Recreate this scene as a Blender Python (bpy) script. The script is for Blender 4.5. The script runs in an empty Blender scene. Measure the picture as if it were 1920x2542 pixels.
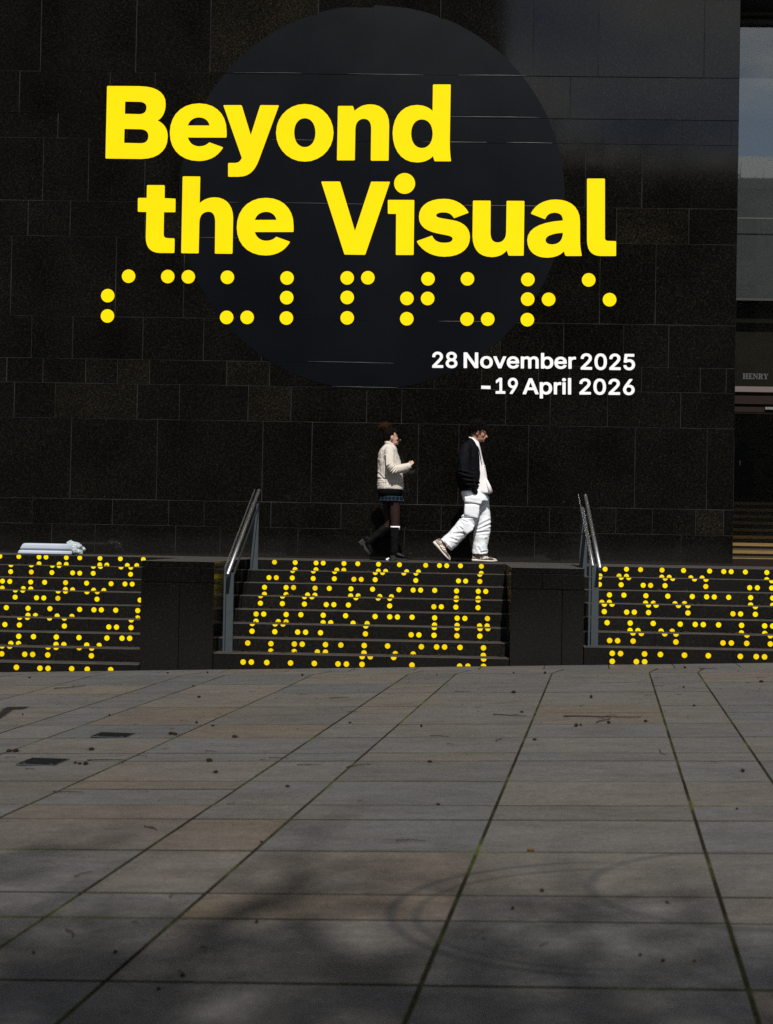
import bpy, bmesh, math, random
from mathutils import Vector, Matrix, noise
random.seed(7)
C = bpy.context.scene.collection
SC = bpy.context.scene
PI = math.pi

CAM = {"loc":[-0.0,-15.3749,0.2786],"r":[0.999581,0.022594,0.018096],"u":[-0.017671,-0.018873,0.999666],"w":[-0.022928,0.999567,0.018465],"f":3641.5,"ppx":1062.74}

# ------------------------------------------------------------------ camera
cam = bpy.data.cameras.new('camera')
cam.sensor_fit = 'HORIZONTAL'; cam.sensor_width = 36.0
cam.lens = CAM['f'] / 1920 * 36.0
cam.shift_x = -(CAM['ppx'] - 960) / 1920
cam.clip_start = 0.1; cam.clip_end = 2000
cam.dof.use_dof = True; cam.dof.focus_distance = 18.2; cam.dof.aperture_fstop = 5.6
camo = bpy.data.objects.new('camera', cam); C.objects.link(camo)
_r, _u, _w = Vector(CAM['r']), Vector(CAM['u']), Vector(CAM['w'])
_m = Matrix((( _r.x, _u.x, -_w.x), (_r.y, _u.y, -_w.y), (_r.z, _u.z, -_w.z)))
camo.matrix_world = Matrix.Translation(Vector(CAM['loc'])) @ _m.to_4x4()
SC.camera = camo

# ------------------------------------------------------------------ sky and sun
SUN_D = Vector((-0.12, 0.85, -1.0)).normalized()      # the way the light travels
elev = math.asin(-SUN_D.z)
azim = math.atan2(-SUN_D.x, -SUN_D.y)
world = bpy.data.worlds.new('World'); SC.world = world; world.use_nodes = True
nt = world.node_tree; nt.nodes.clear()
def N(t, typ, **kw):
    n = t.nodes.new(typ)
    for k, v in kw.items(): setattr(n, k, v)
    return n
sky = N(nt, 'ShaderNodeTexSky'); sky.sky_type = 'NISHITA'; sky.sun_disc = False
sky.sun_elevation = elev; sky.sun_rotation = azim; sky.air_density = 1.0; sky.dust_density = 0.6
tc = N(nt, 'ShaderNodeTexCoord')
mp = N(nt, 'ShaderNodeMapping'); mp.inputs['Scale'].default_value = (2.6, 2.6, 6.0); mp.inputs['Rotation'].default_value = (0.0, 0.45, 0.3)
nz = N(nt, 'ShaderNodeTexNoise'); nz.inputs['Scale'].default_value = 1.7; nz.inputs['Detail'].default_value = 6; nz.inputs['Roughness'].default_value = 0.55
rp = N(nt, 'ShaderNodeValToRGB'); rp.color_ramp.elements[0].position = 0.46; rp.color_ramp.elements[1].position = 0.62
mx = N(nt, 'ShaderNodeMixRGB'); mx.inputs['Color2'].default_value = (10.0, 9.9, 9.7, 1)
bg = N(nt, 'ShaderNodeBackground'); bg.inputs['Strength'].default_value = 0.05
wo = N(nt, 'ShaderNodeOutputWorld')
L = nt.links.new
L(tc.outputs['Generated'], mp.inputs['Vector']); L(mp.outputs['Vector'], nz.inputs['Vector']); L(nz.outputs['Fac'], rp.inputs['Fac'])
L(rp.outputs['Color'], mx.inputs['Fac']); L(sky.outputs['Color'], mx.inputs['Color1'])
L(mx.outputs['Color'], bg.inputs['Color']); L(bg.outputs['Background'], wo.inputs['Surface'])
sun = bpy.data.lights.new('sun', 'SUN'); sun.energy = 4.5; sun.angle = math.radians(0.53); sun.color = (1.0, 0.965, 0.9)
suno = bpy.data.objects.new('sun', sun); C.objects.link(suno)
suno.rotation_euler = SUN_D.to_track_quat('-Z', 'Y').to_euler(); suno.location = (5, -30, 40)
SC.view_settings.view_transform = 'Standard'; SC.view_settings.look = 'None'
SC.view_settings.exposure = 0.12; SC.view_settings.gamma = 1.0; SC.view_settings.use_curve_mapping = False
SC.render.engine = 'CYCLES'
try: SC.cycles.use_denoising = False
except Exception: pass
SC.cycles.max_bounces = 6; SC.cycles.transparent_max_bounces = 8

# ------------------------------------------------------------------ data measured for the place (metres)
R = 0.1397
R0 = 0.12
GA = -1.0493
GB = 0.03222
COURSES = [[7.4,6.366,[-5.663,-4.397,-3.416,-1.997,-0.388,0.831,1.684,3.064]],[6.366,5.809,[-5.931,-4.732,-4.134,-2.99,-1.981,-1.081,-0.119,1.325,2.072,2.623]],[5.809,5.482,[-5.411,-4.493,-3.672,-2.768,-2.132,-1.39,-0.65,0.406,1.111,1.769,2.797,3.431]],[5.482,4.651,[-5.595,-4.992,-4.246,-3.288,-2.226,-1.062,-0.217,0.731,1.541,2.281]],[4.651,4.184,[-5.778,-5.219,-4.232,-3.168,-2.044,-1.208,-0.047,0.9,1.956,2.899]],[4.184,3.126,[-5.985,-4.598,-3.699,-2.951,-1.934,-1.194,-0.313,0.755,1.753,2.478]],[3.126,2.569,[-5.696,-5.15,-4.224,-3.422,-2.659,-1.76,-0.891,-0.073,0.469,1.293,2.074,2.66]],[2.569,2.247,[-6.014,-5.534,-4.97,-4.549,-4.124,-3.112,-2.544,-1.646,-1.013,-0.388,0.23,0.975,1.377,2.314,3.077,3.413]],[2.247,1.785,[-5.905,-5.365,-4.28,-3.723,-2.82,-2.256,-1.264,-0.805,0.552,1.134,1.878,2.829]],[1.785,0.728,[-5.14,-4.004,-2.617,-1.972,-0.578,-0.05,0.858,2.245,3.179]],[0.728,0.395,[-5.635,-4.578,-3.835,-3.369,-2.492,-1.574,-0.989,-0.264,1.147,2.01,2.483,3.043,3.406]],[0.395,0.0,[-5.371,-4.8,-3.737,-3.15,-2.131,-1.177,-0.741,0.016,0.959,1.77,2.861]]]
TITLE = [["B",[[[-4.769,6.16],[-4.767,6.167],[-4.763,6.172],[-4.755,6.173],[-4.343,6.175],[-4.251,6.17],[-4.173,6.156],[-4.108,6.131],[-4.057,6.098],[-4.02,6.055],[-3.997,6.005],[-3.989,5.946],[-3.99,5.9],[-3.997,5.858],[-4.008,5.822],[-4.023,5.791],[-4.041,5.764],[-4.063,5.741],[-4.088,5.723],[-4.051,5.702],[-4.021,5.678],[-3.996,5.652],[-3.977,5.621],[-3.964,5.588],[-3.955,5.551],[-3.952,5.51],[-3.958,5.436],[-3.98,5.371],[-4.017,5.317],[-4.068,5.273],[-4.132,5.24],[-4.21,5.22],[-4.299,5.212],[-4.755,5.212],[-4.763,5.214],[-4.767,5.219],[-4.769,5.226]],[[-4.525,5.969],[-4.338,5.968],[-4.311,5.966],[-4.289,5.96],[-4.271,5.951],[-4.257,5.94],[-4.247,5.925],[-4.242,5.908],[-4.24,5.89],[-4.242,5.869],[-4.248,5.851],[-4.257,5.835],[-4.27,5.822],[-4.287,5.813],[-4.307,5.807],[-4.332,5.804],[-4.526,5.807]],[[-4.526,5.607],[-4.323,5.605],[-4.292,5.603],[-4.266,5.597],[-4.245,5.587],[-4.229,5.574],[-4.217,5.557],[-4.21,5.537],[-4.207,5.513],[-4.21,5.489],[-4.216,5.468],[-4.227,5.451],[-4.241,5.437],[-4.26,5.427],[-4.284,5.421],[-4.311,5.419],[-4.527,5.422]]]],["e",[[[-3.174,5.522],[-3.176,5.515],[-3.18,5.51],[-3.188,5.508],[-3.686,5.503],[-3.674,5.473],[-3.659,5.448],[-3.64,5.426],[-3.618,5.41],[-3.592,5.398],[-3.565,5.39],[-3.535,5.388],[-3.511,5.39],[-3.488,5.393],[-3.468,5.399],[-3.448,5.407],[-3.431,5.418],[-3.415,5.429],[-3.408,5.437],[-3.404,5.44],[-3.399,5.441],[-3.393,5.44],[-3.229,5.383],[-3.222,5.379],[-3.22,5.373],[-3.223,5.367],[-3.245,5.333],[-3.28,5.293],[-3.32,5.259],[-3.367,5.232],[-3.418,5.212],[-3.474,5.199],[-3.534,5.194],[-3.627,5.201],[-3.711,5.226],[-3.783,5.266],[-3.841,5.32],[-3.886,5.389],[-3.914,5.469],[-3.925,5.561],[-3.918,5.656],[-3.893,5.74],[-3.852,5.813],[-3.795,5.872],[-3.724,5.917],[-3.641,5.945],[-3.547,5.956],[-3.453,5.947],[-3.372,5.922],[-3.304,5.88],[-3.25,5.825],[-3.21,5.758],[-3.185,5.681],[-3.176,5.596]],[[-3.689,5.662],[-3.402,5.665],[-3.411,5.692],[-3.424,5.715],[-3.441,5.734],[-3.462,5.75],[-3.486,5.761],[-3.513,5.768],[-3.543,5.77],[-3.574,5.768],[-3.601,5.76],[-3.626,5.748],[-3.647,5.732],[-3.665,5.712],[-3.679,5.688]]]],["y",[[[-3.222,5.923],[-3.223,5.931],[-3.22,5.935],[-3.213,5.936],[-2.998,5.939],[-2.99,5.938],[-2.984,5.933],[-2.98,5.926],[-2.856,5.546],[-2.743,5.929],[-2.739,5.936],[-2.733,5.94],[-2.725,5.942],[-2.505,5.943],[-2.498,5.942],[-2.495,5.937],[-2.496,5.93],[-2.741,5.219],[-2.766,5.158],[-2.794,5.107],[-2.826,5.066],[-2.862,5.035],[-2.904,5.012],[-2.953,4.998],[-3.011,4.993],[-3.13,4.991],[-3.137,4.992],[-3.142,4.997],[-3.144,5.005],[-3.147,5.159],[-3.146,5.167],[-3.141,5.171],[-3.133,5.173],[-3.068,5.174],[-3.047,5.175],[-3.029,5.179],[-3.014,5.185],[-3.0,5.194],[-2.989,5.206],[-2.978,5.221],[-2.967,5.239]]]],["o",[[[-2.524,5.579],[-2.516,5.667],[-2.49,5.748],[-2.447,5.819],[-2.39,5.878],[-2.32,5.924],[-2.241,5.953],[-2.153,5.964],[-2.065,5.955],[-1.985,5.928],[-1.914,5.884],[-1.854,5.826],[-1.809,5.756],[-1.779,5.676],[-1.767,5.588],[-1.776,5.5],[-1.802,5.419],[-1.845,5.348],[-1.902,5.289],[-1.971,5.244],[-2.051,5.214],[-2.138,5.203],[-2.226,5.212],[-2.307,5.239],[-2.378,5.283],[-2.437,5.341],[-2.483,5.411],[-2.513,5.491]],[[-2.285,5.583],[-2.283,5.63],[-2.274,5.671],[-2.259,5.707],[-2.238,5.736],[-2.213,5.757],[-2.183,5.771],[-2.149,5.776],[-2.114,5.772],[-2.084,5.759],[-2.058,5.738],[-2.036,5.71],[-2.02,5.674],[-2.009,5.633],[-2.005,5.587],[-2.007,5.54],[-2.016,5.499],[-2.031,5.463],[-2.052,5.434],[-2.077,5.413],[-2.107,5.399],[-2.141,5.394],[-2.176,5.398],[-2.206,5.411],[-2.232,5.432],[-2.254,5.46],[-2.27,5.496],[-2.281,5.537]]]],["n",[[[-1.716,5.929],[-1.715,5.937],[-1.71,5.941],[-1.703,5.943],[-1.531,5.945],[-1.523,5.944],[-1.517,5.939],[-1.513,5.932],[-1.496,5.881],[-1.472,5.903],[-1.447,5.921],[-1.419,5.938],[-1.39,5.951],[-1.359,5.96],[-1.326,5.967],[-1.291,5.969],[-1.229,5.964],[-1.175,5.947],[-1.129,5.918],[-1.091,5.878],[-1.063,5.828],[-1.045,5.768],[-1.038,5.697],[-1.037,5.243],[-1.039,5.235],[-1.043,5.23],[-1.051,5.229],[-1.257,5.226],[-1.265,5.228],[-1.269,5.232],[-1.271,5.24],[-1.273,5.649],[-1.276,5.682],[-1.282,5.711],[-1.293,5.735],[-1.307,5.753],[-1.325,5.767],[-1.347,5.775],[-1.371,5.777],[-1.399,5.774],[-1.422,5.764],[-1.443,5.749],[-1.459,5.73],[-1.471,5.705],[-1.478,5.677],[-1.481,5.646],[-1.481,5.242],[-1.482,5.234],[-1.487,5.23],[-1.494,5.228],[-1.701,5.225],[-1.709,5.227],[-1.713,5.232],[-1.715,5.239]]]],["d",[[[-0.473,6.227],[-0.471,6.235],[-0.466,6.239],[-0.459,6.241],[-0.254,6.243],[-0.247,6.242],[-0.242,6.237],[-0.24,6.23],[-0.239,5.478],[-0.238,5.434],[-0.236,5.394],[-0.233,5.356],[-0.23,5.321],[-0.226,5.289],[-0.222,5.259],[-0.219,5.243],[-0.219,5.236],[-0.222,5.231],[-0.229,5.23],[-0.421,5.229],[-0.429,5.23],[-0.435,5.235],[-0.439,5.242],[-0.456,5.296],[-0.477,5.274],[-0.501,5.256],[-0.529,5.241],[-0.559,5.228],[-0.592,5.219],[-0.629,5.213],[-0.669,5.211],[-0.747,5.219],[-0.815,5.245],[-0.874,5.287],[-0.922,5.345],[-0.958,5.415],[-0.981,5.498],[-0.991,5.591],[-0.984,5.681],[-0.963,5.762],[-0.929,5.831],[-0.882,5.888],[-0.825,5.93],[-0.758,5.957],[-0.683,5.967],[-0.645,5.965],[-0.61,5.961],[-0.578,5.953],[-0.548,5.942],[-0.52,5.928],[-0.495,5.911],[-0.472,5.891]],[[-0.748,5.588],[-0.745,5.634],[-0.736,5.675],[-0.721,5.71],[-0.7,5.739],[-0.675,5.76],[-0.644,5.774],[-0.61,5.778],[-0.575,5.774],[-0.545,5.762],[-0.518,5.741],[-0.496,5.713],[-0.48,5.678],[-0.47,5.637],[-0.465,5.591],[-0.468,5.545],[-0.477,5.504],[-0.492,5.469],[-0.513,5.44],[-0.538,5.419],[-0.569,5.405],[-0.603,5.4],[-0.638,5.405],[-0.668,5.417],[-0.695,5.438],[-0.716,5.466],[-0.733,5.501],[-0.743,5.542]]]],["t",[[[-4.212,4.854],[-4.211,4.862],[-4.206,4.866],[-4.199,4.868],[-3.992,4.869],[-3.985,4.868],[-3.98,4.863],[-3.978,4.856],[-3.976,4.697],[-3.845,4.694],[-3.837,4.693],[-3.833,4.688],[-3.831,4.68],[-3.829,4.527],[-3.83,4.52],[-3.835,4.515],[-3.843,4.514],[-3.98,4.512],[-3.978,4.225],[-3.977,4.21],[-3.974,4.197],[-3.968,4.188],[-3.96,4.18],[-3.95,4.175],[-3.936,4.172],[-3.919,4.17],[-3.846,4.169],[-3.838,4.167],[-3.834,4.162],[-3.832,4.155],[-3.831,3.99],[-3.833,3.982],[-3.837,3.978],[-3.845,3.976],[-4.014,3.974],[-4.066,3.978],[-4.11,3.99],[-4.147,4.012],[-4.175,4.041],[-4.196,4.079],[-4.208,4.124],[-4.213,4.176],[-4.212,4.512],[-4.312,4.513],[-4.319,4.515],[-4.324,4.52],[-4.326,4.527],[-4.328,4.683],[-4.327,4.691],[-4.322,4.695],[-4.314,4.697],[-4.212,4.698]]]],["h",[[[-3.743,4.975],[-3.741,4.982],[-3.737,4.987],[-3.729,4.989],[-3.524,4.99],[-3.517,4.988],[-3.512,4.984],[-3.511,4.976],[-3.512,4.638],[-3.488,4.659],[-3.462,4.676],[-3.435,4.691],[-3.406,4.702],[-3.377,4.71],[-3.347,4.715],[-3.316,4.717],[-3.253,4.712],[-3.199,4.693],[-3.153,4.664],[-3.117,4.623],[-3.09,4.574],[-3.073,4.516],[-3.066,4.45],[-3.065,3.99],[-3.067,3.982],[-3.071,3.978],[-3.079,3.976],[-3.283,3.975],[-3.291,3.976],[-3.296,3.981],[-3.297,3.988],[-3.301,4.394],[-3.304,4.428],[-3.309,4.457],[-3.319,4.482],[-3.331,4.501],[-3.348,4.516],[-3.368,4.524],[-3.392,4.527],[-3.423,4.523],[-3.449,4.513],[-3.471,4.497],[-3.488,4.475],[-3.5,4.449],[-3.508,4.418],[-3.51,4.384],[-3.511,3.99],[-3.512,3.982],[-3.517,3.978],[-3.524,3.976],[-3.727,3.975],[-3.735,3.976],[-3.739,3.981],[-3.741,3.988]]]],["e",[[[-2.267,4.288],[-2.269,4.28],[-2.273,4.276],[-2.281,4.274],[-2.777,4.267],[-2.766,4.238],[-2.751,4.213],[-2.732,4.192],[-2.709,4.175],[-2.684,4.163],[-2.657,4.156],[-2.627,4.154],[-2.603,4.155],[-2.581,4.159],[-2.56,4.165],[-2.541,4.173],[-2.523,4.183],[-2.508,4.195],[-2.5,4.203],[-2.496,4.206],[-2.491,4.207],[-2.486,4.206],[-2.322,4.149],[-2.315,4.145],[-2.313,4.139],[-2.316,4.133],[-2.338,4.099],[-2.373,4.059],[-2.413,4.025],[-2.459,3.998],[-2.511,3.978],[-2.566,3.965],[-2.626,3.96],[-2.719,3.967],[-2.803,3.992],[-2.874,4.031],[-2.933,4.086],[-2.977,4.154],[-3.005,4.234],[-3.016,4.325],[-3.009,4.42],[-2.984,4.504],[-2.942,4.577],[-2.886,4.636],[-2.815,4.68],[-2.733,4.709],[-2.638,4.719],[-2.545,4.711],[-2.464,4.685],[-2.396,4.644],[-2.343,4.589],[-2.303,4.523],[-2.278,4.446],[-2.269,4.361]],[[-2.78,4.426],[-2.494,4.43],[-2.503,4.456],[-2.516,4.479],[-2.533,4.499],[-2.554,4.514],[-2.578,4.526],[-2.605,4.533],[-2.635,4.535],[-2.665,4.532],[-2.693,4.524],[-2.718,4.512],[-2.739,4.496],[-2.756,4.476],[-2.77,4.453]]]],["V",[[[-1.913,4.931],[-1.914,4.938],[-1.91,4.943],[-1.903,4.944],[-1.683,4.947],[-1.675,4.946],[-1.669,4.941],[-1.665,4.934],[-1.461,4.299],[-1.264,4.938],[-1.261,4.945],[-1.255,4.95],[-1.247,4.951],[-1.025,4.952],[-1.018,4.951],[-1.015,4.947],[-1.016,4.939],[-1.316,3.999],[-1.319,3.992],[-1.325,3.988],[-1.333,3.986],[-1.579,3.986],[-1.587,3.987],[-1.593,3.991],[-1.597,3.999]]]],["i",[[[-1.037,4.699],[-1.036,4.707],[-1.031,4.712],[-1.024,4.713],[-0.704,4.716],[-0.696,4.714],[-0.691,4.71],[-0.69,4.702],[-0.686,4.007],[-0.687,4.0],[-0.692,3.995],[-0.699,3.993],[-0.906,3.99],[-0.913,3.992],[-0.918,3.996],[-0.919,4.004],[-0.925,4.53],[-1.02,4.53],[-1.028,4.532],[-1.033,4.537],[-1.034,4.544]],[[-0.959,4.93],[-0.956,4.962],[-0.946,4.991],[-0.931,5.016],[-0.91,5.038],[-0.884,5.054],[-0.855,5.065],[-0.824,5.069],[-0.792,5.066],[-0.763,5.056],[-0.737,5.04],[-0.715,5.019],[-0.698,4.994],[-0.688,4.965],[-0.683,4.934],[-0.686,4.902],[-0.696,4.873],[-0.712,4.848],[-0.733,4.826],[-0.758,4.81],[-0.787,4.799],[-0.819,4.795],[-0.851,4.798],[-0.88,4.808],[-0.906,4.824],[-0.927,4.845],[-0.944,4.87],[-0.955,4.899]]]],["s",[[[0.014,4.553],[0.02,4.557],[0.022,4.562],[0.019,4.569],[-0.005,4.604],[-0.042,4.644],[-0.085,4.677],[-0.132,4.703],[-0.184,4.722],[-0.241,4.733],[-0.302,4.736],[-0.384,4.73],[-0.455,4.713],[-0.515,4.687],[-0.563,4.651],[-0.598,4.608],[-0.619,4.556],[-0.625,4.498],[-0.62,4.449],[-0.604,4.408],[-0.579,4.373],[-0.545,4.343],[-0.502,4.319],[-0.45,4.299],[-0.39,4.283],[-0.26,4.259],[-0.238,4.254],[-0.22,4.249],[-0.205,4.244],[-0.194,4.238],[-0.186,4.23],[-0.181,4.222],[-0.179,4.212],[-0.182,4.198],[-0.189,4.186],[-0.2,4.176],[-0.216,4.169],[-0.236,4.163],[-0.259,4.16],[-0.286,4.159],[-0.321,4.16],[-0.352,4.165],[-0.379,4.175],[-0.402,4.188],[-0.421,4.206],[-0.436,4.227],[-0.442,4.241],[-0.446,4.247],[-0.451,4.249],[-0.458,4.248],[-0.638,4.18],[-0.645,4.176],[-0.646,4.17],[-0.644,4.163],[-0.618,4.124],[-0.576,4.08],[-0.528,4.043],[-0.475,4.014],[-0.416,3.993],[-0.352,3.98],[-0.286,3.976],[-0.2,3.983],[-0.126,4.002],[-0.065,4.031],[-0.016,4.07],[0.02,4.117],[0.041,4.173],[0.047,4.236],[0.041,4.287],[0.025,4.331],[-0.001,4.37],[-0.036,4.401],[-0.079,4.427],[-0.13,4.446],[-0.188,4.458],[-0.325,4.48],[-0.345,4.484],[-0.362,4.488],[-0.375,4.492],[-0.386,4.497],[-0.394,4.502],[-0.398,4.509],[-0.4,4.516],[-0.398,4.526],[-0.392,4.535],[-0.381,4.543],[-0.367,4.549],[-0.349,4.554],[-0.328,4.557],[-0.304,4.558],[-0.276,4.557],[-0.251,4.553],[-0.23,4.545],[-0.21,4.534],[-0.194,4.52],[-0.179,4.503],[-0.172,4.492],[-0.167,4.487],[-0.162,4.485],[-0.156,4.486]]]],["u",[[[0.078,4.705],[0.08,4.712],[0.084,4.717],[0.092,4.718],[0.296,4.72],[0.304,4.718],[0.308,4.714],[0.31,4.706],[0.314,4.305],[0.316,4.271],[0.322,4.242],[0.331,4.217],[0.344,4.198],[0.361,4.184],[0.383,4.175],[0.408,4.172],[0.437,4.176],[0.461,4.185],[0.481,4.2],[0.497,4.22],[0.509,4.244],[0.516,4.274],[0.519,4.308],[0.518,4.707],[0.52,4.715],[0.524,4.719],[0.532,4.721],[0.738,4.722],[0.745,4.721],[0.75,4.716],[0.751,4.709],[0.753,4.016],[0.751,4.009],[0.747,4.004],[0.739,4.003],[0.568,4.001],[0.56,4.003],[0.554,4.007],[0.551,4.014],[0.532,4.069],[0.513,4.049],[0.491,4.03],[0.467,4.013],[0.439,4.0],[0.408,3.99],[0.373,3.983],[0.334,3.98],[0.27,3.986],[0.214,4.003],[0.167,4.032],[0.131,4.072],[0.104,4.122],[0.087,4.181],[0.08,4.249]]]],["a",[[[0.842,4.568],[0.84,4.561],[0.842,4.555],[0.848,4.551],[1.015,4.488],[1.021,4.487],[1.026,4.489],[1.03,4.495],[1.035,4.507],[1.047,4.527],[1.061,4.543],[1.079,4.556],[1.099,4.565],[1.121,4.57],[1.146,4.573],[1.176,4.571],[1.2,4.564],[1.221,4.554],[1.236,4.539],[1.247,4.521],[1.254,4.498],[1.257,4.472],[1.137,4.458],[1.034,4.436],[0.949,4.406],[0.882,4.368],[0.834,4.322],[0.805,4.269],[0.796,4.21],[0.803,4.152],[0.821,4.102],[0.849,4.06],[0.887,4.026],[0.933,4.002],[0.988,3.987],[1.049,3.982],[1.089,3.984],[1.127,3.989],[1.162,3.997],[1.194,4.009],[1.224,4.024],[1.251,4.043],[1.277,4.067],[1.294,4.02],[1.298,4.013],[1.305,4.009],[1.313,4.007],[1.498,4.01],[1.505,4.011],[1.509,4.016],[1.509,4.023],[1.505,4.042],[1.499,4.074],[1.494,4.106],[1.49,4.139],[1.487,4.174],[1.485,4.212],[1.484,4.252],[1.48,4.465],[1.472,4.538],[1.449,4.6],[1.414,4.652],[1.366,4.693],[1.306,4.723],[1.237,4.741],[1.157,4.746],[1.095,4.741],[1.038,4.728],[0.986,4.708],[0.939,4.681],[0.898,4.646],[0.864,4.605]],[[1.259,4.311],[1.2,4.305],[1.15,4.296],[1.109,4.283],[1.076,4.269],[1.053,4.252],[1.039,4.233],[1.035,4.213],[1.037,4.199],[1.043,4.186],[1.052,4.176],[1.065,4.167],[1.081,4.161],[1.1,4.157],[1.122,4.156],[1.156,4.16],[1.187,4.17],[1.212,4.186],[1.233,4.209],[1.248,4.237],[1.257,4.271]]]],["l",[[[1.563,5.012],[1.565,5.02],[1.569,5.024],[1.577,5.026],[1.782,5.029],[1.789,5.027],[1.794,5.023],[1.796,5.015],[1.808,4.257],[1.809,4.245],[1.811,4.235],[1.815,4.227],[1.821,4.221],[1.829,4.216],[1.839,4.213],[1.852,4.212],[1.941,4.21],[1.948,4.209],[1.953,4.204],[1.955,4.196],[1.957,4.03],[1.956,4.022],[1.951,4.017],[1.944,4.016],[1.757,4.013],[1.712,4.017],[1.673,4.029],[1.64,4.049],[1.613,4.077],[1.594,4.113],[1.582,4.157],[1.576,4.208]]]]]
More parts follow.
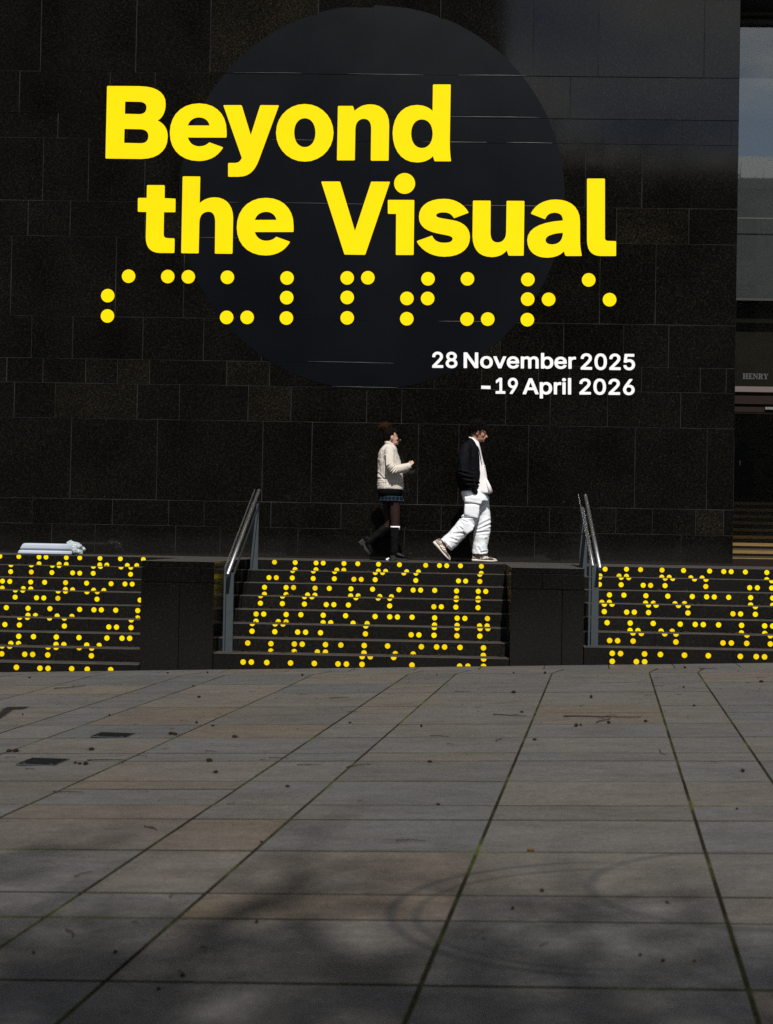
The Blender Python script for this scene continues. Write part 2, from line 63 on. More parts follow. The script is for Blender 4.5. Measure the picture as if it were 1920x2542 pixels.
DATE = [["28","2",[[[-0.413,2.519],[-0.415,2.521],[-0.416,2.524],[-0.417,2.544],[-0.415,2.547],[-0.331,2.636],[-0.32,2.652],[-0.317,2.659],[-0.317,2.667],[-0.319,2.678],[-0.324,2.686],[-0.328,2.689],[-0.34,2.693],[-0.352,2.694],[-0.364,2.691],[-0.372,2.685],[-0.377,2.674],[-0.379,2.661],[-0.381,2.659],[-0.383,2.657],[-0.411,2.656],[-0.415,2.658],[-0.418,2.663],[-0.417,2.674],[-0.414,2.69],[-0.41,2.697],[-0.404,2.705],[-0.392,2.716],[-0.384,2.721],[-0.373,2.726],[-0.361,2.729],[-0.349,2.73],[-0.337,2.729],[-0.321,2.725],[-0.313,2.722],[-0.301,2.714],[-0.292,2.705],[-0.284,2.694],[-0.28,2.684],[-0.278,2.671],[-0.278,2.659],[-0.279,2.651],[-0.283,2.64],[-0.295,2.621],[-0.315,2.598],[-0.356,2.555],[-0.354,2.554],[-0.278,2.554],[-0.275,2.552],[-0.272,2.548],[-0.272,2.525],[-0.273,2.521],[-0.277,2.518],[-0.281,2.518],[-0.409,2.517]]]],["28","8",[[[-0.237,2.558],[-0.24,2.569],[-0.241,2.576],[-0.241,2.584],[-0.239,2.596],[-0.236,2.603],[-0.23,2.612],[-0.225,2.619],[-0.215,2.626],[-0.216,2.63],[-0.22,2.634],[-0.226,2.642],[-0.232,2.653],[-0.235,2.665],[-0.235,2.68],[-0.23,2.695],[-0.224,2.705],[-0.216,2.714],[-0.208,2.719],[-0.201,2.724],[-0.185,2.729],[-0.177,2.73],[-0.161,2.73],[-0.149,2.729],[-0.141,2.727],[-0.125,2.719],[-0.113,2.71],[-0.103,2.696],[-0.099,2.688],[-0.097,2.681],[-0.097,2.665],[-0.099,2.654],[-0.105,2.642],[-0.111,2.635],[-0.115,2.631],[-0.115,2.627],[-0.103,2.617],[-0.094,2.604],[-0.091,2.596],[-0.088,2.585],[-0.088,2.569],[-0.089,2.562],[-0.094,2.551],[-0.1,2.542],[-0.107,2.535],[-0.117,2.527],[-0.125,2.523],[-0.141,2.518],[-0.153,2.516],[-0.165,2.516],[-0.185,2.518],[-0.201,2.523],[-0.217,2.532],[-0.229,2.544]],[[-0.198,2.566],[-0.201,2.577],[-0.2,2.588],[-0.194,2.597],[-0.19,2.601],[-0.182,2.605],[-0.171,2.608],[-0.155,2.608],[-0.147,2.605],[-0.139,2.601],[-0.131,2.592],[-0.129,2.588],[-0.128,2.581],[-0.129,2.569],[-0.134,2.561],[-0.139,2.558],[-0.146,2.555],[-0.154,2.552],[-0.162,2.552],[-0.178,2.553],[-0.19,2.558],[-0.194,2.561]],[[-0.196,2.667],[-0.195,2.676],[-0.192,2.684],[-0.184,2.691],[-0.172,2.695],[-0.16,2.695],[-0.148,2.691],[-0.141,2.684],[-0.139,2.68],[-0.137,2.673],[-0.138,2.661],[-0.14,2.657],[-0.143,2.652],[-0.151,2.647],[-0.163,2.644],[-0.175,2.645],[-0.186,2.65],[-0.193,2.657]]]],["November","N",[[[-0.002,2.521],[-0.004,2.523],[-0.005,2.527],[-0.009,2.72],[-0.007,2.723],[-0.005,2.725],[-0.001,2.726],[0.034,2.726],[0.038,2.724],[0.136,2.594],[0.139,2.592],[0.14,2.588],[0.138,2.721],[0.14,2.725],[0.142,2.726],[0.146,2.727],[0.177,2.727],[0.18,2.725],[0.182,2.721],[0.185,2.529],[0.184,2.525],[0.18,2.522],[0.176,2.522],[0.146,2.521],[0.141,2.522],[0.137,2.525],[0.039,2.656],[0.037,2.652],[0.036,2.648],[0.039,2.527],[0.038,2.524],[0.033,2.521],[0.003,2.52]]]],["November","o",[[[0.213,2.574],[0.209,2.59],[0.209,2.609],[0.211,2.624],[0.215,2.635],[0.224,2.65],[0.23,2.658],[0.237,2.664],[0.246,2.67],[0.258,2.676],[0.276,2.68],[0.293,2.681],[0.302,2.681],[0.315,2.679],[0.328,2.674],[0.341,2.667],[0.351,2.659],[0.363,2.644],[0.37,2.629],[0.373,2.614],[0.374,2.599],[0.373,2.58],[0.369,2.569],[0.361,2.553],[0.352,2.542],[0.339,2.532],[0.326,2.525],[0.317,2.523],[0.304,2.52],[0.291,2.52],[0.27,2.522],[0.257,2.526],[0.243,2.534],[0.231,2.544],[0.221,2.556],[0.215,2.567]],[[0.256,2.578],[0.252,2.594],[0.252,2.605],[0.253,2.617],[0.256,2.624],[0.26,2.632],[0.267,2.639],[0.272,2.643],[0.281,2.646],[0.289,2.647],[0.298,2.647],[0.307,2.644],[0.315,2.64],[0.319,2.636],[0.325,2.629],[0.328,2.621],[0.33,2.614],[0.332,2.602],[0.332,2.595],[0.33,2.583],[0.327,2.576],[0.323,2.568],[0.312,2.559],[0.304,2.555],[0.295,2.554],[0.287,2.554],[0.278,2.556],[0.27,2.56],[0.265,2.564],[0.259,2.571]]]],["November","v",[[[0.383,2.664],[0.38,2.674],[0.381,2.677],[0.383,2.679],[0.387,2.68],[0.418,2.681],[0.423,2.678],[0.463,2.587],[0.467,2.582],[0.505,2.678],[0.508,2.681],[0.513,2.681],[0.539,2.682],[0.543,2.681],[0.547,2.679],[0.549,2.675],[0.548,2.671],[0.539,2.651],[0.487,2.527],[0.485,2.526],[0.481,2.524],[0.451,2.524],[0.446,2.527],[0.444,2.531]]]],["November","e",[[[0.56,2.576],[0.557,2.593],[0.557,2.612],[0.56,2.63],[0.566,2.646],[0.578,2.661],[0.592,2.672],[0.606,2.679],[0.623,2.683],[0.641,2.684],[0.658,2.682],[0.675,2.677],[0.688,2.669],[0.697,2.662],[0.708,2.647],[0.714,2.632],[0.717,2.617],[0.718,2.598],[0.717,2.594],[0.716,2.592],[0.711,2.59],[0.634,2.589],[0.603,2.589],[0.601,2.586],[0.606,2.574],[0.612,2.567],[0.621,2.561],[0.63,2.558],[0.647,2.557],[0.66,2.56],[0.669,2.566],[0.677,2.578],[0.681,2.579],[0.712,2.573],[0.714,2.571],[0.716,2.568],[0.713,2.56],[0.709,2.553],[0.703,2.545],[0.695,2.538],[0.678,2.529],[0.661,2.524],[0.643,2.522],[0.63,2.523],[0.617,2.525],[0.609,2.527],[0.596,2.533],[0.585,2.54],[0.574,2.551],[0.566,2.563]],[[0.603,2.622],[0.601,2.623],[0.602,2.627],[0.607,2.636],[0.615,2.644],[0.624,2.648],[0.637,2.65],[0.646,2.649],[0.654,2.647],[0.663,2.641],[0.67,2.631],[0.673,2.624],[0.672,2.623]]]],["November","m",[[[0.744,2.527],[0.741,2.529],[0.74,2.533],[0.737,2.676],[0.739,2.68],[0.741,2.682],[0.745,2.683],[0.771,2.683],[0.776,2.682],[0.777,2.681],[0.78,2.675],[0.793,2.681],[0.802,2.685],[0.814,2.686],[0.827,2.686],[0.836,2.684],[0.845,2.68],[0.858,2.67],[0.862,2.668],[0.871,2.675],[0.882,2.681],[0.892,2.685],[0.905,2.687],[0.918,2.687],[0.927,2.686],[0.94,2.682],[0.948,2.677],[0.956,2.671],[0.963,2.663],[0.967,2.656],[0.971,2.641],[0.974,2.535],[0.972,2.531],[0.968,2.528],[0.938,2.528],[0.933,2.531],[0.931,2.535],[0.931,2.554],[0.93,2.629],[0.928,2.64],[0.923,2.646],[0.914,2.651],[0.901,2.652],[0.893,2.65],[0.887,2.648],[0.882,2.644],[0.879,2.64],[0.877,2.632],[0.878,2.534],[0.877,2.531],[0.873,2.528],[0.869,2.527],[0.843,2.527],[0.839,2.529],[0.836,2.534],[0.833,2.636],[0.83,2.643],[0.824,2.648],[0.815,2.651],[0.806,2.651],[0.798,2.649],[0.789,2.644],[0.785,2.639],[0.782,2.632],[0.781,2.62],[0.782,2.534],[0.781,2.53],[0.778,2.527],[0.774,2.527],[0.748,2.526]]]],["November","b",[[[1.007,2.53],[1.004,2.532],[1.003,2.536],[1.0,2.725],[1.0,2.728],[1.002,2.732],[1.008,2.734],[1.034,2.734],[1.04,2.732],[1.042,2.729],[1.043,2.676],[1.056,2.682],[1.069,2.686],[1.086,2.688],[1.104,2.686],[1.117,2.682],[1.125,2.678],[1.134,2.672],[1.142,2.665],[1.148,2.658],[1.153,2.65],[1.158,2.639],[1.163,2.62],[1.163,2.598],[1.162,2.586],[1.159,2.575],[1.151,2.56],[1.143,2.549],[1.134,2.541],[1.119,2.532],[1.106,2.528],[1.089,2.526],[1.072,2.527],[1.059,2.531],[1.046,2.539],[1.044,2.533],[1.041,2.53],[1.037,2.529],[1.011,2.528]],[[1.045,2.598],[1.044,2.608],[1.045,2.619],[1.049,2.634],[1.054,2.642],[1.058,2.646],[1.064,2.65],[1.07,2.652],[1.078,2.653],[1.087,2.653],[1.095,2.651],[1.104,2.647],[1.109,2.642],[1.114,2.635],[1.118,2.627],[1.12,2.616],[1.121,2.605],[1.12,2.594],[1.114,2.578],[1.105,2.568],[1.101,2.565],[1.093,2.562],[1.084,2.561],[1.075,2.561],[1.067,2.564],[1.061,2.567],[1.054,2.574],[1.049,2.582]]]],["November","e",[[[1.181,2.581],[1.178,2.598],[1.177,2.617],[1.181,2.636],[1.187,2.651],[1.198,2.666],[1.213,2.677],[1.227,2.684],[1.244,2.688],[1.261,2.689],[1.279,2.687],[1.296,2.682],[1.309,2.674],[1.318,2.667],[1.329,2.652],[1.335,2.637],[1.338,2.622],[1.338,2.603],[1.338,2.599],[1.336,2.597],[1.332,2.595],[1.254,2.594],[1.224,2.594],[1.221,2.591],[1.226,2.579],[1.233,2.572],[1.242,2.566],[1.251,2.563],[1.268,2.562],[1.281,2.565],[1.289,2.571],[1.298,2.583],[1.302,2.585],[1.332,2.578],[1.335,2.576],[1.336,2.573],[1.334,2.565],[1.33,2.558],[1.324,2.55],[1.316,2.543],[1.298,2.534],[1.281,2.529],[1.264,2.528],[1.251,2.528],[1.238,2.53],[1.229,2.532],[1.217,2.538],[1.206,2.545],[1.194,2.556],[1.187,2.568]],[[1.224,2.627],[1.222,2.628],[1.222,2.632],[1.228,2.641],[1.236,2.649],[1.245,2.653],[1.258,2.655],[1.266,2.654],[1.275,2.652],[1.284,2.646],[1.291,2.636],[1.294,2.629],[1.293,2.628]]]],["November","r",[[[1.364,2.533],[1.362,2.535],[1.36,2.538],[1.358,2.681],[1.36,2.685],[1.362,2.687],[1.366,2.688],[1.392,2.688],[1.398,2.686],[1.401,2.68],[1.409,2.685],[1.418,2.688],[1.426,2.69],[1.444,2.691],[1.452,2.69],[1.456,2.686],[1.457,2.66],[1.455,2.656],[1.453,2.654],[1.448,2.653],[1.431,2.655],[1.418,2.652],[1.41,2.647],[1.405,2.642],[1.403,2.637],[1.401,2.625],[1.403,2.539],[1.401,2.535],[1.399,2.533],[1.394,2.532],[1.368,2.531]]]],["2025","2",[[[1.524,2.524],[1.522,2.526],[1.52,2.53],[1.52,2.549],[1.522,2.553],[1.608,2.643],[1.619,2.659],[1.622,2.667],[1.623,2.674],[1.621,2.686],[1.616,2.693],[1.611,2.697],[1.599,2.701],[1.587,2.702],[1.574,2.698],[1.566,2.692],[1.561,2.682],[1.558,2.668],[1.557,2.666],[1.554,2.664],[1.526,2.664],[1.522,2.665],[1.519,2.67],[1.519,2.682],[1.523,2.697],[1.527,2.705],[1.533,2.713],[1.545,2.724],[1.553,2.729],[1.566,2.734],[1.578,2.737],[1.59,2.738],[1.603,2.737],[1.619,2.734],[1.627,2.73],[1.64,2.722],[1.649,2.713],[1.657,2.702],[1.661,2.692],[1.663,2.678],[1.663,2.667],[1.661,2.659],[1.657,2.647],[1.645,2.628],[1.624,2.604],[1.582,2.561],[1.585,2.559],[1.663,2.56],[1.666,2.558],[1.669,2.554],[1.669,2.531],[1.668,2.527],[1.663,2.524],[1.659,2.523],[1.528,2.523]]]],["2025","0",[[[1.702,2.593],[1.699,2.614],[1.698,2.645],[1.7,2.66],[1.705,2.684],[1.712,2.699],[1.723,2.715],[1.733,2.725],[1.745,2.732],[1.753,2.735],[1.762,2.737],[1.778,2.739],[1.79,2.738],[1.798,2.736],[1.815,2.73],[1.829,2.72],[1.839,2.708],[1.85,2.688],[1.856,2.669],[1.859,2.646],[1.86,2.63],[1.859,2.603],[1.855,2.583],[1.848,2.564],[1.841,2.552],[1.834,2.544],[1.827,2.537],[1.814,2.529],[1.806,2.525],[1.794,2.522],[1.781,2.521],[1.769,2.522],[1.757,2.524],[1.744,2.53],[1.73,2.54],[1.719,2.552],[1.709,2.571]],[[1.739,2.629],[1.739,2.645],[1.741,2.661],[1.744,2.672],[1.749,2.684],[1.754,2.692],[1.762,2.699],[1.77,2.702],[1.778,2.703],[1.787,2.702],[1.795,2.698],[1.802,2.692],[1.808,2.684],[1.813,2.673],[1.816,2.661],[1.819,2.634],[1.819,2.618],[1.817,2.599],[1.814,2.587],[1.809,2.576],[1.803,2.568],[1.797,2.562],[1.789,2.559],[1.781,2.558],[1.773,2.559],[1.764,2.562],[1.757,2.567],[1.751,2.575],[1.745,2.587],[1.742,2.598],[1.739,2.618]]]],["2025","2",[[[1.896,2.526],[1.894,2.528],[1.892,2.532],[1.892,2.551],[1.894,2.555],[1.98,2.645],[1.991,2.661],[1.994,2.669],[1.995,2.676],[1.993,2.688],[1.988,2.695],[1.983,2.699],[1.971,2.703],[1.959,2.704],[1.946,2.7],[1.938,2.694],[1.933,2.684],[1.931,2.67],[1.929,2.668],[1.926,2.666],[1.898,2.666],[1.894,2.667],[1.891,2.672],[1.891,2.684],[1.895,2.699],[1.899,2.707],[1.905,2.715],[1.917,2.726],[1.925,2.731],[1.938,2.736],[1.95,2.739],[1.962,2.74],[1.975,2.739],[1.991,2.736],[1.999,2.732],[2.012,2.724],[2.021,2.715],[2.029,2.704],[2.033,2.694],[2.035,2.68],[2.035,2.669],[2.033,2.661],[2.029,2.649],[2.017,2.63],[1.996,2.606],[1.954,2.563],[1.957,2.561],[2.035,2.562],[2.038,2.56],[2.04,2.556],[2.041,2.533],[2.04,2.529],[2.035,2.526],[2.031,2.525],[1.9,2.525]]]],["2025","5",[[[2.079,2.566],[2.076,2.581],[2.076,2.585],[2.078,2.589],[2.083,2.591],[2.108,2.591],[2.112,2.59],[2.114,2.589],[2.121,2.573],[2.125,2.569],[2.133,2.563],[2.145,2.56],[2.153,2.56],[2.162,2.562],[2.17,2.566],[2.178,2.574],[2.183,2.581],[2.185,2.593],[2.184,2.605],[2.18,2.616],[2.173,2.625],[2.169,2.628],[2.16,2.632],[2.148,2.634],[2.136,2.632],[2.124,2.628],[2.111,2.621],[2.087,2.624],[2.083,2.625],[2.079,2.627],[2.078,2.631],[2.089,2.734],[2.093,2.738],[2.097,2.738],[2.204,2.739],[2.208,2.739],[2.211,2.737],[2.214,2.733],[2.214,2.729],[2.215,2.71],[2.213,2.705],[2.209,2.702],[2.204,2.702],[2.127,2.702],[2.125,2.698],[2.122,2.667],[2.123,2.665],[2.139,2.669],[2.152,2.67],[2.16,2.67],[2.172,2.668],[2.18,2.665],[2.193,2.659],[2.201,2.653],[2.21,2.644],[2.218,2.632],[2.223,2.62],[2.225,2.609],[2.226,2.597],[2.226,2.585],[2.222,2.57],[2.216,2.558],[2.211,2.551],[2.199,2.539],[2.183,2.53],[2.17,2.526],[2.162,2.524],[2.142,2.524],[2.121,2.528],[2.105,2.536],[2.097,2.542],[2.089,2.55],[2.084,2.557]]]],["19","1",[[[0.421,2.192],[0.419,2.194],[0.418,2.198],[0.418,2.221],[0.42,2.225],[0.424,2.226],[0.464,2.227],[0.467,2.229],[0.467,2.233],[0.464,2.352],[0.462,2.355],[0.43,2.33],[0.426,2.328],[0.422,2.329],[0.42,2.332],[0.419,2.336],[0.419,2.363],[0.422,2.368],[0.461,2.399],[0.465,2.401],[0.472,2.401],[0.494,2.401],[0.497,2.399],[0.5,2.394],[0.503,2.229],[0.504,2.228],[0.507,2.227],[0.536,2.227],[0.541,2.226],[0.544,2.222],[0.545,2.199],[0.544,2.195],[0.541,2.192],[0.537,2.192],[0.425,2.191]],[[0.482,2.206],[0.481,2.206],[0.48,2.21],[0.482,2.212],[0.486,2.212],[0.49,2.211],[0.49,2.206]]]],["19","9",[[[0.578,2.311],[0.576,2.322],[0.575,2.333],[0.577,2.352],[0.582,2.368],[0.586,2.375],[0.592,2.383],[0.599,2.389],[0.606,2.395],[0.613,2.398],[0.624,2.402],[0.631,2.403],[0.646,2.403],[0.656,2.402],[0.664,2.399],[0.679,2.391],[0.69,2.379],[0.697,2.369],[0.701,2.361],[0.705,2.345],[0.706,2.326],[0.702,2.307],[0.697,2.291],[0.684,2.267],[0.638,2.194],[0.635,2.192],[0.606,2.192],[0.603,2.195],[0.602,2.197],[0.601,2.199],[0.602,2.203],[0.641,2.264],[0.641,2.265],[0.637,2.267],[0.626,2.268],[0.615,2.271],[0.601,2.278],[0.593,2.285],[0.588,2.291],[0.583,2.299]],[[0.614,2.317],[0.611,2.329],[0.611,2.337],[0.612,2.345],[0.617,2.356],[0.625,2.364],[0.635,2.368],[0.643,2.368],[0.65,2.367],[0.655,2.364],[0.66,2.36],[0.666,2.353],[0.67,2.341],[0.67,2.333],[0.67,2.326],[0.666,2.314],[0.662,2.308],[0.658,2.305],[0.654,2.303],[0.647,2.3],[0.64,2.3],[0.633,2.301],[0.628,2.303],[0.622,2.307],[0.618,2.311]]]],["April","A",[[[0.774,2.191],[0.771,2.193],[0.77,2.197],[0.771,2.201],[0.848,2.397],[0.852,2.399],[0.857,2.4],[0.887,2.4],[0.891,2.399],[0.893,2.397],[0.932,2.309],[0.978,2.203],[0.979,2.199],[0.977,2.194],[0.972,2.192],[0.942,2.192],[0.938,2.192],[0.935,2.195],[0.933,2.198],[0.915,2.241],[0.913,2.244],[0.911,2.246],[0.838,2.245],[0.833,2.243],[0.816,2.197],[0.813,2.192],[0.808,2.19],[0.778,2.19]],[[0.85,2.281],[0.848,2.282],[0.849,2.286],[0.87,2.345],[0.875,2.338],[0.879,2.328],[0.898,2.282],[0.893,2.281]]]],["April","p",[[[0.997,2.139],[0.995,2.141],[0.994,2.145],[0.99,2.344],[0.991,2.348],[0.994,2.35],[0.998,2.352],[1.024,2.352],[1.028,2.351],[1.031,2.348],[1.033,2.341],[1.044,2.348],[1.054,2.352],[1.067,2.354],[1.084,2.354],[1.097,2.352],[1.106,2.349],[1.119,2.342],[1.129,2.334],[1.137,2.325],[1.143,2.315],[1.15,2.297],[1.152,2.284],[1.153,2.265],[1.151,2.25],[1.148,2.238],[1.14,2.223],[1.131,2.211],[1.117,2.201],[1.107,2.196],[1.091,2.191],[1.079,2.19],[1.061,2.191],[1.048,2.195],[1.035,2.203],[1.036,2.145],[1.035,2.141],[1.032,2.139],[1.028,2.138],[1.002,2.138]],[[1.034,2.263],[1.034,2.279],[1.035,2.291],[1.038,2.298],[1.042,2.305],[1.046,2.31],[1.051,2.314],[1.059,2.318],[1.068,2.319],[1.076,2.319],[1.085,2.317],[1.094,2.312],[1.103,2.303],[1.107,2.293],[1.109,2.284],[1.11,2.264],[1.108,2.253],[1.105,2.245],[1.1,2.238],[1.095,2.233],[1.091,2.23],[1.082,2.226],[1.074,2.225],[1.065,2.226],[1.056,2.228],[1.048,2.233],[1.043,2.239],[1.04,2.245],[1.036,2.252]]]],["April","r",[[[1.18,2.195],[1.177,2.197],[1.176,2.201],[1.173,2.347],[1.175,2.35],[1.177,2.352],[1.181,2.354],[1.207,2.354],[1.213,2.351],[1.216,2.346],[1.225,2.35],[1.233,2.354],[1.242,2.356],[1.259,2.356],[1.268,2.355],[1.271,2.351],[1.272,2.325],[1.27,2.321],[1.268,2.319],[1.264,2.318],[1.247,2.319],[1.234,2.317],[1.225,2.312],[1.221,2.307],[1.218,2.301],[1.217,2.29],[1.218,2.202],[1.217,2.198],[1.214,2.195],[1.21,2.194],[1.184,2.194]]]],["April","i",[[[1.284,2.376],[1.28,2.382],[1.28,2.386],[1.281,2.394],[1.285,2.401],[1.292,2.407],[1.3,2.41],[1.313,2.409],[1.322,2.405],[1.329,2.398],[1.332,2.39],[1.331,2.38],[1.327,2.374],[1.318,2.368],[1.31,2.365],[1.301,2.365],[1.292,2.368],[1.288,2.371]],[[1.291,2.197],[1.289,2.198],[1.288,2.202],[1.285,2.348],[1.287,2.352],[1.293,2.355],[1.318,2.355],[1.323,2.354],[1.326,2.352],[1.328,2.348],[1.33,2.203],[1.329,2.199],[1.325,2.196],[1.321,2.196],[1.295,2.195]]]],["April","l",[[[1.363,2.197],[1.361,2.199],[1.36,2.203],[1.357,2.406],[1.36,2.409],[1.364,2.411],[1.39,2.411],[1.395,2.41],[1.398,2.406],[1.399,2.403],[1.402,2.203],[1.401,2.2],[1.398,2.197],[1.393,2.196],[1.368,2.196]]]],["2026","2",[[[1.512,2.199],[1.509,2.201],[1.508,2.205],[1.508,2.224],[1.51,2.228],[1.598,2.317],[1.609,2.332],[1.612,2.34],[1.613,2.347],[1.61,2.359],[1.605,2.366],[1.601,2.369],[1.588,2.374],[1.576,2.374],[1.563,2.371],[1.555,2.365],[1.549,2.355],[1.547,2.341],[1.546,2.339],[1.543,2.337],[1.514,2.337],[1.509,2.338],[1.506,2.343],[1.507,2.354],[1.511,2.37],[1.515,2.377],[1.521,2.385],[1.534,2.396],[1.542,2.401],[1.554,2.406],[1.567,2.409],[1.579,2.41],[1.592,2.409],[1.609,2.406],[1.617,2.402],[1.63,2.394],[1.639,2.386],[1.647,2.374],[1.651,2.365],[1.654,2.351],[1.653,2.34],[1.652,2.332],[1.647,2.321],[1.635,2.301],[1.614,2.278],[1.571,2.236],[1.574,2.234],[1.653,2.234],[1.656,2.233],[1.659,2.229],[1.659,2.206],[1.658,2.202],[1.654,2.199],[1.65,2.199],[1.516,2.198]]]],["2026","0",[[[1.693,2.267],[1.69,2.288],[1.689,2.318],[1.691,2.334],[1.697,2.357],[1.703,2.372],[1.714,2.387],[1.725,2.397],[1.737,2.404],[1.745,2.407],[1.754,2.409],[1.77,2.411],[1.783,2.41],[1.791,2.408],[1.808,2.402],[1.823,2.392],[1.833,2.38],[1.843,2.361],[1.849,2.342],[1.853,2.319],[1.854,2.304],[1.853,2.277],[1.849,2.258],[1.842,2.239],[1.835,2.227],[1.828,2.219],[1.82,2.212],[1.807,2.204],[1.799,2.201],[1.786,2.198],[1.774,2.197],[1.761,2.198],[1.749,2.2],[1.736,2.205],[1.722,2.215],[1.711,2.227],[1.7,2.246]],[[1.73,2.303],[1.731,2.319],[1.733,2.334],[1.736,2.345],[1.741,2.357],[1.746,2.365],[1.754,2.371],[1.763,2.374],[1.771,2.375],[1.779,2.374],[1.788,2.371],[1.795,2.365],[1.801,2.357],[1.806,2.346],[1.81,2.334],[1.813,2.308],[1.813,2.292],[1.81,2.273],[1.807,2.262],[1.802,2.25],[1.796,2.242],[1.79,2.237],[1.782,2.234],[1.773,2.233],[1.765,2.234],[1.756,2.237],[1.749,2.242],[1.743,2.25],[1.737,2.261],[1.734,2.273],[1.731,2.292]]]],["2026","2",[[[1.89,2.201],[1.888,2.203],[1.887,2.207],[1.887,2.226],[1.889,2.23],[1.977,2.319],[1.988,2.334],[1.991,2.342],[1.992,2.349],[1.989,2.361],[1.984,2.368],[1.98,2.371],[1.967,2.376],[1.955,2.376],[1.942,2.373],[1.934,2.367],[1.928,2.357],[1.926,2.344],[1.925,2.341],[1.922,2.339],[1.892,2.339],[1.888,2.34],[1.885,2.345],[1.886,2.357],[1.89,2.372],[1.894,2.38],[1.9,2.388],[1.912,2.399],[1.921,2.404],[1.933,2.408],[1.946,2.411],[1.958,2.412],[1.971,2.411],[1.987,2.408],[1.996,2.404],[2.009,2.397],[2.018,2.388],[2.026,2.376],[2.03,2.367],[2.032,2.354],[2.032,2.342],[2.03,2.334],[2.026,2.323],[2.014,2.304],[1.993,2.281],[1.95,2.238],[1.953,2.236],[2.032,2.237],[2.035,2.235],[2.038,2.231],[2.038,2.208],[2.037,2.204],[2.032,2.201],[2.028,2.201],[1.895,2.2]]]],["2026","6",[[[2.079,2.248],[2.076,2.259],[2.075,2.279],[2.079,2.294],[2.083,2.305],[2.099,2.332],[2.152,2.406],[2.156,2.41],[2.16,2.411],[2.189,2.411],[2.193,2.409],[2.196,2.405],[2.196,2.402],[2.148,2.337],[2.174,2.334],[2.19,2.328],[2.199,2.323],[2.206,2.318],[2.213,2.31],[2.218,2.302],[2.223,2.291],[2.226,2.279],[2.226,2.26],[2.224,2.249],[2.221,2.241],[2.211,2.226],[2.205,2.219],[2.196,2.212],[2.18,2.204],[2.171,2.201],[2.159,2.2],[2.142,2.2],[2.134,2.201],[2.121,2.204],[2.113,2.208],[2.099,2.217],[2.091,2.225],[2.086,2.233]],[[2.121,2.252],[2.117,2.263],[2.117,2.279],[2.122,2.29],[2.126,2.294],[2.132,2.299],[2.145,2.303],[2.153,2.303],[2.162,2.302],[2.169,2.298],[2.174,2.295],[2.181,2.287],[2.185,2.275],[2.185,2.268],[2.184,2.26],[2.179,2.249],[2.171,2.24],[2.164,2.237],[2.158,2.235],[2.15,2.235],[2.142,2.236],[2.137,2.237],[2.129,2.242],[2.125,2.246]]]],["dash","-",[[[0.228,2.294],[0.349,2.293],[0.35,2.25],[0.229,2.252]]]]]
WALLDOTS = [[-4.429,3.662],[-3.912,3.665],[-3.641,3.665],[-3.126,3.666],[-2.341,3.668],[-1.551,3.68],[-4.699,3.402],[-2.34,3.409],[-1.546,3.423],[-4.697,3.134],[-3.125,3.138],[-2.855,3.142],[-2.339,3.141],[-1.541,3.155],[-1.28,3.686],[-0.492,3.683],[0.024,3.69],[0.813,3.692],[1.606,3.698],[-0.763,3.422],[-0.492,3.425],[0.815,3.435],[1.088,3.436],[1.882,3.443],[-0.76,3.155],[0.028,3.162],[0.298,3.166],[0.815,3.166]]
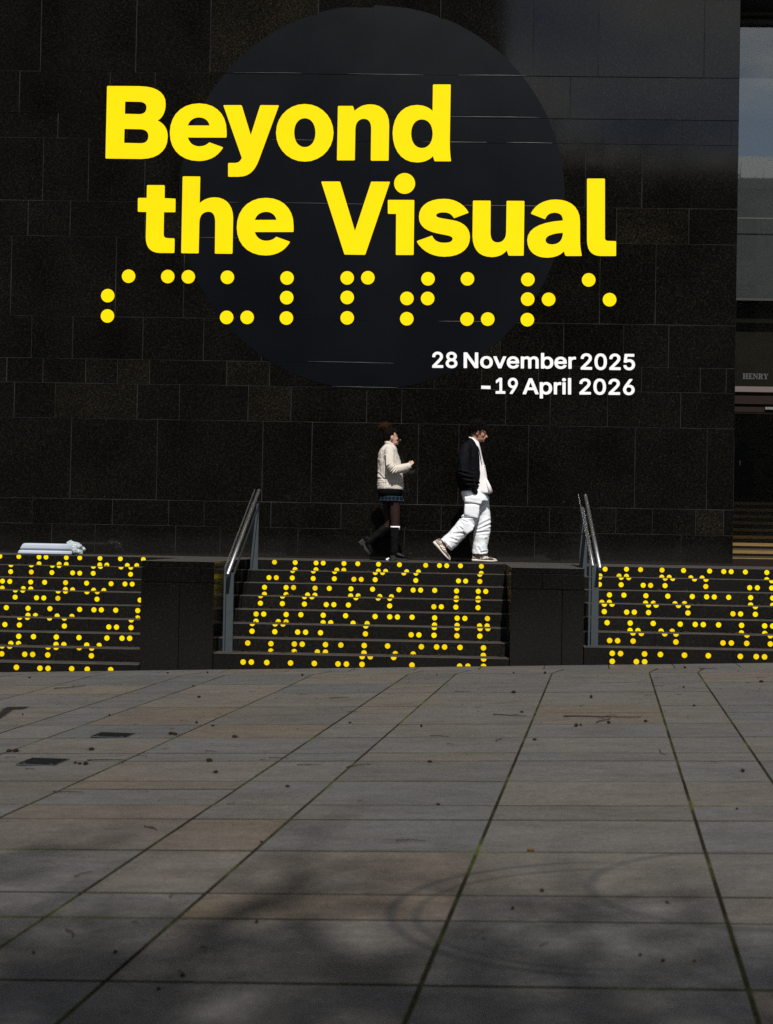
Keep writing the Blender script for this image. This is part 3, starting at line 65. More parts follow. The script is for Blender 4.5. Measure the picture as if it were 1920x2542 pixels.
DOTS = [[[0,-5.62,-0.025],[0,-5.388,-0.025],[0,-5.14,-0.026],[0,-5.054,-0.026],[0,-4.805,-0.027],[0,-4.64,-0.027],[0,-4.392,-0.028],[0,-4.143,-0.029],[0,-3.861,-0.032],[0,-5.138,-0.108],[0,-4.891,-0.108],[0,-4.804,-0.109],[0,-4.393,-0.107],[0,-4.307,-0.108],[0,-4.056,-0.108],[0,-3.941,-0.107],[1,-5.39,-0.119],[1,-5.144,-0.117],[1,-4.89,-0.118],[1,-4.808,-0.119],[1,-4.395,-0.12],[1,-4.31,-0.121],[1,-4.062,-0.122],[1,-3.945,-0.123],[1,-5.391,-0.202],[1,-5.142,-0.202],[1,-4.894,-0.204],[1,-4.644,-0.203],[1,-4.558,-0.205],[1,-4.396,-0.204],[1,-3.946,-0.207],[2,-5.393,-0.307],[2,-5.306,-0.31],[2,-5.058,-0.312],[2,-4.893,-0.312],[2,-4.645,-0.311],[2,-4.396,-0.313],[2,-4.106,-0.314],[2,-3.942,-0.314],[2,-3.856,-0.314],[2,-5.394,-0.389],[2,-5.144,-0.39],[2,-5.055,-0.392],[2,-4.645,-0.391],[2,-4.56,-0.394],[2,-4.311,-0.394],[2,-4.19,-0.395],[3,-5.147,-0.397],[3,-5.06,-0.398],[3,-4.648,-0.399],[3,-4.563,-0.4],[3,-4.313,-0.402],[3,-4.193,-0.399],[3,-5.147,-0.48],[3,-4.898,-0.482],[3,-4.813,-0.483],[3,-4.649,-0.484],[3,-4.194,-0.485],[3,-3.694,-0.486],[4,-5.154,-0.587],[4,-4.905,-0.59],[4,-4.655,-0.59],[4,-4.315,-0.592],[4,-4.152,-0.593],[4,-4.067,-0.592],[4,-3.903,-0.593],[4,-3.652,-0.592],[4,-4.904,-0.669],[4,-4.818,-0.67],[4,-4.57,-0.671],[4,-4.402,-0.672],[4,-3.652,-0.675],[5,-4.908,-0.677],[5,-4.821,-0.676],[5,-4.572,-0.678],[5,-4.406,-0.677],[5,-3.656,-0.681],[5,-5.072,-0.76],[5,-4.909,-0.762],[5,-4.404,-0.764],[5,-3.906,-0.765],[5,-3.82,-0.765],[5,-3.657,-0.767],[6,-4.823,-0.867],[6,-4.66,-0.867],[6,-4.409,-0.867],[6,-4.159,-0.868],[6,-3.852,-0.867],[6,-3.686,-0.866],[6,-3.602,-0.865],[6,-4.908,-0.947],[6,-4.823,-0.946],[6,-4.41,-0.948],[6,-4.324,-0.948],[6,-4.072,-0.948],[6,-3.936,-0.949],[7,-4.91,-0.953],[7,-4.827,-0.954],[7,-4.412,-0.954],[7,-4.326,-0.956],[7,-4.076,-0.955],[7,-3.941,-0.956],[7,-4.912,-1.037],[7,-4.663,-1.037],[7,-4.577,-1.037],[7,-4.414,-1.039],[7,-3.943,-1.039],[8,-4.659,-1.151],[8,-4.409,-1.155],[8,-4.323,-1.156],[8,-4.073,-1.154],[8,-3.908,-1.156],[8,-3.66,-1.156]],[[0,-2.222,-0.03],[0,-1.974,-0.03],[0,-1.724,-0.03],[0,-1.639,-0.03],[0,-1.391,-0.03],[0,-1.974,-0.112],[0,-1.724,-0.111],[0,-1.475,-0.111],[0,-1.391,-0.11],[1,-1.968,-0.12],[1,-1.724,-0.12],[1,-1.475,-0.121],[1,-2.245,-0.207],[1,-2.159,-0.206],[1,-1.971,-0.206],[1,-1.725,-0.208],[1,-1.477,-0.206],[2,-2.255,-0.311],[2,-2.006,-0.309],[2,-1.92,-0.308],[2,-1.671,-0.31],[2,-1.507,-0.31],[2,-2.255,-0.391],[2,-2.005,-0.39],[2,-1.756,-0.39],[2,-1.671,-0.391],[3,-2.258,-0.397],[3,-2.009,-0.397],[3,-1.759,-0.398],[3,-1.675,-0.398],[3,-2.258,-0.482],[3,-2.009,-0.482],[3,-1.759,-0.482],[3,-1.511,-0.483],[3,-1.425,-0.482],[4,-2.263,-0.589],[4,-2.178,-0.588],[4,-1.928,-0.588],[4,-1.764,-0.587],[4,-1.515,-0.588],[4,-2.262,-0.669],[4,-2.014,-0.669],[4,-1.927,-0.669],[4,-1.515,-0.67],[4,-1.43,-0.67],[5,-2.261,-0.677],[5,-2.011,-0.677],[5,-1.925,-0.676],[5,-2.262,-0.761],[5,-2.013,-0.762],[5,-1.763,-0.761],[5,-1.676,-0.761],[5,-1.513,-0.763],[6,-2.263,-0.869],[6,-2.014,-0.871],[6,-1.763,-0.87],[6,-1.678,-0.87],[6,-1.429,-0.87],[6,-1.264,-0.871],[6,-2.013,-0.95],[6,-1.763,-0.95],[6,-1.514,-0.95],[6,-1.428,-0.95],[7,-2.264,-1.047],[7,-2.178,-1.046],[7,-2.015,-1.047],[7,-1.765,-1.047],[7,-1.515,-1.047],[7,-1.266,-1.047],[0,-1.226,-0.03],[0,-0.978,-0.032],[0,-0.728,-0.033],[0,-0.415,-0.034],[0,-0.251,-0.034],[0,-0.165,-0.034],[0,-0.001,-0.033],[0,0.248,-0.034],[0,-0.978,-0.113],[0,-0.892,-0.115],[0,-0.641,-0.114],[0,-0.5,-0.114],[0,0.248,-0.117],[1,-0.997,-0.124],[1,-0.912,-0.123],[1,-0.662,-0.123],[1,-0.52,-0.123],[1,0.228,-0.123],[1,-1.247,-0.208],[1,-1.161,-0.208],[1,-0.997,-0.208],[1,-0.521,-0.208],[1,-0.021,-0.204],[1,0.063,-0.205],[1,0.229,-0.206],[2,-1.257,-0.31],[2,-1.008,-0.31],[2,-0.704,-0.31],[2,-0.54,-0.311],[2,-0.454,-0.31],[2,-0.292,-0.31],[2,-0.041,-0.312],[2,0.209,-0.311],[2,0.295,-0.311],[2,-1.259,-0.391],[2,-1.172,-0.39],[2,-0.923,-0.392],[2,-0.789,-0.392],[2,-0.041,-0.392],[2,0.209,-0.392],[3,-1.176,-0.399],[3,-0.925,-0.398],[3,-0.793,-0.399],[3,-0.043,-0.399],[3,0.205,-0.4],[3,-1.26,-0.483],[3,-0.793,-0.484],[3,-0.293,-0.484],[3,-0.209,-0.483],[3,-0.045,-0.484],[3,0.205,-0.485],[4,-1.266,-0.589],[4,-0.938,-0.591],[4,-0.775,-0.592],[4,-0.69,-0.592],[4,-0.527,-0.591],[4,-0.277,-0.593],[4,-0.027,-0.592],[4,0.058,-0.593],[4,0.308,-0.59],[4,-1.181,-0.67],[4,-1.025,-0.671],[4,-0.277,-0.672],[4,-0.027,-0.672],[4,0.223,-0.673],[4,0.306,-0.672],[5,-1.02,-0.68],[5,-0.274,-0.682],[5,-0.026,-0.684],[5,0.225,-0.683],[5,0.309,-0.682],[5,-1.023,-0.766],[5,-0.524,-0.766],[5,-0.44,-0.766],[5,-0.275,-0.767],[5,-0.026,-0.767],[5,0.223,-0.766],[6,-1.014,-0.871],[6,-0.764,-0.871],[6,-0.403,-0.872],[6,-0.24,-0.871],[6,-0.155,-0.87],[6,0.01,-0.871],[6,0.26,-0.871],[6,-1.015,-0.95],[6,-0.68,-0.951],[6,-0.489,-0.951],[6,0.26,-0.951],[7,-1.014,-0.965],[7,-0.929,-0.965],[7,-0.683,-0.967],[7,0.259,-0.964],[7,-1.178,-1.047],[7,-1.014,-1.047],[7,-0.49,-1.044],[7,0.009,-1.045],[7,0.095,-1.044],[7,0.259,-1.042]],[[0,1.688,-0.035],[0,1.937,-0.031],[0,2.101,-0.033],[0,2.351,-0.034],[0,2.601,-0.034],[0,2.904,-0.035],[0,3.068,-0.037],[0,3.154,-0.037],[0,3.319,-0.038],[0,3.568,-0.039],[0,1.63,-0.115],[0,1.852,-0.112],[0,1.938,-0.113],[0,2.35,-0.116],[0,2.436,-0.116],[0,2.687,-0.117],[0,2.818,-0.117],[0,3.568,-0.122],[1,1.597,-0.122],[1,1.845,-0.12],[1,1.93,-0.122],[1,2.347,-0.121],[1,2.433,-0.122],[1,2.682,-0.123],[1,2.813,-0.124],[1,3.562,-0.127],[1,1.596,-0.206],[1,1.845,-0.205],[1,2.097,-0.206],[1,2.182,-0.206],[1,2.347,-0.206],[1,2.812,-0.207],[1,3.313,-0.211],[1,3.4,-0.21],[1,3.563,-0.21],[2,1.683,-0.313],[2,1.845,-0.313],[2,2.092,-0.315],[2,2.338,-0.315],[2,2.612,-0.314],[2,2.773,-0.314],[2,2.859,-0.314],[2,3.02,-0.315],[2,3.266,-0.314],[2,3.512,-0.314],[2,1.599,-0.398],[2,1.683,-0.396],[2,2.09,-0.397],[2,2.177,-0.397],[2,2.42,-0.398],[2,2.526,-0.395],[2,3.267,-0.396],[2,3.513,-0.395],[3,1.598,-0.406],[3,1.682,-0.404],[3,2.084,-0.405],[3,2.168,-0.406],[3,2.415,-0.404],[3,2.519,-0.404],[3,3.26,-0.401],[3,1.598,-0.488],[3,1.845,-0.489],[3,1.929,-0.488],[3,2.086,-0.489],[3,2.52,-0.485],[3,3.015,-0.485],[3,3.099,-0.485],[3,3.261,-0.486],[4,1.601,-0.593],[4,1.851,-0.593],[4,2.1,-0.592],[4,2.392,-0.594],[4,2.554,-0.594],[4,2.641,-0.594],[4,2.806,-0.594],[4,3.054,-0.594],[4,3.303,-0.595],[4,3.389,-0.595],[4,1.851,-0.673],[4,1.936,-0.673],[4,2.186,-0.674],[4,2.306,-0.673],[4,3.054,-0.676],[4,3.305,-0.677],[5,1.848,-0.681],[5,1.936,-0.684],[5,2.185,-0.683],[5,2.304,-0.683],[5,3.055,-0.68],[5,3.303,-0.682],[5,1.601,-0.766],[5,1.686,-0.767],[5,1.85,-0.767],[5,2.304,-0.768],[5,2.803,-0.768],[5,2.891,-0.767],[5,3.054,-0.768],[5,3.304,-0.769],[6,1.6,-0.879],[6,1.686,-0.88],[6,1.936,-0.879],[6,2.101,-0.881],[6,2.351,-0.884],[6,2.599,-0.884],[6,2.931,-0.885],[6,3.096,-0.884],[6,3.182,-0.885],[6,1.601,-0.963],[6,1.852,-0.961],[6,1.938,-0.961]]]
SJ = [[[0,-4.885],[1,-4.117],[2,-4.884],[3,-4.12],[4,-4.572],[5,-4.131],[6,-4.904],[7,-4.135]],[[0,-1.791],[2,-1.791],[4,-1.795],[6,-1.802],[0,-0.243],[2,-0.245],[3,-1.013],[4,-0.238],[6,-0.25],[1,-0.889],[5,-0.942],[7,-0.755]],[[0,2.856],[1,2.089],[2,2.715],[3,2.985],[4,2.858],[5,2.083],[6,2.859]]]
DEBRIS = [["cone",-4.288,-0.778,-4.268,-0.778],["cone",-2.975,-0.412,-2.955,-0.412],["cone",-2.562,-0.441,-2.542,-0.441],["cone",-3.391,-3.992,-3.371,-3.992],["cone",-1.974,-5.283,-1.954,-5.283],["cone",-1.941,-5.31,-1.921,-5.31],["cone",-1.503,-5.489,-1.483,-5.489],["cone",-0.779,-4.759,-0.759,-4.759],["cone",-2.34,-6.019,-2.32,-6.019],["cone",-2.855,-6.063,-2.835,-6.063],["cone",-2.813,-6.066,-2.793,-6.066],["cone",-2.217,-6.643,-2.197,-6.643],["cone",-2.257,-6.622,-2.237,-6.622],["cone",-1.489,-6.566,-1.469,-6.566],["cone",-2.685,-4.107,-2.665,-4.107],["cone",-2.219,-2.844,-2.199,-2.844],["cone",-1.132,-0.01,-1.112,-0.01],["cone",-1.547,-0.862,-1.527,-0.862],["cone",-1.911,-4.655,-1.891,-4.655],["cone",-1.76,-4.844,-1.74,-4.844],["cone",-0.906,-7.519,-0.886,-7.519],["cone",-1.376,-7.007,-1.356,-7.007],["cone",-2.293,-6.592,-2.273,-6.592],["cone",-2.447,-1.871,-2.427,-1.871],["cone",-0.212,-0.989,-0.192,-0.989],["cone",0.54,-0.888,0.56,-0.888],["cone",0.846,-0.954,0.866,-0.954],["cone",0.474,-2.786,0.494,-2.786],["cone",1.069,-4.928,1.089,-4.928],["cone",0.827,-5.089,0.847,-5.089],["cone",0.864,-5.028,0.884,-5.028],["cone",-0.257,-5.005,-0.237,-5.005],["cone",0.502,-5.781,0.522,-5.781],["cone",-0.161,-6.697,-0.141,-6.697],["cone",1.337,-4.873,1.357,-4.873],["cone",2.723,-2.093,2.743,-2.093],["cone",1.832,-3.92,1.852,-3.92],["cone",0.484,-4.22,0.504,-4.22],["cone",2.273,-0.549,2.293,-0.549],["cone",-0.09,-8.104,-0.07,-8.104],["cone",1.588,-7.165,1.608,-7.165],["cone",1.343,-8.302,1.363,-8.302],["cone",1.096,-3.229,1.116,-3.229],["cone",1.969,-2.486,1.989,-2.486],["cone",-1.344,-10.688,-1.324,-10.688],["cone",-1.081,-10.69,-1.061,-10.69],["cone",-0.862,-11.078,-0.842,-11.078],["cone",-0.678,-10.33,-0.658,-10.33],["cone",-0.848,-8.967,-0.828,-8.967],["cone",-0.815,-10.951,-0.795,-10.951],["cone",0.323,-9.913,0.343,-9.913],["cone",0.205,-10.173,0.225,-10.173],["cone",0.581,-10.767,0.601,-10.767],["cone",0.643,-10.832,0.663,-10.832],["cone",0.738,-10.835,0.758,-10.835],["cone",0.757,-10.106,0.777,-10.106],["twig",-3.717,-1.934,-3.471,-1.725],["twig",-2.246,-6.464,-2.012,-6.509],["twig",-2.136,-7.604,-1.966,-7.658],["twig",-1.586,-6.129,-1.502,-6.176],["twig",-1.14,-6.459,-1.015,-6.506],["twig",-0.937,-6.769,-0.794,-6.77],["twig",-0.644,-6.868,-0.509,-6.763],["twig",-1.434,-8.601,-1.361,-8.692],["twig",-1.082,-3.025,-0.918,-3.006],["twig",-1.844,-2.441,-1.789,-2.428],["twig",-1.376,-2.749,-1.306,-2.699],["twig",-1.545,-2.992,-1.518,-2.977],["twig",-1.146,-8.051,-1.105,-8.021],["twig",-2.04,-4.989,-2.001,-5.005],["twig",-0.498,-7.983,-0.469,-7.985],["twig",-2.001,-6.338,-1.93,-6.314],["twig",-2.799,-6.328,-2.731,-6.323],["twig",-2.06,-4.502,-2.001,-4.521],["twig",-1.187,-6.531,-1.154,-6.515],["twig",-2.531,-6.799,-2.473,-6.821],["twig",-1.881,-6.013,-1.849,-5.984],["twig",-1.851,-4.097,-1.811,-4.101],["twig",-0.847,-4.058,-0.764,-4.097],["twig",0.262,-4.377,0.513,-4.46],["twig",1.001,-4.922,1.102,-4.63],["twig",0.776,-4.543,1.338,-4.596],["twig",-0.181,-5.53,-0.054,-5.587],["twig",0.257,-5.838,0.287,-5.673],["twig",-0.072,-5.932,-0.021,-5.936],["twig",-0.031,-2.631,0.109,-2.686],["twig",1.717,-2.331,1.827,-2.345],["twig",2.397,-0.647,2.576,-0.699],["twig",1.824,-1.595,1.905,-1.628],["twig",1.553,-3.153,1.61,-3.122],["twig",1.82,-3.091,1.867,-3.096],["twig",2.766,-1.67,2.845,-1.704],["twig",2.579,-2.14,2.615,-2.166],["twig",0.137,-3.842,0.186,-3.863],["twig",1.472,-6.814,1.506,-6.825],["twig",1.226,-6.324,1.255,-6.521],["twig",0.959,-3.862,0.984,-3.783],["twig",-1.502,-9.613,-1.442,-9.547],["twig",-1.434,-8.599,-1.364,-8.679],["twig",-1.307,-10.41,-1.262,-10.513],["twig",-1.053,-9.97,-1.038,-9.914],["twig",-1.109,-10.326,-1.084,-10.332],["twig",-0.835,-10.915,-0.809,-10.951],["twig",-0.815,-10.652,-0.789,-10.656],["twig",-0.26,-8.989,-0.13,-8.985],["twig",0.276,-10.668,0.3,-10.628],["twig",0.093,-10.572,0.104,-10.567]]
ROWS = [-0.851,-1.843,-2.671,-3.733,-4.883,-5.591,-6.314,-6.644,-7.387,-8.114,-8.495,-9.199,-9.958,-10.323,-11.061]

YW = 3.75; T = 0.30
def gz(x, y): return GA + GB * x - 0.002 * y
def stepz(k): return 0.0 if k == 0 else -(R0 + (k - 1) * R)

# ------------------------------------------------------------------ helpers
def parent_loc(p):
    l = Vector((0, 0, 0))
    while p is not None: l = l + p.location; p = p.parent
    return l
def new_obj(name, mesh, mat=None, parent=None):
    o = bpy.data.objects.new(name, mesh); C.objects.link(o)
    if mat is not None:
        for m in (mat if isinstance(mat, (list, tuple)) else [mat]): mesh.materials.append(m)
    if parent is not None: o.parent = parent
    return o
def from_bm(name, bm, mat=None, parent=None, smooth=False, world=True):
    if parent is not None and world:
        d = parent_loc(parent)
        for v in bm.verts: v.co -= d
    me = bpy.data.meshes.new(name)
    bmesh.ops.recalc_face_normals(bm, faces=bm.faces[:])
    bm.to_mesh(me); bm.free()
    if smooth:
        for p in me.polygons: p.use_smooth = True
    return new_obj(name, me, mat, parent)
def tag(o, label=None, cat=None, group=None, kind=None):
    if label: o['label'] = label
    if cat: o['category'] = cat
    if group: o['group'] = group
    if kind: o['kind'] = kind
    return o
def thing(name, loc, label=None, cat=None, group=None, kind=None):
    o = bpy.data.objects.new(name, None); C.objects.link(o); o.location = loc; o.empty_display_size = 0.2
    return tag(o, label, cat, group, kind)
def add_box(bm, x0, x1, y0, y1, z0, z1, bevel=0.0, mi=0):
    vs = [bm.verts.new((x, y, z)) for x in (x0, x1) for y in (y0, y1) for z in (z0, z1)]
    fs = [(0,1,3,2),(4,6,7,5),(0,4,5,1),(2,3,7,6),(0,2,6,4),(1,5,7,3)]
    faces = [bm.faces.new([vs[i] for i in f]) for f in fs]
    for f in faces: f.material_index = mi
    if bevel > 0:
        es = list({e for f in faces for e in f.edges})
        bmesh.ops.bevel(bm, geom=es, offset=bevel, segments=1, affect='EDGES', profile=0.5)
    return vs
def box(name, x0, x1, y0, y1, z0, z1, mat, parent=None, bevel=0.0):
    bm = bmesh.new(); add_box(bm, x0, x1, y0, y1, z0, z1, bevel)
    return from_bm(name, bm, mat, parent)
def front_chamfer_block(bm, x0, x1, yf, yb, z0, z1, ch, tx=0.0, tz=0.0):
    """stone whose front arris is chamfered"""
    cx, cz = (x0+x1)/2, (z0+z1)/2; lim = lambda v: max(-0.0015, min(0.0022, v))
    F = lambda x, z, d=0.0: bm.verts.new((x, yf + d + lim((x-cx)*tx + (z-cz)*tz), z))
    a = [F(x0+ch, z0+ch), F(x1-ch, z0+ch), F(x1-ch, z1-ch), F(x0+ch, z1-ch)]
    b = [F(x0, z0, ch), F(x1, z0, ch), F(x1, z1, ch), F(x0, z1, ch)]
    c = [bm.verts.new(p) for p in ((x0, yb, z0), (x1, yb, z0), (x1, yb, z1), (x0, yb, z1))]
    bm.faces.new(a); bm.faces.new(c[::-1])
    for i in range(4):
        j = (i + 1) % 4
        bm.faces.new((a[i], b[i], b[j], a[j])); bm.faces.new((b[i], c[i], c[j], b[j]))
def add_tube(bm, pts, radii, n=12, cap=True, ref=Vector((0, 1, 0))):
    """tapered tube through pts; radii are r or (r_in_plane, r_along_ref)"""
    pts = [Vector(p) for p in pts]; rings = []
    for i, p in enumerate(pts):
        t = (pts[min(i+1, len(pts)-1)] - pts[max(i-1, 0)]).normalized()
        e1 = ref.cross(t)
        if e1.length < 1e-4: e1 = Vector((1, 0, 0)).cross(t)
        e1.normalize(); e2 = t.cross(e1).normalized()
        r = radii[i] if isinstance(radii, (list, tuple)) else radii
        ra, rb = (r if isinstance(r, (list, tuple)) else (r, r))
        rings.append([bm.verts.new(p + e1*ra*math.cos(2*PI*k/n) + e2*rb*math.sin(2*PI*k/n)) for k in range(n)])
    for a, b in zip(rings, rings[1:]):
        for k in range(n):
            bm.faces.new((a[k], a[(k+1) % n], b[(k+1) % n], b[k]))
    if cap:
        bm.faces.new(rings[0][::-1]); bm.faces.new(rings[-1])
    return rings
def add_ball(bm, c, r, sub=2, rot=None):
    rx, ry, rz = r if isinstance(r, (list, tuple)) else (r, r, r)
    m = Matrix.Translation(Vector(c)) @ (rot.to_4x4() if rot is not None else Matrix.Identity(4)) @ Matrix.Diagonal((rx, ry, rz, 1))
    bmesh.ops.create_icosphere(bm, subdivisions=sub, radius=1.0, matrix=m)
def add_rings(bm, rings, close=True):
    vr = [[bm.verts.new(p) for p in r] for r in rings]; n = len(vr[0])
    for a, b in zip(vr, vr[1:]):
        for k in range(n): bm.faces.new((a[k], a[(k+1) % n], b[(k+1) % n], b[k]))
    if close: bm.faces.new(vr[0][::-1]); bm.faces.new(vr[-1])
def hring(cx, cy, z, rx, ry, n=28, e=2.3, tilt=0.0):
    out = []
    for k in range(n):
        a = 2*PI*k/n; c, s = math.cos(a), math.sin(a)
        x = math.copysign(abs(c)**(2/e), c)*rx; y = math.copysign(abs(s)**(2/e), s)*ry
        out.append((cx + x, cy + y, z + tilt*x))
    return out
def poly_plate(name, contours, y_front, thick, mat, parent=None, bevel=0.0):
    """flat letter or panel from closed outlines in X,Z, thickness along Y"""
    cu = bpy.data.curves.new(name, 'CURVE'); cu.dimensions = '2D'; cu.fill_mode = 'BOTH'; cu.extrude = thick/2
    for ct in contours:
        sp = cu.splines.new('POLY'); sp.points.add(len(ct)-1); sp.use_cyclic_u = True
        for q, (x, z) in zip(sp.points, ct): q.co = (x, z, 0, 1)
    o = bpy.data.objects.new(name, cu); C.objects.link(o)
    dg = bpy.context.evaluated_depsgraph_get()
    me = bpy.data.meshes.new_from_object(o.evaluated_get(dg)); bpy.data.objects.remove(o); bpy.data.curves.remove(cu)
    me.materials.clear()
    d = parent_loc(parent)
    for v in me.vertices:
        x, z, h = v.co
        v.co = (x - d.x, y_front + thick/2 - h - d.y, z - d.z)
    return new_obj(name, me, mat, parent)
def fuse(name, bm, mat, parent, voxel=0.006, smooth=4, world=False):
    """one continuous skin grown from overlapping solids"""
    me = bpy.data.meshes.new(name); bmesh.ops.recalc_face_normals(bm, faces=bm.faces[:]); bm.to_mesh(me); bm.free()
    o = bpy.data.objects.new(name, me); C.objects.link(o)
    r = o.modifiers.new('r', 'REMESH'); r.mode = 'VOXEL'; r.voxel_size = voxel
    s = o.modifiers.new('s', 'SMOOTH'); s.iterations = smooth; s.factor = 0.5
    dg = bpy.context.evaluated_depsgraph_get()
    m2 = bpy.data.meshes.new_from_object(o.evaluated_get(dg)); bpy.data.objects.remove(o); bpy.data.meshes.remove(me)
    m2.name = name; m2.materials.clear()
    for p in m2.polygons: p.use_smooth = True
    return new_obj(name, m2, mat, parent)
def crumple(o, amp, scale, seed=0.0, creases=()):
    """folds in cloth: noise along the normal plus drawn creases (x0,z0,x1,z1,width,depth)"""
    me = o.data
    nrm = [v.normal.copy() for v in me.vertices]
    sx, sy, sz = scale if isinstance(scale, (list, tuple)) else (scale,)*3
    for v, n in zip(me.vertices, nrm):
        p = Vector((v.co.x*sx + seed, v.co.y*sy, v.co.z*sz))
        d = amp*(noise.noise(p) + 0.5*noise.noise(p*2.1))
        for (x0, z0, x1, z1, w, dep) in creases:
            if n.y > 0.3: continue
            ax, az = v.co.x-x0, v.co.z-z0; bx, bz = x1-x0, z1-z0
            t = max(0, min(1, (ax*bx+az*bz)/(bx*bx+bz*bz+1e-9)))
            q = ((ax-bx*t)**2+(az-bz*t)**2)/(w*w)
            if q < 9: d -= dep*math.exp(-q)*(1-0.5*abs(2*t-1)) - dep*0.45*math.exp(-(math.sqrt(q)-1.8)**2)
        v.co = v.co + n*d

# ------------------------------------------------------------------ materials
def mat(name, col, rough=0.6, metal=0.0, spec=0.5):
    m = bpy.data.materials.new(name); m.use_nodes = True
    b = m.node_tree.nodes['Principled BSDF']
    b.inputs['Base Color'].default_value = (*col, 1); b.inputs['Roughness'].default_value = rough
    b.inputs['Metallic'].default_value = metal; b.inputs['Specular IOR Level'].default_value = spec
    return m
class G:
    """small wrapper to wire node materials"""
    def __init__(s, name, rough=0.5, spec=0.5, metal=0.0):
        s.m = bpy.data.materials.new(name); s.m.use_nodes = True; s.t = s.m.node_tree
        s.b = s.t.nodes['Principled BSDF']; s.b.inputs['Roughness'].default_value = rough
        s.b.inputs['Specular IOR Level'].default_value = spec; s.b.inputs['Metallic'].default_value = metal
        s.geo = None
    def l(s, a, b): s.t.links.new(a, b)
    def pos(s):
        if s.geo is None: s.geo = s.t.nodes.new('ShaderNodeNewGeometry')
        return s.geo.outputs['Position']
    def map(s, src, scale=(1, 1, 1), loc=(0, 0, 0), rot=(0, 0, 0)):
        n = s.t.nodes.new('ShaderNodeMapping'); n.inputs['Scale'].default_value = scale; n.inputs['Location'].default_value = loc; n.inputs['Rotation'].default_value = rot
        s.l(src, n.inputs['Vector']); return n.outputs['Vector']
    def noise(s, vec, scale, detail=3, rough=0.5):
        n = s.t.nodes.new('ShaderNodeTexNoise'); n.inputs['Scale'].default_value = scale; n.inputs['Detail'].default_value = detail; n.inputs['Roughness'].default_value = rough
        s.l(vec, n.inputs['Vector']); return n.outputs['Fac']
    def voro(s, vec, scale, feature='F1'):
        n = s.t.nodes.new('ShaderNodeTexVoronoi'); n.inputs['Scale'].default_value = scale; n.feature = feature
        s.l(vec, n.inputs['Vector']); return n
    def ramp(s, fac, stops, interp='LINEAR'):
        n = s.t.nodes.new('ShaderNodeValToRGB'); cr = n.color_ramp; cr.interpolation = interp
        while len(cr.elements) < len(stops): cr.elements.new(0.5)
        for e, (p, c) in zip(cr.elements, stops):
            e.position = p; e.color = (*c, 1) if len(c) == 3 else c
        s.l(fac, n.inputs['Fac']); return n.outputs['Color']
    def mix(s, fac, a, b, mode='MIX'):
        n = s.t.nodes.new('ShaderNodeMixRGB'); n.blend_type = mode
        for inp, v in (('Fac', fac), ('Color1', a), ('Color2', b)):
            if isinstance(v, (int, float)): n.inputs[inp].default_value = v
            elif isinstance(v, tuple): n.inputs[inp].default_value = (*v, 1) if len(v) == 3 else v
            else: s.l(v, n.inputs[inp])
        return n.outputs['Color']
    def math(s, op, a, b=None, clamp=False):
        n = s.t.nodes.new('ShaderNodeMath'); n.operation = op; n.use_clamp = clamp
        for i, v in enumerate((a, b)):
            if v is None: continue
            if isinstance(v, (int, float)): n.inputs[i].default_value = v
            else: s.l(v, n.inputs[i])
        return n.outputs['Value']
    def rand(s):
        n = s.t.nodes.new('ShaderNodeObjectInfo'); return n.outputs['Random']
    def sep(s, v):
        n = s.t.nodes.new('ShaderNodeSeparateXYZ'); s.l(v, n.inputs[0]); return n.outputs
    def color(s, c): s.l(c, s.b.inputs['Base Color'])
    def rough(s, c): s.l(c, s.b.inputs['Roughness'])
    def bump(s, h, strength=0.2, dist=0.002):
        n = s.t.nodes.new('ShaderNodeBump'); n.inputs['Strength'].default_value = strength; n.inputs['Distance'].default_value = dist
        s.l(h, n.inputs['Height']); s.l(n.outputs['Normal'], s.b.inputs['Normal'])

def granite(name, base=0.006, speck=1.0, rough=0.34, dust=0.0, var=0.5, spec=0.5):
    g = G(name, rough, spec); p = g.pos()
    r = g.rand()
    n1 = g.noise(p, 78, 2, 0.75); n2 = g.noise(p, 36, 2, 0.65); n3 = g.noise(p, 1.3, 3)
    c = g.ramp(n1, [(0.40, (base*0.35,)*3), (0.60, (base*1.4, base*1.35, base*1.15)), (0.74, (base*5.5*speck, base*4.8*speck, base*2.9*speck)), (0.85, (0.08*speck, 0.06*speck, 0.028*speck))])
    c2 = g.ramp(n2, [(0.5, (0, 0, 0)), (0.72, (base*2.6, base*2.3, base*1.3))])
    c = g.mix(1.0, c, c2, 'ADD')
    v = g.voro(p, 34); bits = g.ramp(v.outputs['Distance'], [(0.0, (1, 1, 1)), (0.045, (0, 0, 0))])
    pick = g.ramp(g.sep(v.outputs['Color'])[0], [(0.90, (0, 0, 0)), (0.93, (1, 1, 1))])
    c = g.mix(g.mix(1.0, bits, pick, 'MULTIPLY'), c, (0.16, 0.14, 0.11))
    k = g.ramp(r, [(0.0, (1-var*.5,)*3), (0.86, (1+var*.35,)*3), (0.93, (1+2.4*var, 1+2.2*var, 1+1.6*var)), (1.0, (1+2.6*var, 1+2.4*var, 1+1.8*var))])
    c = g.mix(1.0, c, k, 'MULTIPLY')
    blot = g.ramp(n3, [(0.35, (0.75,)*3), (0.7, (1.25,)*3)]); c = g.mix(1.0, c, blot, 'MULTIPLY')
    if dust > 0:
        z = g.sep(p)[2]
        wob = g.math('ADD', z, g.math('MULTIPLY', g.noise(g.map(p, (1.5, 1.5, 4)), 2.0, 4), -0.22))
        d = g.ramp(wob, [(0.0, (dust,)*3), (0.22, (0, 0, 0))])
        c = g.mix(d, c, (0.05, 0.048, 0.045))
    g.color(c)
    g.rough(g.math('ADD', g.math('MULTIPLY', n3, 0.08), rough-0.03)); g.bump(n1, 0.012, 0.001)
    return g.m
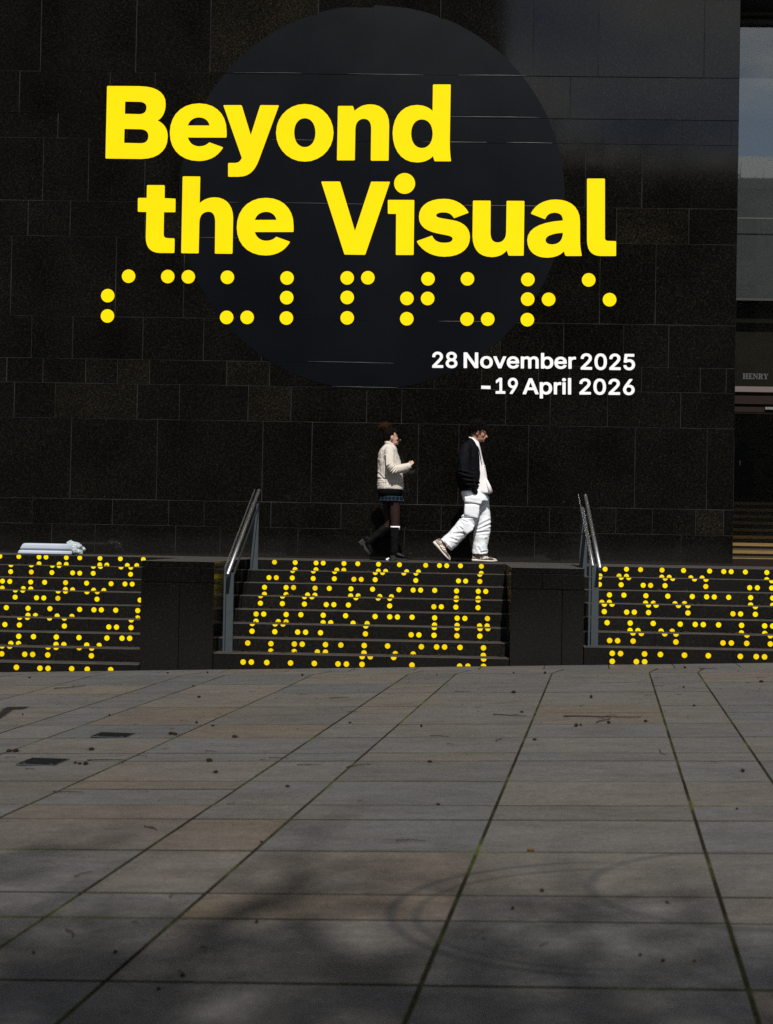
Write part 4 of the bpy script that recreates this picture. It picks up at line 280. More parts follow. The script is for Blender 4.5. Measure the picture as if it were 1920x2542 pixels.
M_WALL = granite('polished_black_granite', 0.0028, 1.5, 0.055, dust=0.10, var=0.3, spec=0.62)
M_PIER = granite('honed_black_granite', 0.0022, 1.7, 0.16, var=0.2)
M_STEP = granite('step_granite', 0.0024, 1.5, 0.42, var=0.25, spec=0.25)
def weathered():
    g = G('weathered_step_tread', 0.75, 0.3); p = g.pos()
    n = g.noise(g.map(p, (1, 3, 1)), 7, 5, 0.65); f = g.noise(p, 160, 2)
    c = g.ramp(n, [(0.3, (0.022, 0.019, 0.016)), (0.55, (0.042, 0.038, 0.033)), (0.8, (0.066, 0.061, 0.055))])
    c = g.mix(1.0, c, g.ramp(f, [(0.3, (0.6,)*3), (0.7, (1.3,)*3)]), 'MULTIPLY'); g.color(c); g.bump(f, 0.3, 0.002); return g.m
M_TREAD = weathered()
def mortar():
    g = G('grey_joint_mortar', 0.9, 0.2); p = g.pos(); n = g.noise(p, 2.3, 4, 0.65)
    g.color(g.ramp(n, [(0.32, (0.005, 0.005, 0.005)), (0.5, (0.020, 0.020, 0.021)), (0.72, (0.046, 0.046, 0.048))])); return g.m
M_MORTAR = mortar()
M_CORE = mat('dark_masonry_core', (0.006, 0.006, 0.006), 0.9, 0, 0.2)
def slabmat():
    g = G('grey_sandstone_paving', 0.72, 0.35); p = g.pos(); r = g.rand()
    base = g.ramp(r, [(0.0, (0.083, 0.078, 0.074)), (0.2, (0.066, 0.067, 0.070)), (0.4, (0.088, 0.078, 0.068)), (0.55, (0.071, 0.070, 0.070)), (0.7, (0.077, 0.075, 0.074)), (0.85, (0.086, 0.071, 0.057)), (0.93, (0.064, 0.062, 0.061)), (1.0, (0.080, 0.077, 0.075))])
    w = g.map(p, (0.85, 1.9, 1), rot=(0, 0, 0.07))
    off = g.math('MULTIPLY', r, 37.0)
    cmb = g.t.nodes.new('ShaderNodeCombineXYZ'); g.l(off, cmb.inputs[0]); g.l(off, cmb.inputs[1])
    ad = g.t.nodes.new('ShaderNodeVectorMath'); ad.operation = 'ADD'; g.l(w, ad.inputs[0]); g.l(cmb.outputs[0], ad.inputs[1]); wv = ad.outputs[0]
    n1 = g.noise(wv, 2.2, 6, 0.62); n2 = g.noise(wv, 9, 4, 0.6); n3 = g.noise(p, 170, 3, 0.8); n4 = g.noise(p, 0.8, 3)
    c = g.mix(1.0, base, g.ramp(n1, [(0.28, (0.80, 0.79, 0.79)), (0.5, (1, 1, 1)), (0.75, (1.14, 1.13, 1.12))]), 'MULTIPLY')
    c = g.mix(1.0, c, g.ramp(n2, [(0.3, (0.86,)*3), (0.7, (1.13,)*3)]), 'MULTIPLY')
    c = g.mix(1.0, c, g.ramp(n3, [(0.3, (0.62,)*3), (0.7, (1.36,)*3)]), 'MULTIPLY')
    n5 = g.noise(p, 38, 4, 0.7); c = g.mix(1.0, c, g.ramp(n5, [(0.3, (0.80,)*3), (0.7, (1.18,)*3)]), 'MULTIPLY')
    c = g.mix(g.ramp(n4, [(0.5, (0, 0, 0)), (0.75, (0.45,)*3)]), c, g.mix(1.0, c, (1.15, 0.95, 0.72), 'MULTIPLY'))
    # rust brown smears
    sm = g.ramp(g.noise(g.map(p, (1.1, 3.2, 1), rot=(0, 0, 0.07)), 1.7, 5, 0.65), [(0.60, (0, 0, 0)), (0.72, (0.6,)*3)])
    c = g.mix(sm, c, (0.066, 0.047, 0.033))
    # tyre marks: rings lying on the paving
    s = g.sep(p)
    def ring(cx, cy, rad, wd, dark, ymin=None, xmax=None):
        dx = g.math('SUBTRACT', s[0], cx); dy = g.math('SUBTRACT', s[1], cy)
        d = g.math('SQRT', g.math('ADD', g.math('MULTIPLY', dx, dx), g.math('MULTIPLY', dy, dy)))
        d = g.math('ADD', d, g.math('MULTIPLY', g.noise(p, 1.1, 1), 0.05))
        e = g.math('DIVIDE', g.math('SUBTRACT', d, rad+0.025), wd); e = g.math('MULTIPLY', e, e)
        k = g.math('MULTIPLY', g.math('SUBTRACT', 1.0, e, True), dark)
        k = g.math('MULTIPLY', k, g.math('ADD', 0.55, g.math('MULTIPLY', g.noise(p, 5.0, 3), 0.8)))
        if xmax is not None:
            k = g.math('MULTIPLY', k, g.math('MULTIPLY', g.math('SUBTRACT', xmax, s[0]), 3.0, True))
        return k
    tot = ring(1.12, -9.87, 0.615, 0.034, 0.55)
    for a in (ring(0.56, -10.2, 0.78, 0.028, 0.7, xmax=0.72), ring(0.55, -10.23, 0.68, 0.024, 0.6, xmax=0.7)): tot = g.math('ADD', tot, a, True)
    c = g.mix(tot, c, (0.03, 0.031, 0.033))
    g.color(c); g.rough(g.ramp(n1, [(0.3, (0.62,)*3), (0.7, (0.8,)*3)])); g.bump(g.math('ADD', n3, g.math('MULTIPLY', n2, 1.5)), 0.35, 0.003)
    return g.m
M_SLAB = slabmat()
def mossmat():
    g = G('mossy_joint_soil', 0.95, 0.1); p = g.pos()
    n = g.noise(p, 1.7, 4, 0.6); f = g.noise(p, 90, 3)
    c = g.ramp(n, [(0.40, (0.010, 0.007, 0.005)), (0.54, (0.022, 0.024, 0.008)), (0.72, (0.055, 0.072, 0.014))])
    c = g.mix(1.0, c, g.ramp(f, [(0.3, (0.45,)*3), (0.7, (1.5,)*3)]), 'MULTIPLY'); g.color(c); g.bump(f, 0.8, 0.006); return g.m
M_MOSS = mossmat()
def farstone():
    g = G('plaza_stone', 0.8, 0.3); p = g.pos()
    br = g.t.nodes.new('ShaderNodeTexBrick'); br.inputs['Scale'].default_value = 0.7
    br.inputs['Color1'].default_value = (0.078, 0.077, 0.078, 1); br.inputs['Color2'].default_value = (0.088, 0.08, 0.072, 1); br.inputs['Mortar'].default_value = (0.03, 0.03, 0.02, 1); br.inputs['Mortar Size'].default_value = 0.008
    g.l(p, br.inputs['Vector']); g.color(br.outputs['Color']); return g.m
M_PLAZA = farstone()
def vinyl():
    g = G('satin_black_vinyl', 0.3, 0.33); p = g.pos()
    n = g.noise(g.map(p, (0.5, 1, 0.5)), 1.5, 3); f = g.noise(p, 420, 1)
    g.color(g.ramp(n, [(0.3, (0.0010, 0.0018, 0.0034)), (0.7, (0.0014, 0.0026, 0.0046))]))
    g.rough(g.math('ADD', 0.22, g.math('MULTIPLY', n, 0.1))); g.bump(f, 0.12, 0.001); return g.m
M_VINYL = vinyl()
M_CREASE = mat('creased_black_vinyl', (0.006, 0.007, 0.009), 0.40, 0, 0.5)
def yellow():
    g = G('yellow_vinyl', 0.6, 0.08); p = g.pos()
    n = g.noise(p, 2.0, 4); f = g.noise(p, 30, 3)
    c = g.ramp(n, [(0.3, (0.93, 0.70, 0.0)), (0.7, (0.96, 0.74, 0.0))])
    g.color(c); return g.m
M_YEL = yellow()
def yellow_worn():
    g = G('scuffed_yellow_vinyl', 0.6, 0.08); p = g.pos(); r = g.rand()
    f = g.noise(p, 60, 4, 0.7); n = g.noise(p, 5, 3)
    c = g.mix(g.ramp(r, [(0.7, (0, 0, 0)), (1.0, (0.45,)*3)]), (0.86, 0.62, 0.0), (0.62, 0.44, 0.01))
    c = g.mix(g.ramp(g.math('MULTIPLY', f, g.math('ADD', 0.45, n)), [(0.62, (0, 0, 0)), (0.74, (0.85,)*3)]), c, (0.06, 0.045, 0.02))
    g.color(c); return g.m
M_YELW = yellow_worn()
M_WHITE = mat('white_vinyl', (0.86, 0.87, 0.88), 0.5, 0, 0.3)
def paintsteel():
    g = G('blue_grey_painted_steel', 0.45, 0.4); p = g.pos()
    n = g.noise(p, 14, 4); f = g.noise(p, 300, 2)
    c = g.mix(1.0, g.ramp(n, [(0.3, (0.034, 0.043, 0.051)), (0.7, (0.042, 0.052, 0.061))]), g.ramp(f, [(0.3, (0.85,)*3), (0.7, (1.15,)*3)]), 'MULTIPLY'); g.color(c); g.bump(f, 0.15, 0.001); return g.m
M_STEEL = paintsteel()
def brushed():
    g = G('brushed_stainless_steel', 0.3, 0.5, 1.0); p = g.pos()
    n = g.noise(g.map(p, (40, 3, 3)), 6, 4); g.color(g.ramp(n, [(0.3, (0.24, 0.24, 0.245)), (0.7, (0.36, 0.36, 0.365))])); g.rough(g.ramp(n, [(0.3, (0.36,)*3), (0.7, (0.5,)*3)])); return g.m
M_INOX = brushed()
M_BLACK = mat('black_shadow_gap', (0.006, 0.006, 0.006), 0.7, 0, 0.3)
M_BRONZE = mat('brown_anodised_aluminium', (0.016, 0.0095, 0.008), 0.6, 0.0, 0.1)
M_PINK = mat('pale_transom_cap', (0.11, 0.085, 0.078), 0.7)
M_FRAME = mat('dark_window_frame', (0.02, 0.02, 0.019), 0.5)
M_FRAMEL = mat('grey_window_frame', (0.05, 0.055, 0.052), 0.5)
def glassmat(name, tint, refl):
    m = bpy.data.materials.new(name); m.use_nodes = True; t = m.node_tree; t.nodes.clear()
    o = t.nodes.new('ShaderNodeOutputMaterial'); mx = t.nodes.new('ShaderNodeMixShader'); tr = t.nodes.new('ShaderNodeBsdfTransparent'); gl = t.nodes.new('ShaderNodeBsdfGlossy')
    tr.inputs['Color'].default_value = (*tint, 1); gl.inputs['Roughness'].default_value = 0.015; gl.inputs['Color'].default_value = (0.95, 0.98, 1.0, 1)
    lw = t.nodes.new('ShaderNodeLayerWeight'); lw.inputs['Blend'].default_value = 0.5; fr = t.nodes.new('ShaderNodeMath'); fr.operation = 'POWER'; fr.inputs[1].default_value = 5; t.links.new(lw.outputs['Facing'], fr.inputs[0])
    ad = t.nodes.new('ShaderNodeMath'); ad.operation = 'ADD'; ad.inputs[1].default_value = refl + 0.04; ad.use_clamp = True
    t.links.new(fr.outputs[0], ad.inputs[0]); t.links.new(ad.outputs[0], mx.inputs['Fac'])
    t.links.new(tr.outputs[0], mx.inputs[1]); t.links.new(gl.outputs[0], mx.inputs[2]); t.links.new(mx.outputs[0], o.inputs['Surface'])
    return m
M_GLASS = glassmat('coated_window_glass', (0.86, 0.89, 0.89), 0.10)
M_GLASSD = glassmat('door_glass', (0.92, 0.93, 0.90), 0.0)
M_BLIND = mat('grey_roller_blind', (0.062, 0.064, 0.063), 0.9)
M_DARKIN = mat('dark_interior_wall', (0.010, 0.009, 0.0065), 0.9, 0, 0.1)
def wood():
    g = G('warm_timber_step', 0.6, 0.3); p = g.pos()
    n = g.noise(g.map(p, (2, 30, 30)), 3, 4); g.color(g.ramp(n, [(0.3, (0.22, 0.135, 0.055)), (0.7, (0.32, 0.21, 0.09))])); return g.m
M_WOOD = wood()
M_WOODD = mat('shadowed_step_riser', (0.05, 0.043, 0.03), 0.7)  # riser colour carries the olive shadow under the nosings; floor shares it
M_TEXTG = mat('frosted_lettering', (0.045, 0.05, 0.053), 0.7)
M_TEXTD = mat('dark_door_lettering', (0.004, 0.0045, 0.004), 0.9, 0, 0.0)

# ================================================================== ground and paving
def sheet(name, pts, mat_, kind='structure', parent=None):
    bm = bmesh.new(); bm.faces.new([bm.verts.new(p) for p in pts]); return tag(from_bm(name, bm, mat_, parent), kind=kind)
def gp(x, y, dz): return (x, y, gz(x, y) + dz)
gr = sheet('ground', [gp(-150, -160, -0.06), gp(150, -160, -0.06), gp(150, 60, -0.06), gp(-150, 60, -0.06)], M_PLAZA)
pavement = thing('pavement', (0, -8, gz(0, -8)), kind='structure')
def cell(a, b): # skewed paving grid: a = column line, b = row line
    y = (b - 0.07*a) / (1 + 0.007); x = a + 0.1*y; return x, y
COLS = [-10.72, -9.77, -9.30, -8.35, -7.40, -6.93, -5.98, -5.07, -4.60, -3.65, -2.71, -2.27, -1.37, -0.415, 0.06, 1.01, 1.96, 2.43, 3.38, 4.33, 4.80, 5.75, 6.70, 7.17, 8.12, 9.07, 9.54]
rows = [0.62] + ROWS + [-11.78, -12.12, -12.85, -13.55, -13.90, -14.6, -15.3, -15.65, -16.4, -17.1]
EXTRA = {15: (-4.45, 3), }
sheet('joint_bedding', [gp(-11.5, -17.3, -0.0012), gp(9.6, -17.3, -0.0012), gp(9.6, -0.02, -0.0012), gp(-11.5, -0.02, -0.0012)], M_MOSS, parent=pavement)
far = bmesh.new(); nfar = 0; rs = random.Random(3)
def slab(bm, a0, a1, b0, b1, dz, tilt, yclip):
    q = [cell(a0, b0), cell(a1, b0), cell(a1, b1), cell(a0, b1)]
    if yclip is not None: q = [(x, min(y, yclip)) for x, y in q]
    ch = 0.002
    cx = sum(p[0] for p in q)/4; cy = sum(p[1] for p in q)/4
    def pt(x, y, z, s):
        dx, dy = x-cx, y-cy; k = 1 - s/max(0.05, abs(dx)); m = 1 - s/max(0.05, abs(dy))
        X, Y = cx+dx*k, cy+dy*m
        return (X, Y, gz(X, Y) + z + tilt[0]*dx + tilt[1]*dy)
    top = [bm.verts.new(pt(x, y, dz, ch)) for x, y in q]; mid = [bm.verts.new(pt(x, y, dz-0.0018, 0)) for x, y in q]; bot = [bm.verts.new(pt(x, y, -0.04, 0)) for x, y in q]
    f = bm.faces.new(top)
    for i in range(4):
        j = (i+1) % 4
        bm.faces.new((top[i], top[j], mid[j], mid[i])).material_index = 1; bm.faces.new((mid[i], mid[j], bot[j], bot[i])).material_index = 1
def in_view(x, y):
    z = y + 15.375
    if z < 3.4: return False
    px = 1145 + 3641*x/z
    return -260 < px < 2180
# border course against the bottom step
xb = -9.0
while xb < 9.0:
    xe = xb + 0.66; bm = bmesh.new()
    def bpt(x, t):   # t 0 = step face, 1 = first row line
        yl = (ROWS[0] - 0.07*x); return x, (-0.012 if t == 0 else -0.012 + (yl + 0.010)*0.5)
    q = [bpt(xb+0.006, 0), bpt(xe-0.006, 0), bpt(xe-0.006-0.09*rs.random(), 1), bpt(xb+0.006-0.09*rs.random(), 1)]
    q = [q[0], q[1], (q[1][0]-0.04, q[2][1]), (q[0][0]-0.04, q[3][1])]
    t = [bm.verts.new((x, y, gz(x, y))) for x, y in q]; b_ = [bm.verts.new((x, y, gz(x, y)-0.04)) for x, y in q]
    bm.faces.new(t)
    for i in range(4): bm.faces.new((t[i], t[(i+1) % 4], b_[(i+1) % 4], b_[i]))
    from_bm('paving_slab', bm, M_SLAB, pavement); xb = xe
for i in range(len(COLS)-1):
    for j in range(len(rows)-1):
        a0, a1, b0, b1 = COLS[i], COLS[i+1], rows[j], rows[j+1]
        x, y = cell((a0+a1)/2, (b0+b1)/2)
        gx = 0.0063; gy = 0.0050 + 0.0035*rs.random()
        dz = rs.uniform(-0.0002, 0.0012); tl = (rs.uniform(-1, 1)*0.0005, rs.uniform(-1, 1)*0.0006)
        if j == 0:   # first row is cut to the border line
            cut = -0.022 + (ROWS[0] - 0.07*x + 0.010)*0.5 - 0.004
            if cell(a0, b1)[1] > cut: continue
            args = (a0+gx, a1-gx, b0-gy, b1+gy, dz, tl, cut)
        else: args = (a0+gx, a1-gx, b0-gy, b1+gy, dz, tl, None)
        parts = [args]
        if j in (4, 9) and rs.random() < 0.25 and j > 0:   # a few slabs are halved along the row
            m = (b0+b1)/2 + 0.1; parts = [(a0+gx, a1-gx, b0-gy, m+0.004, dz, tl, None), (a0+gx, a1-gx, m-0.004, b1+gy, -dz, tl, None)]
        for ar in parts:
            if in_view(x, y):
                bm = bmesh.new(); slab(bm, *ar); from_bm('paving_slab', bm, [M_SLAB, M_MOSS], pavement)
            else: slab(far, *ar)
o = from_bm('outer_paving', far, [M_SLAB, M_MOSS], pavement); o['kind'] = 'stuff'

# ================================================================== landing behind the steps
FL = [(9, -9.0, -3.36, 'left'), (8, -2.585, 0.528, 'middle'), (7, 1.30, 9.0, 'right')]
PIERS = [(-3.358, -2.587), (0.530, 1.298)]
bm = bmesh.new()
for n, x0, x1, _ in FL: add_box(bm, x0, x1, (n-1)*T + 0.30, YW+0.02, -0.6, -0.001)
for (x0, x1), yb in zip(PIERS, (2.0, 1.9)): add_box(bm, x0+0.002, x1-0.002, yb+0.6, YW+0.019, -0.6, -0.002)
add_box(bm, 3.5, 9.0, YW+0.02, 12.0, -0.6, -0.003)
tag(from_bm('landing', bm, M_TREAD), kind='structure')

# ================================================================== stair flights with braille dots
FLAB = ['broad dark granite steps with yellow braille dots, at the left edge below the wrapped bundle',
        'dark granite steps with yellow braille dots between the two stone piers',
        'dark granite steps with yellow braille dots below the glass entrance, right of both piers']
def step_block(x0, x1, k, n, last):
    yk = (n-1-k)*T; z1 = stepz(k)
    z0 = stepz(k+1) - 0.03 if not last else gz((x0+x1)/2, 0) - 0.25
    bm = bmesh.new(); ch = 0.004
    yb = yk + T + (0.02 if k > 0 else 0.004)
    P = lambda x, y, z: bm.verts.new((x, y, z))
    A = [P(x0, yk, z0), P(x1, yk, z0), P(x1, yk, z1-ch), P(x0, yk, z1-ch)]
    B = [P(x0, yk+ch, z1), P(x1, yk+ch, z1)]; D = [P(x0, yb, z1), P(x1, yb, z1)]; E_ = [P(x0, yb, z0), P(x1, yb, z0)]
    bm.faces.new(A)
    f1 = bm.faces.new((A[3], A[2], B[1], B[0])); f2 = bm.faces.new((B[0], B[1], D[1], D[0]))
    f1.material_index = 1; f2.material_index = 1
    bm.faces.new((D[0], D[1], E_[1], E_[0])); bm.faces.new((A[0], E_[0], E_[1], A[1]))
    bm.faces.new((A[0], A[3], B[0], D[0], E_[0])); bm.faces.new((A[1], E_[1], D[1], B[1], A[2]))
    return bm
def dot_mesh(r, n=22, zlo=-9, zhi=9, th=0.0016, notch=None):
    pts = []
    for i in range(n):
        a = 2*PI*i/n; rr = r
        if notch and abs((a-notch+PI) % (2*PI)-PI) < 0.35: rr = r*0.45
        z = min(max(rr*math.sin(a), zlo), zhi); q = (rr*math.cos(a), z)
        if zlo < rr*math.sin(a) < zhi or not pts or abs(q[0]-pts[-1][0]) > 1e-5: pts.append(q)
    # keep only extremes of the flat chords
    out = []
    for i, q in enumerate(pts):
        a, b = pts[i-1], pts[(i+1) % len(pts)]
        if abs(q[1]-a[1]) < 1e-9 and abs(q[1]-b[1]) < 1e-9: continue
        out.append(q)
    return out
def place_dot(parent, name, x, y, z, outl, mt, th=0.0016):
    bm = bmesh.new(); d = parent_loc(parent)
    f = [bm.verts.new((px, -th, pz)) for px, pz in outl]; b = [bm.verts.new((px, 0.0004, pz)) for px, pz in outl]
    bm.faces.new(f); n = len(f)
    for i in range(n): bm.faces.new((f[i], f[(i+1) % n], b[(i+1) % n], b[i]))
    o = from_bm(name, bm, mt, parent, world=False); o.location = Vector((x, y-0.0006, z)) - d; return o
FULL = {}
def full_dot(r, mt):
    key = (r, mt.name)
    if key not in FULL:
        bm = bmesh.new(); outl = dot_mesh(r, 30)
        f = [bm.verts.new((px, -0.0016, pz)) for px, pz in outl]; b = [bm.verts.new((px, 0.0004, pz)) for px, pz in outl]
        bm.faces.new(f); n = len(f)
        for i in range(n): bm.faces.new((f[i], f[(i+1) % n], b[(i+1) % n], b[i]))
        bmesh.ops.recalc_face_normals(bm, faces=bm.faces[:])
        me = bpy.data.meshes.new('braille_dot'); bm.to_mesh(me); bm.free(); me.materials.append(mt); FULL[key] = me
    return FULL[key]
RD = 0.0285
for fi, (n, x0, x1, side) in enumerate(FL):
    fl = thing('stair_flight', ((max(x0, -6)+min(x1, 4.5))/2, 0, gz((max(x0, -6)+min(x1, 4.5))/2, 0)), FLAB[fi], 'steps', 'granite stair flights')
    SJ_ = {}
    for k, x in SJ[fi]: SJ_.setdefault(k, []).append(x)
    for k in range(n):
        xs = sorted([x for x in SJ_.get(k, []) if x0+0.2 < x < x1-0.2])
        lo, hi = x0+0.004, x1-0.004
        if fi == 0:
            v = xs[0] if xs else -4.4; w = v - 1.35
            while w > x0+0.5: xs.insert(0, w); w -= 1.35
        if fi == 2:
            v = xs[-1] if xs else 2.6; w = v + 1.35
            while w < x1-0.5: xs.append(w); w += 1.35
        ed = [lo] + xs + [hi]
        for a, b in zip(ed, ed[1:]):
            from_bm('step_stone', step_block(a+0.0015, b-0.0015, k, n, k == n-1), [M_STEP, M_TREAD], fl)
    dl = parent_loc(fl); rd = random.Random(fi)
    for k, x, z in DOTS[fi]:
        yk = (n-1-k)*T
        ztop = stepz(k) - 0.004; zbot = stepz(k+1) if k < n-1 else gz(x, 0) + 0.002
        mt = M_YELW if (k >= n-2 or rd.random() < 0.18) else M_YEL
        if z-RD < zbot or z+RD > ztop:
            outl = dot_mesh(RD, 26, zbot-z, ztop-z)
            if len(outl) > 3: place_dot(fl, 'braille_dot', x, yk, z, outl, mt)
        else:
            o = bpy.data.objects.new('braille_dot', full_dot(RD, mt)); C.objects.link(o); o.parent = fl; o.location = Vector((x, yk-0.0006, z)) - dl

# ================================================================== stone piers
PLAB = ['square black granite pier left of the middle steps, beside the first handrail', 'square black granite pier right of the middle steps, beside the second handrail']
for pi, (x0, x1) in enumerate(PIERS):
    base = gz((x0+x1)/2, 0) - 0.2; back = (2.65, 2.35)[pi]
    pr = thing('stone_pier', ((x0+x1)/2, 0.5, gz((x0+x1)/2, 0)), PLAB[pi], 'pier', 'granite piers between the flights')
    jt = [-2.733, 0.86][pi]; jl = [-2.951, 1.071][pi]; ch = 0.003; g2 = 0.003
    def pst(name, a, b, z0, z1, y0=0.0):
        bm = bmesh.new(); add_box(bm, a, b, y0, back, z0, z1, 0.003)
        bm.normal_update()
        if name == 'coping_stone':
            for f_ in bm.faces:
                if f_.calc_center_median().z > z1-0.0032: f_.material_index = 1
        from_bm(name, bm, [M_PIER, M_TREAD], pr)
    pst('coping_stone', x0+0.001, (x0+x1)/2-g2/2, -0.062, -0.0005, 0.003); pst('coping_stone', (x0+x1)/2+g2/2, x1-0.001, -0.062, -0.0005, 0.003)
    pst('pier_stone', x0, jt-g2/2, -0.224, -0.066); pst('pier_stone', jt+g2/2, x1, -0.224, -0.066)
    pst('pier_stone', x0, jl-g2/2, base, -0.229); pst('pier_stone', jl+g2/2, x1, base, -0.229)
    box('pier_core', x0+0.02, x1-0.02, 0.02, back-0.02, base, -0.03, M_CORE, pr)

# ================================================================== the black wall
wall = thing('granite_wall', (-2, YW+0.2, 0), 'tall black granite gallery wall of large coursed blocks', 'wall')
XR = 3.532; XL = -12.0; rw = random.Random(11)
courses = [(a, b, list(v)) for a, b, v in COURSES]
zt = courses[0][0]
for hh in (0.52, 1.06, 0.33, 0.83):
    xs = []; x = -5.6 + rw.random()*0.8
    while x < XR-0.4: xs.append(x); x += rw.uniform(0.6, 1.6)
    courses.insert(0, (zt+hh, zt, xs)); zt += hh
GAP = 0.0055
for z1, z0, xs in courses:
    xs = [x for x in xs if x < XR-0.05]
    x = min(xs) - rw.uniform(0.9, 1.4)
    while x > XL+0.4: xs.append(x); x -= rw.uniform(0.7, 1.5)
    ed = [XL] + sorted(xs) + [XR]
    for a, b in zip(ed, ed[1:]):
        bm = bmesh.new(); proud = rw.uniform(0, 0.0016)
        front_chamfer_block(bm, a+GAP/2, b-GAP/2, YW-proud, YW+0.09, z0+GAP/2, z1-GAP/2, 0.003, rw.gauss(0, .0016), (.0045 if z0 > 5.7 else -.003) + rw.gauss(0, .0016))
        from_bm('wall_block', bm, M_WALL, wall)
box('joint_mortar', XL, XR-0.004, YW+0.0040, YW+0.0065, -0.3, zt, M_MORTAR, wall)
box('wall_core', XL, XR-0.003, YW+0.0950, YW+0.60, -0.3, zt, M_CORE, wall)
TOPZ = zt

# ================================================================== vinyl disc and lettering on the wall
disc = thing('vinyl_disc', (-1.25, YW, 2.24), 'huge satin black vinyl circle stuck on the granite wall behind the yellow title', 'wall graphic')
CX, CZ, CR = -1.2565, 4.753, 2.532
zl = sorted({c[0] for c in courses} | {c[1] for c in courses})
zl = [CZ-CR] + [z for z in zl if CZ-CR < z < CZ+CR] + [CZ+CR]
rv = random.Random(5)
for z0, z1 in zip(zl, zl[1:]):
    hw = lambda z: math.sqrt(max(0, CR*CR-(z-CZ)**2))
    wmax = max(hw(z0), hw(z1)) if not (z0 < CZ < z1) else CR
    lines = [-9, -1.99 if z0 > 5.5 else -2.12, -1.285, -0.39 if z0 > 6.3 else 0.43, 9]
    for xa, xb_ in zip(lines, lines[1:]):
        # outline of this strip: slice of the disc between z0..z1 and xa..xb
        pts = []
        m = 26; zz = [z0 + (z1-z0)*i/m for i in range(m+1)]
        right = [(min(CX+hw(z), xb_-0.0006), z) for z in zz if CX+hw(z) > xa and CX-hw(z) < xb_]
        left = [(max(CX-hw(z), xa+0.0006), z) for z in zz if CX+hw(z) > xa and CX-hw(z) < xb_]
        if len(right) < 2: continue
        if right[-1][0]-left[-1][0] < 0.002 and right[0][0]-left[0][0] < 0.002: continue
        bm = bmesh.new(); yo = YW-0.0035-rv.uniform(0, 0.0008)
        lip = 0.0
        for zj, gg in ((6.366, .008), (5.809, .007 if xb_ > -.5 else .002), (5.482, .005), (4.651, .004), (3.127, .003), (2.569, .0045), (2.2475, .009)):
            if abs(z1-zj) < .02: lip = gg*rv.choice((.5, 1.0, 1.0))
        R_ = [bm.verts.new((x, yo, z-(lip*(.4+1.2*rv.random()) if i == len(right)-1 else 0.0))) for i, (x, z) in enumerate(right)]
        L_ = [bm.verts.new((x, yo, z-(lip*(.4+1.2*rv.random()) if i == len(left)-1 else 0.0))) for i, (x, z) in enumerate(left)]
        for i in range(len(R_)-1):
            try: bm.faces.new((L_[i], R_[i], R_[i+1], L_[i+1]))
            except ValueError: pass
        from_bm('vinyl_strip', bm, M_VINYL, disc)
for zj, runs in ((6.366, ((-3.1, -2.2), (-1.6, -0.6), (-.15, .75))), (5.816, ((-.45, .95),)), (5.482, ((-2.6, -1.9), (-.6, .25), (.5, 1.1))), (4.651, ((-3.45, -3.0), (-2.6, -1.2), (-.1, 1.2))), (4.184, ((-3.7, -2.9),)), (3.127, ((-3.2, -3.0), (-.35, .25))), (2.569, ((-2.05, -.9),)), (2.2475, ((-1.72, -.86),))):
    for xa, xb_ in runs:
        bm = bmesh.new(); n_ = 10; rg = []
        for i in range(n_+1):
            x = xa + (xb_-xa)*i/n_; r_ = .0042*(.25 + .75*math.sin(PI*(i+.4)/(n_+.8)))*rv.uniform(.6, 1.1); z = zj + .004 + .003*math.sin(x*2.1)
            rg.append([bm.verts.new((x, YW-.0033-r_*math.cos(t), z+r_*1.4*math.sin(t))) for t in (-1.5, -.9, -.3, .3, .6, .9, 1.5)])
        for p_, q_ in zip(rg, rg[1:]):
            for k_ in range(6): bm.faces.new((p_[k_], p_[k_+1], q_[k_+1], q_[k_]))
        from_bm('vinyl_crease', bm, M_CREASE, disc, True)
title = thing('title_lettering', (-1.2, YW, 3.9), 'giant yellow title reading Beyond the Visual across the black circle', 'lettering')
for ch, cs in TITLE:
    o = poly_plate('letter', cs, YW-0.0095, 0.003, M_YEL, title)
br = thing('braille_lettering', (-1.2, YW, 3.2), 'row of large yellow braille dots on the wall under the title', 'lettering')
dl = parent_loc(br)
for x, z in WALLDOTS:
    o = bpy.data.objects.new('braille_dot', full_dot(0.0887, M_YEL)); C.objects.link(o); o.parent = br; o.location = Vector((x, YW-0.0065, z)) - dl
dt = thing('date_lettering', (0.8, YW, 2.3), 'small white date lettering reading 28 November 2025 to 19 April 2026', 'lettering')
for wd, ch, cs in DATE: poly_plate('letter', cs, YW-0.0095, 0.003, M_WHITE, dt)

# ================================================================== glass entrance at the right
GY = 4.30
ent = thing('glass_entrance', (4.5, GY, 0), 'recessed glass entrance with brown metal transom at the right end of the wall', 'entrance')
gx0, gx1 = 3.56, 8.5
box('glass_pane', gx0, gx1, GY, GY+0.012, 4.665, 7.285, M_GLASS, ent)
box('glass_pane', gx0, gx1, GY, GY+0.012, 3.58, 4.655, M_GLASS, ent)
box('pane_joint', gx0, gx1, GY-0.002, GY+0.01, 4.656, 4.664, M_PINK, ent)
box('glass_pane', gx0, gx1, GY, GY+0.012, 2.39, 3.55, M_GLASSD, ent)
box('window_frame', gx0, gx1, GY-0.02, GY+0.06, 3.55, 3.58, M_FRAME, ent)
box('window_frame', gx0, gx1, GY-0.03, GY+0.08, 7.285, 7.335, M_FRAMEL, ent)
box('window_frame', gx0, gx1, GY-0.01, GY+0.10, 7.335, 7.385, M_BLACK, ent)
box('window_frame', gx0, gx1, GY-0.04, GY+0.10, 7.385, 7.43, M_FRAMEL, ent)
box('soffit', XR-0.002, gx1, GY-0.55, GY+3.0, 7.43, TOPZ, M_BLACK, ent)
box('transom_cap', gx0, gx1, GY-0.10, GY+0.02, 2.315, 2.388, M_PINK, ent)
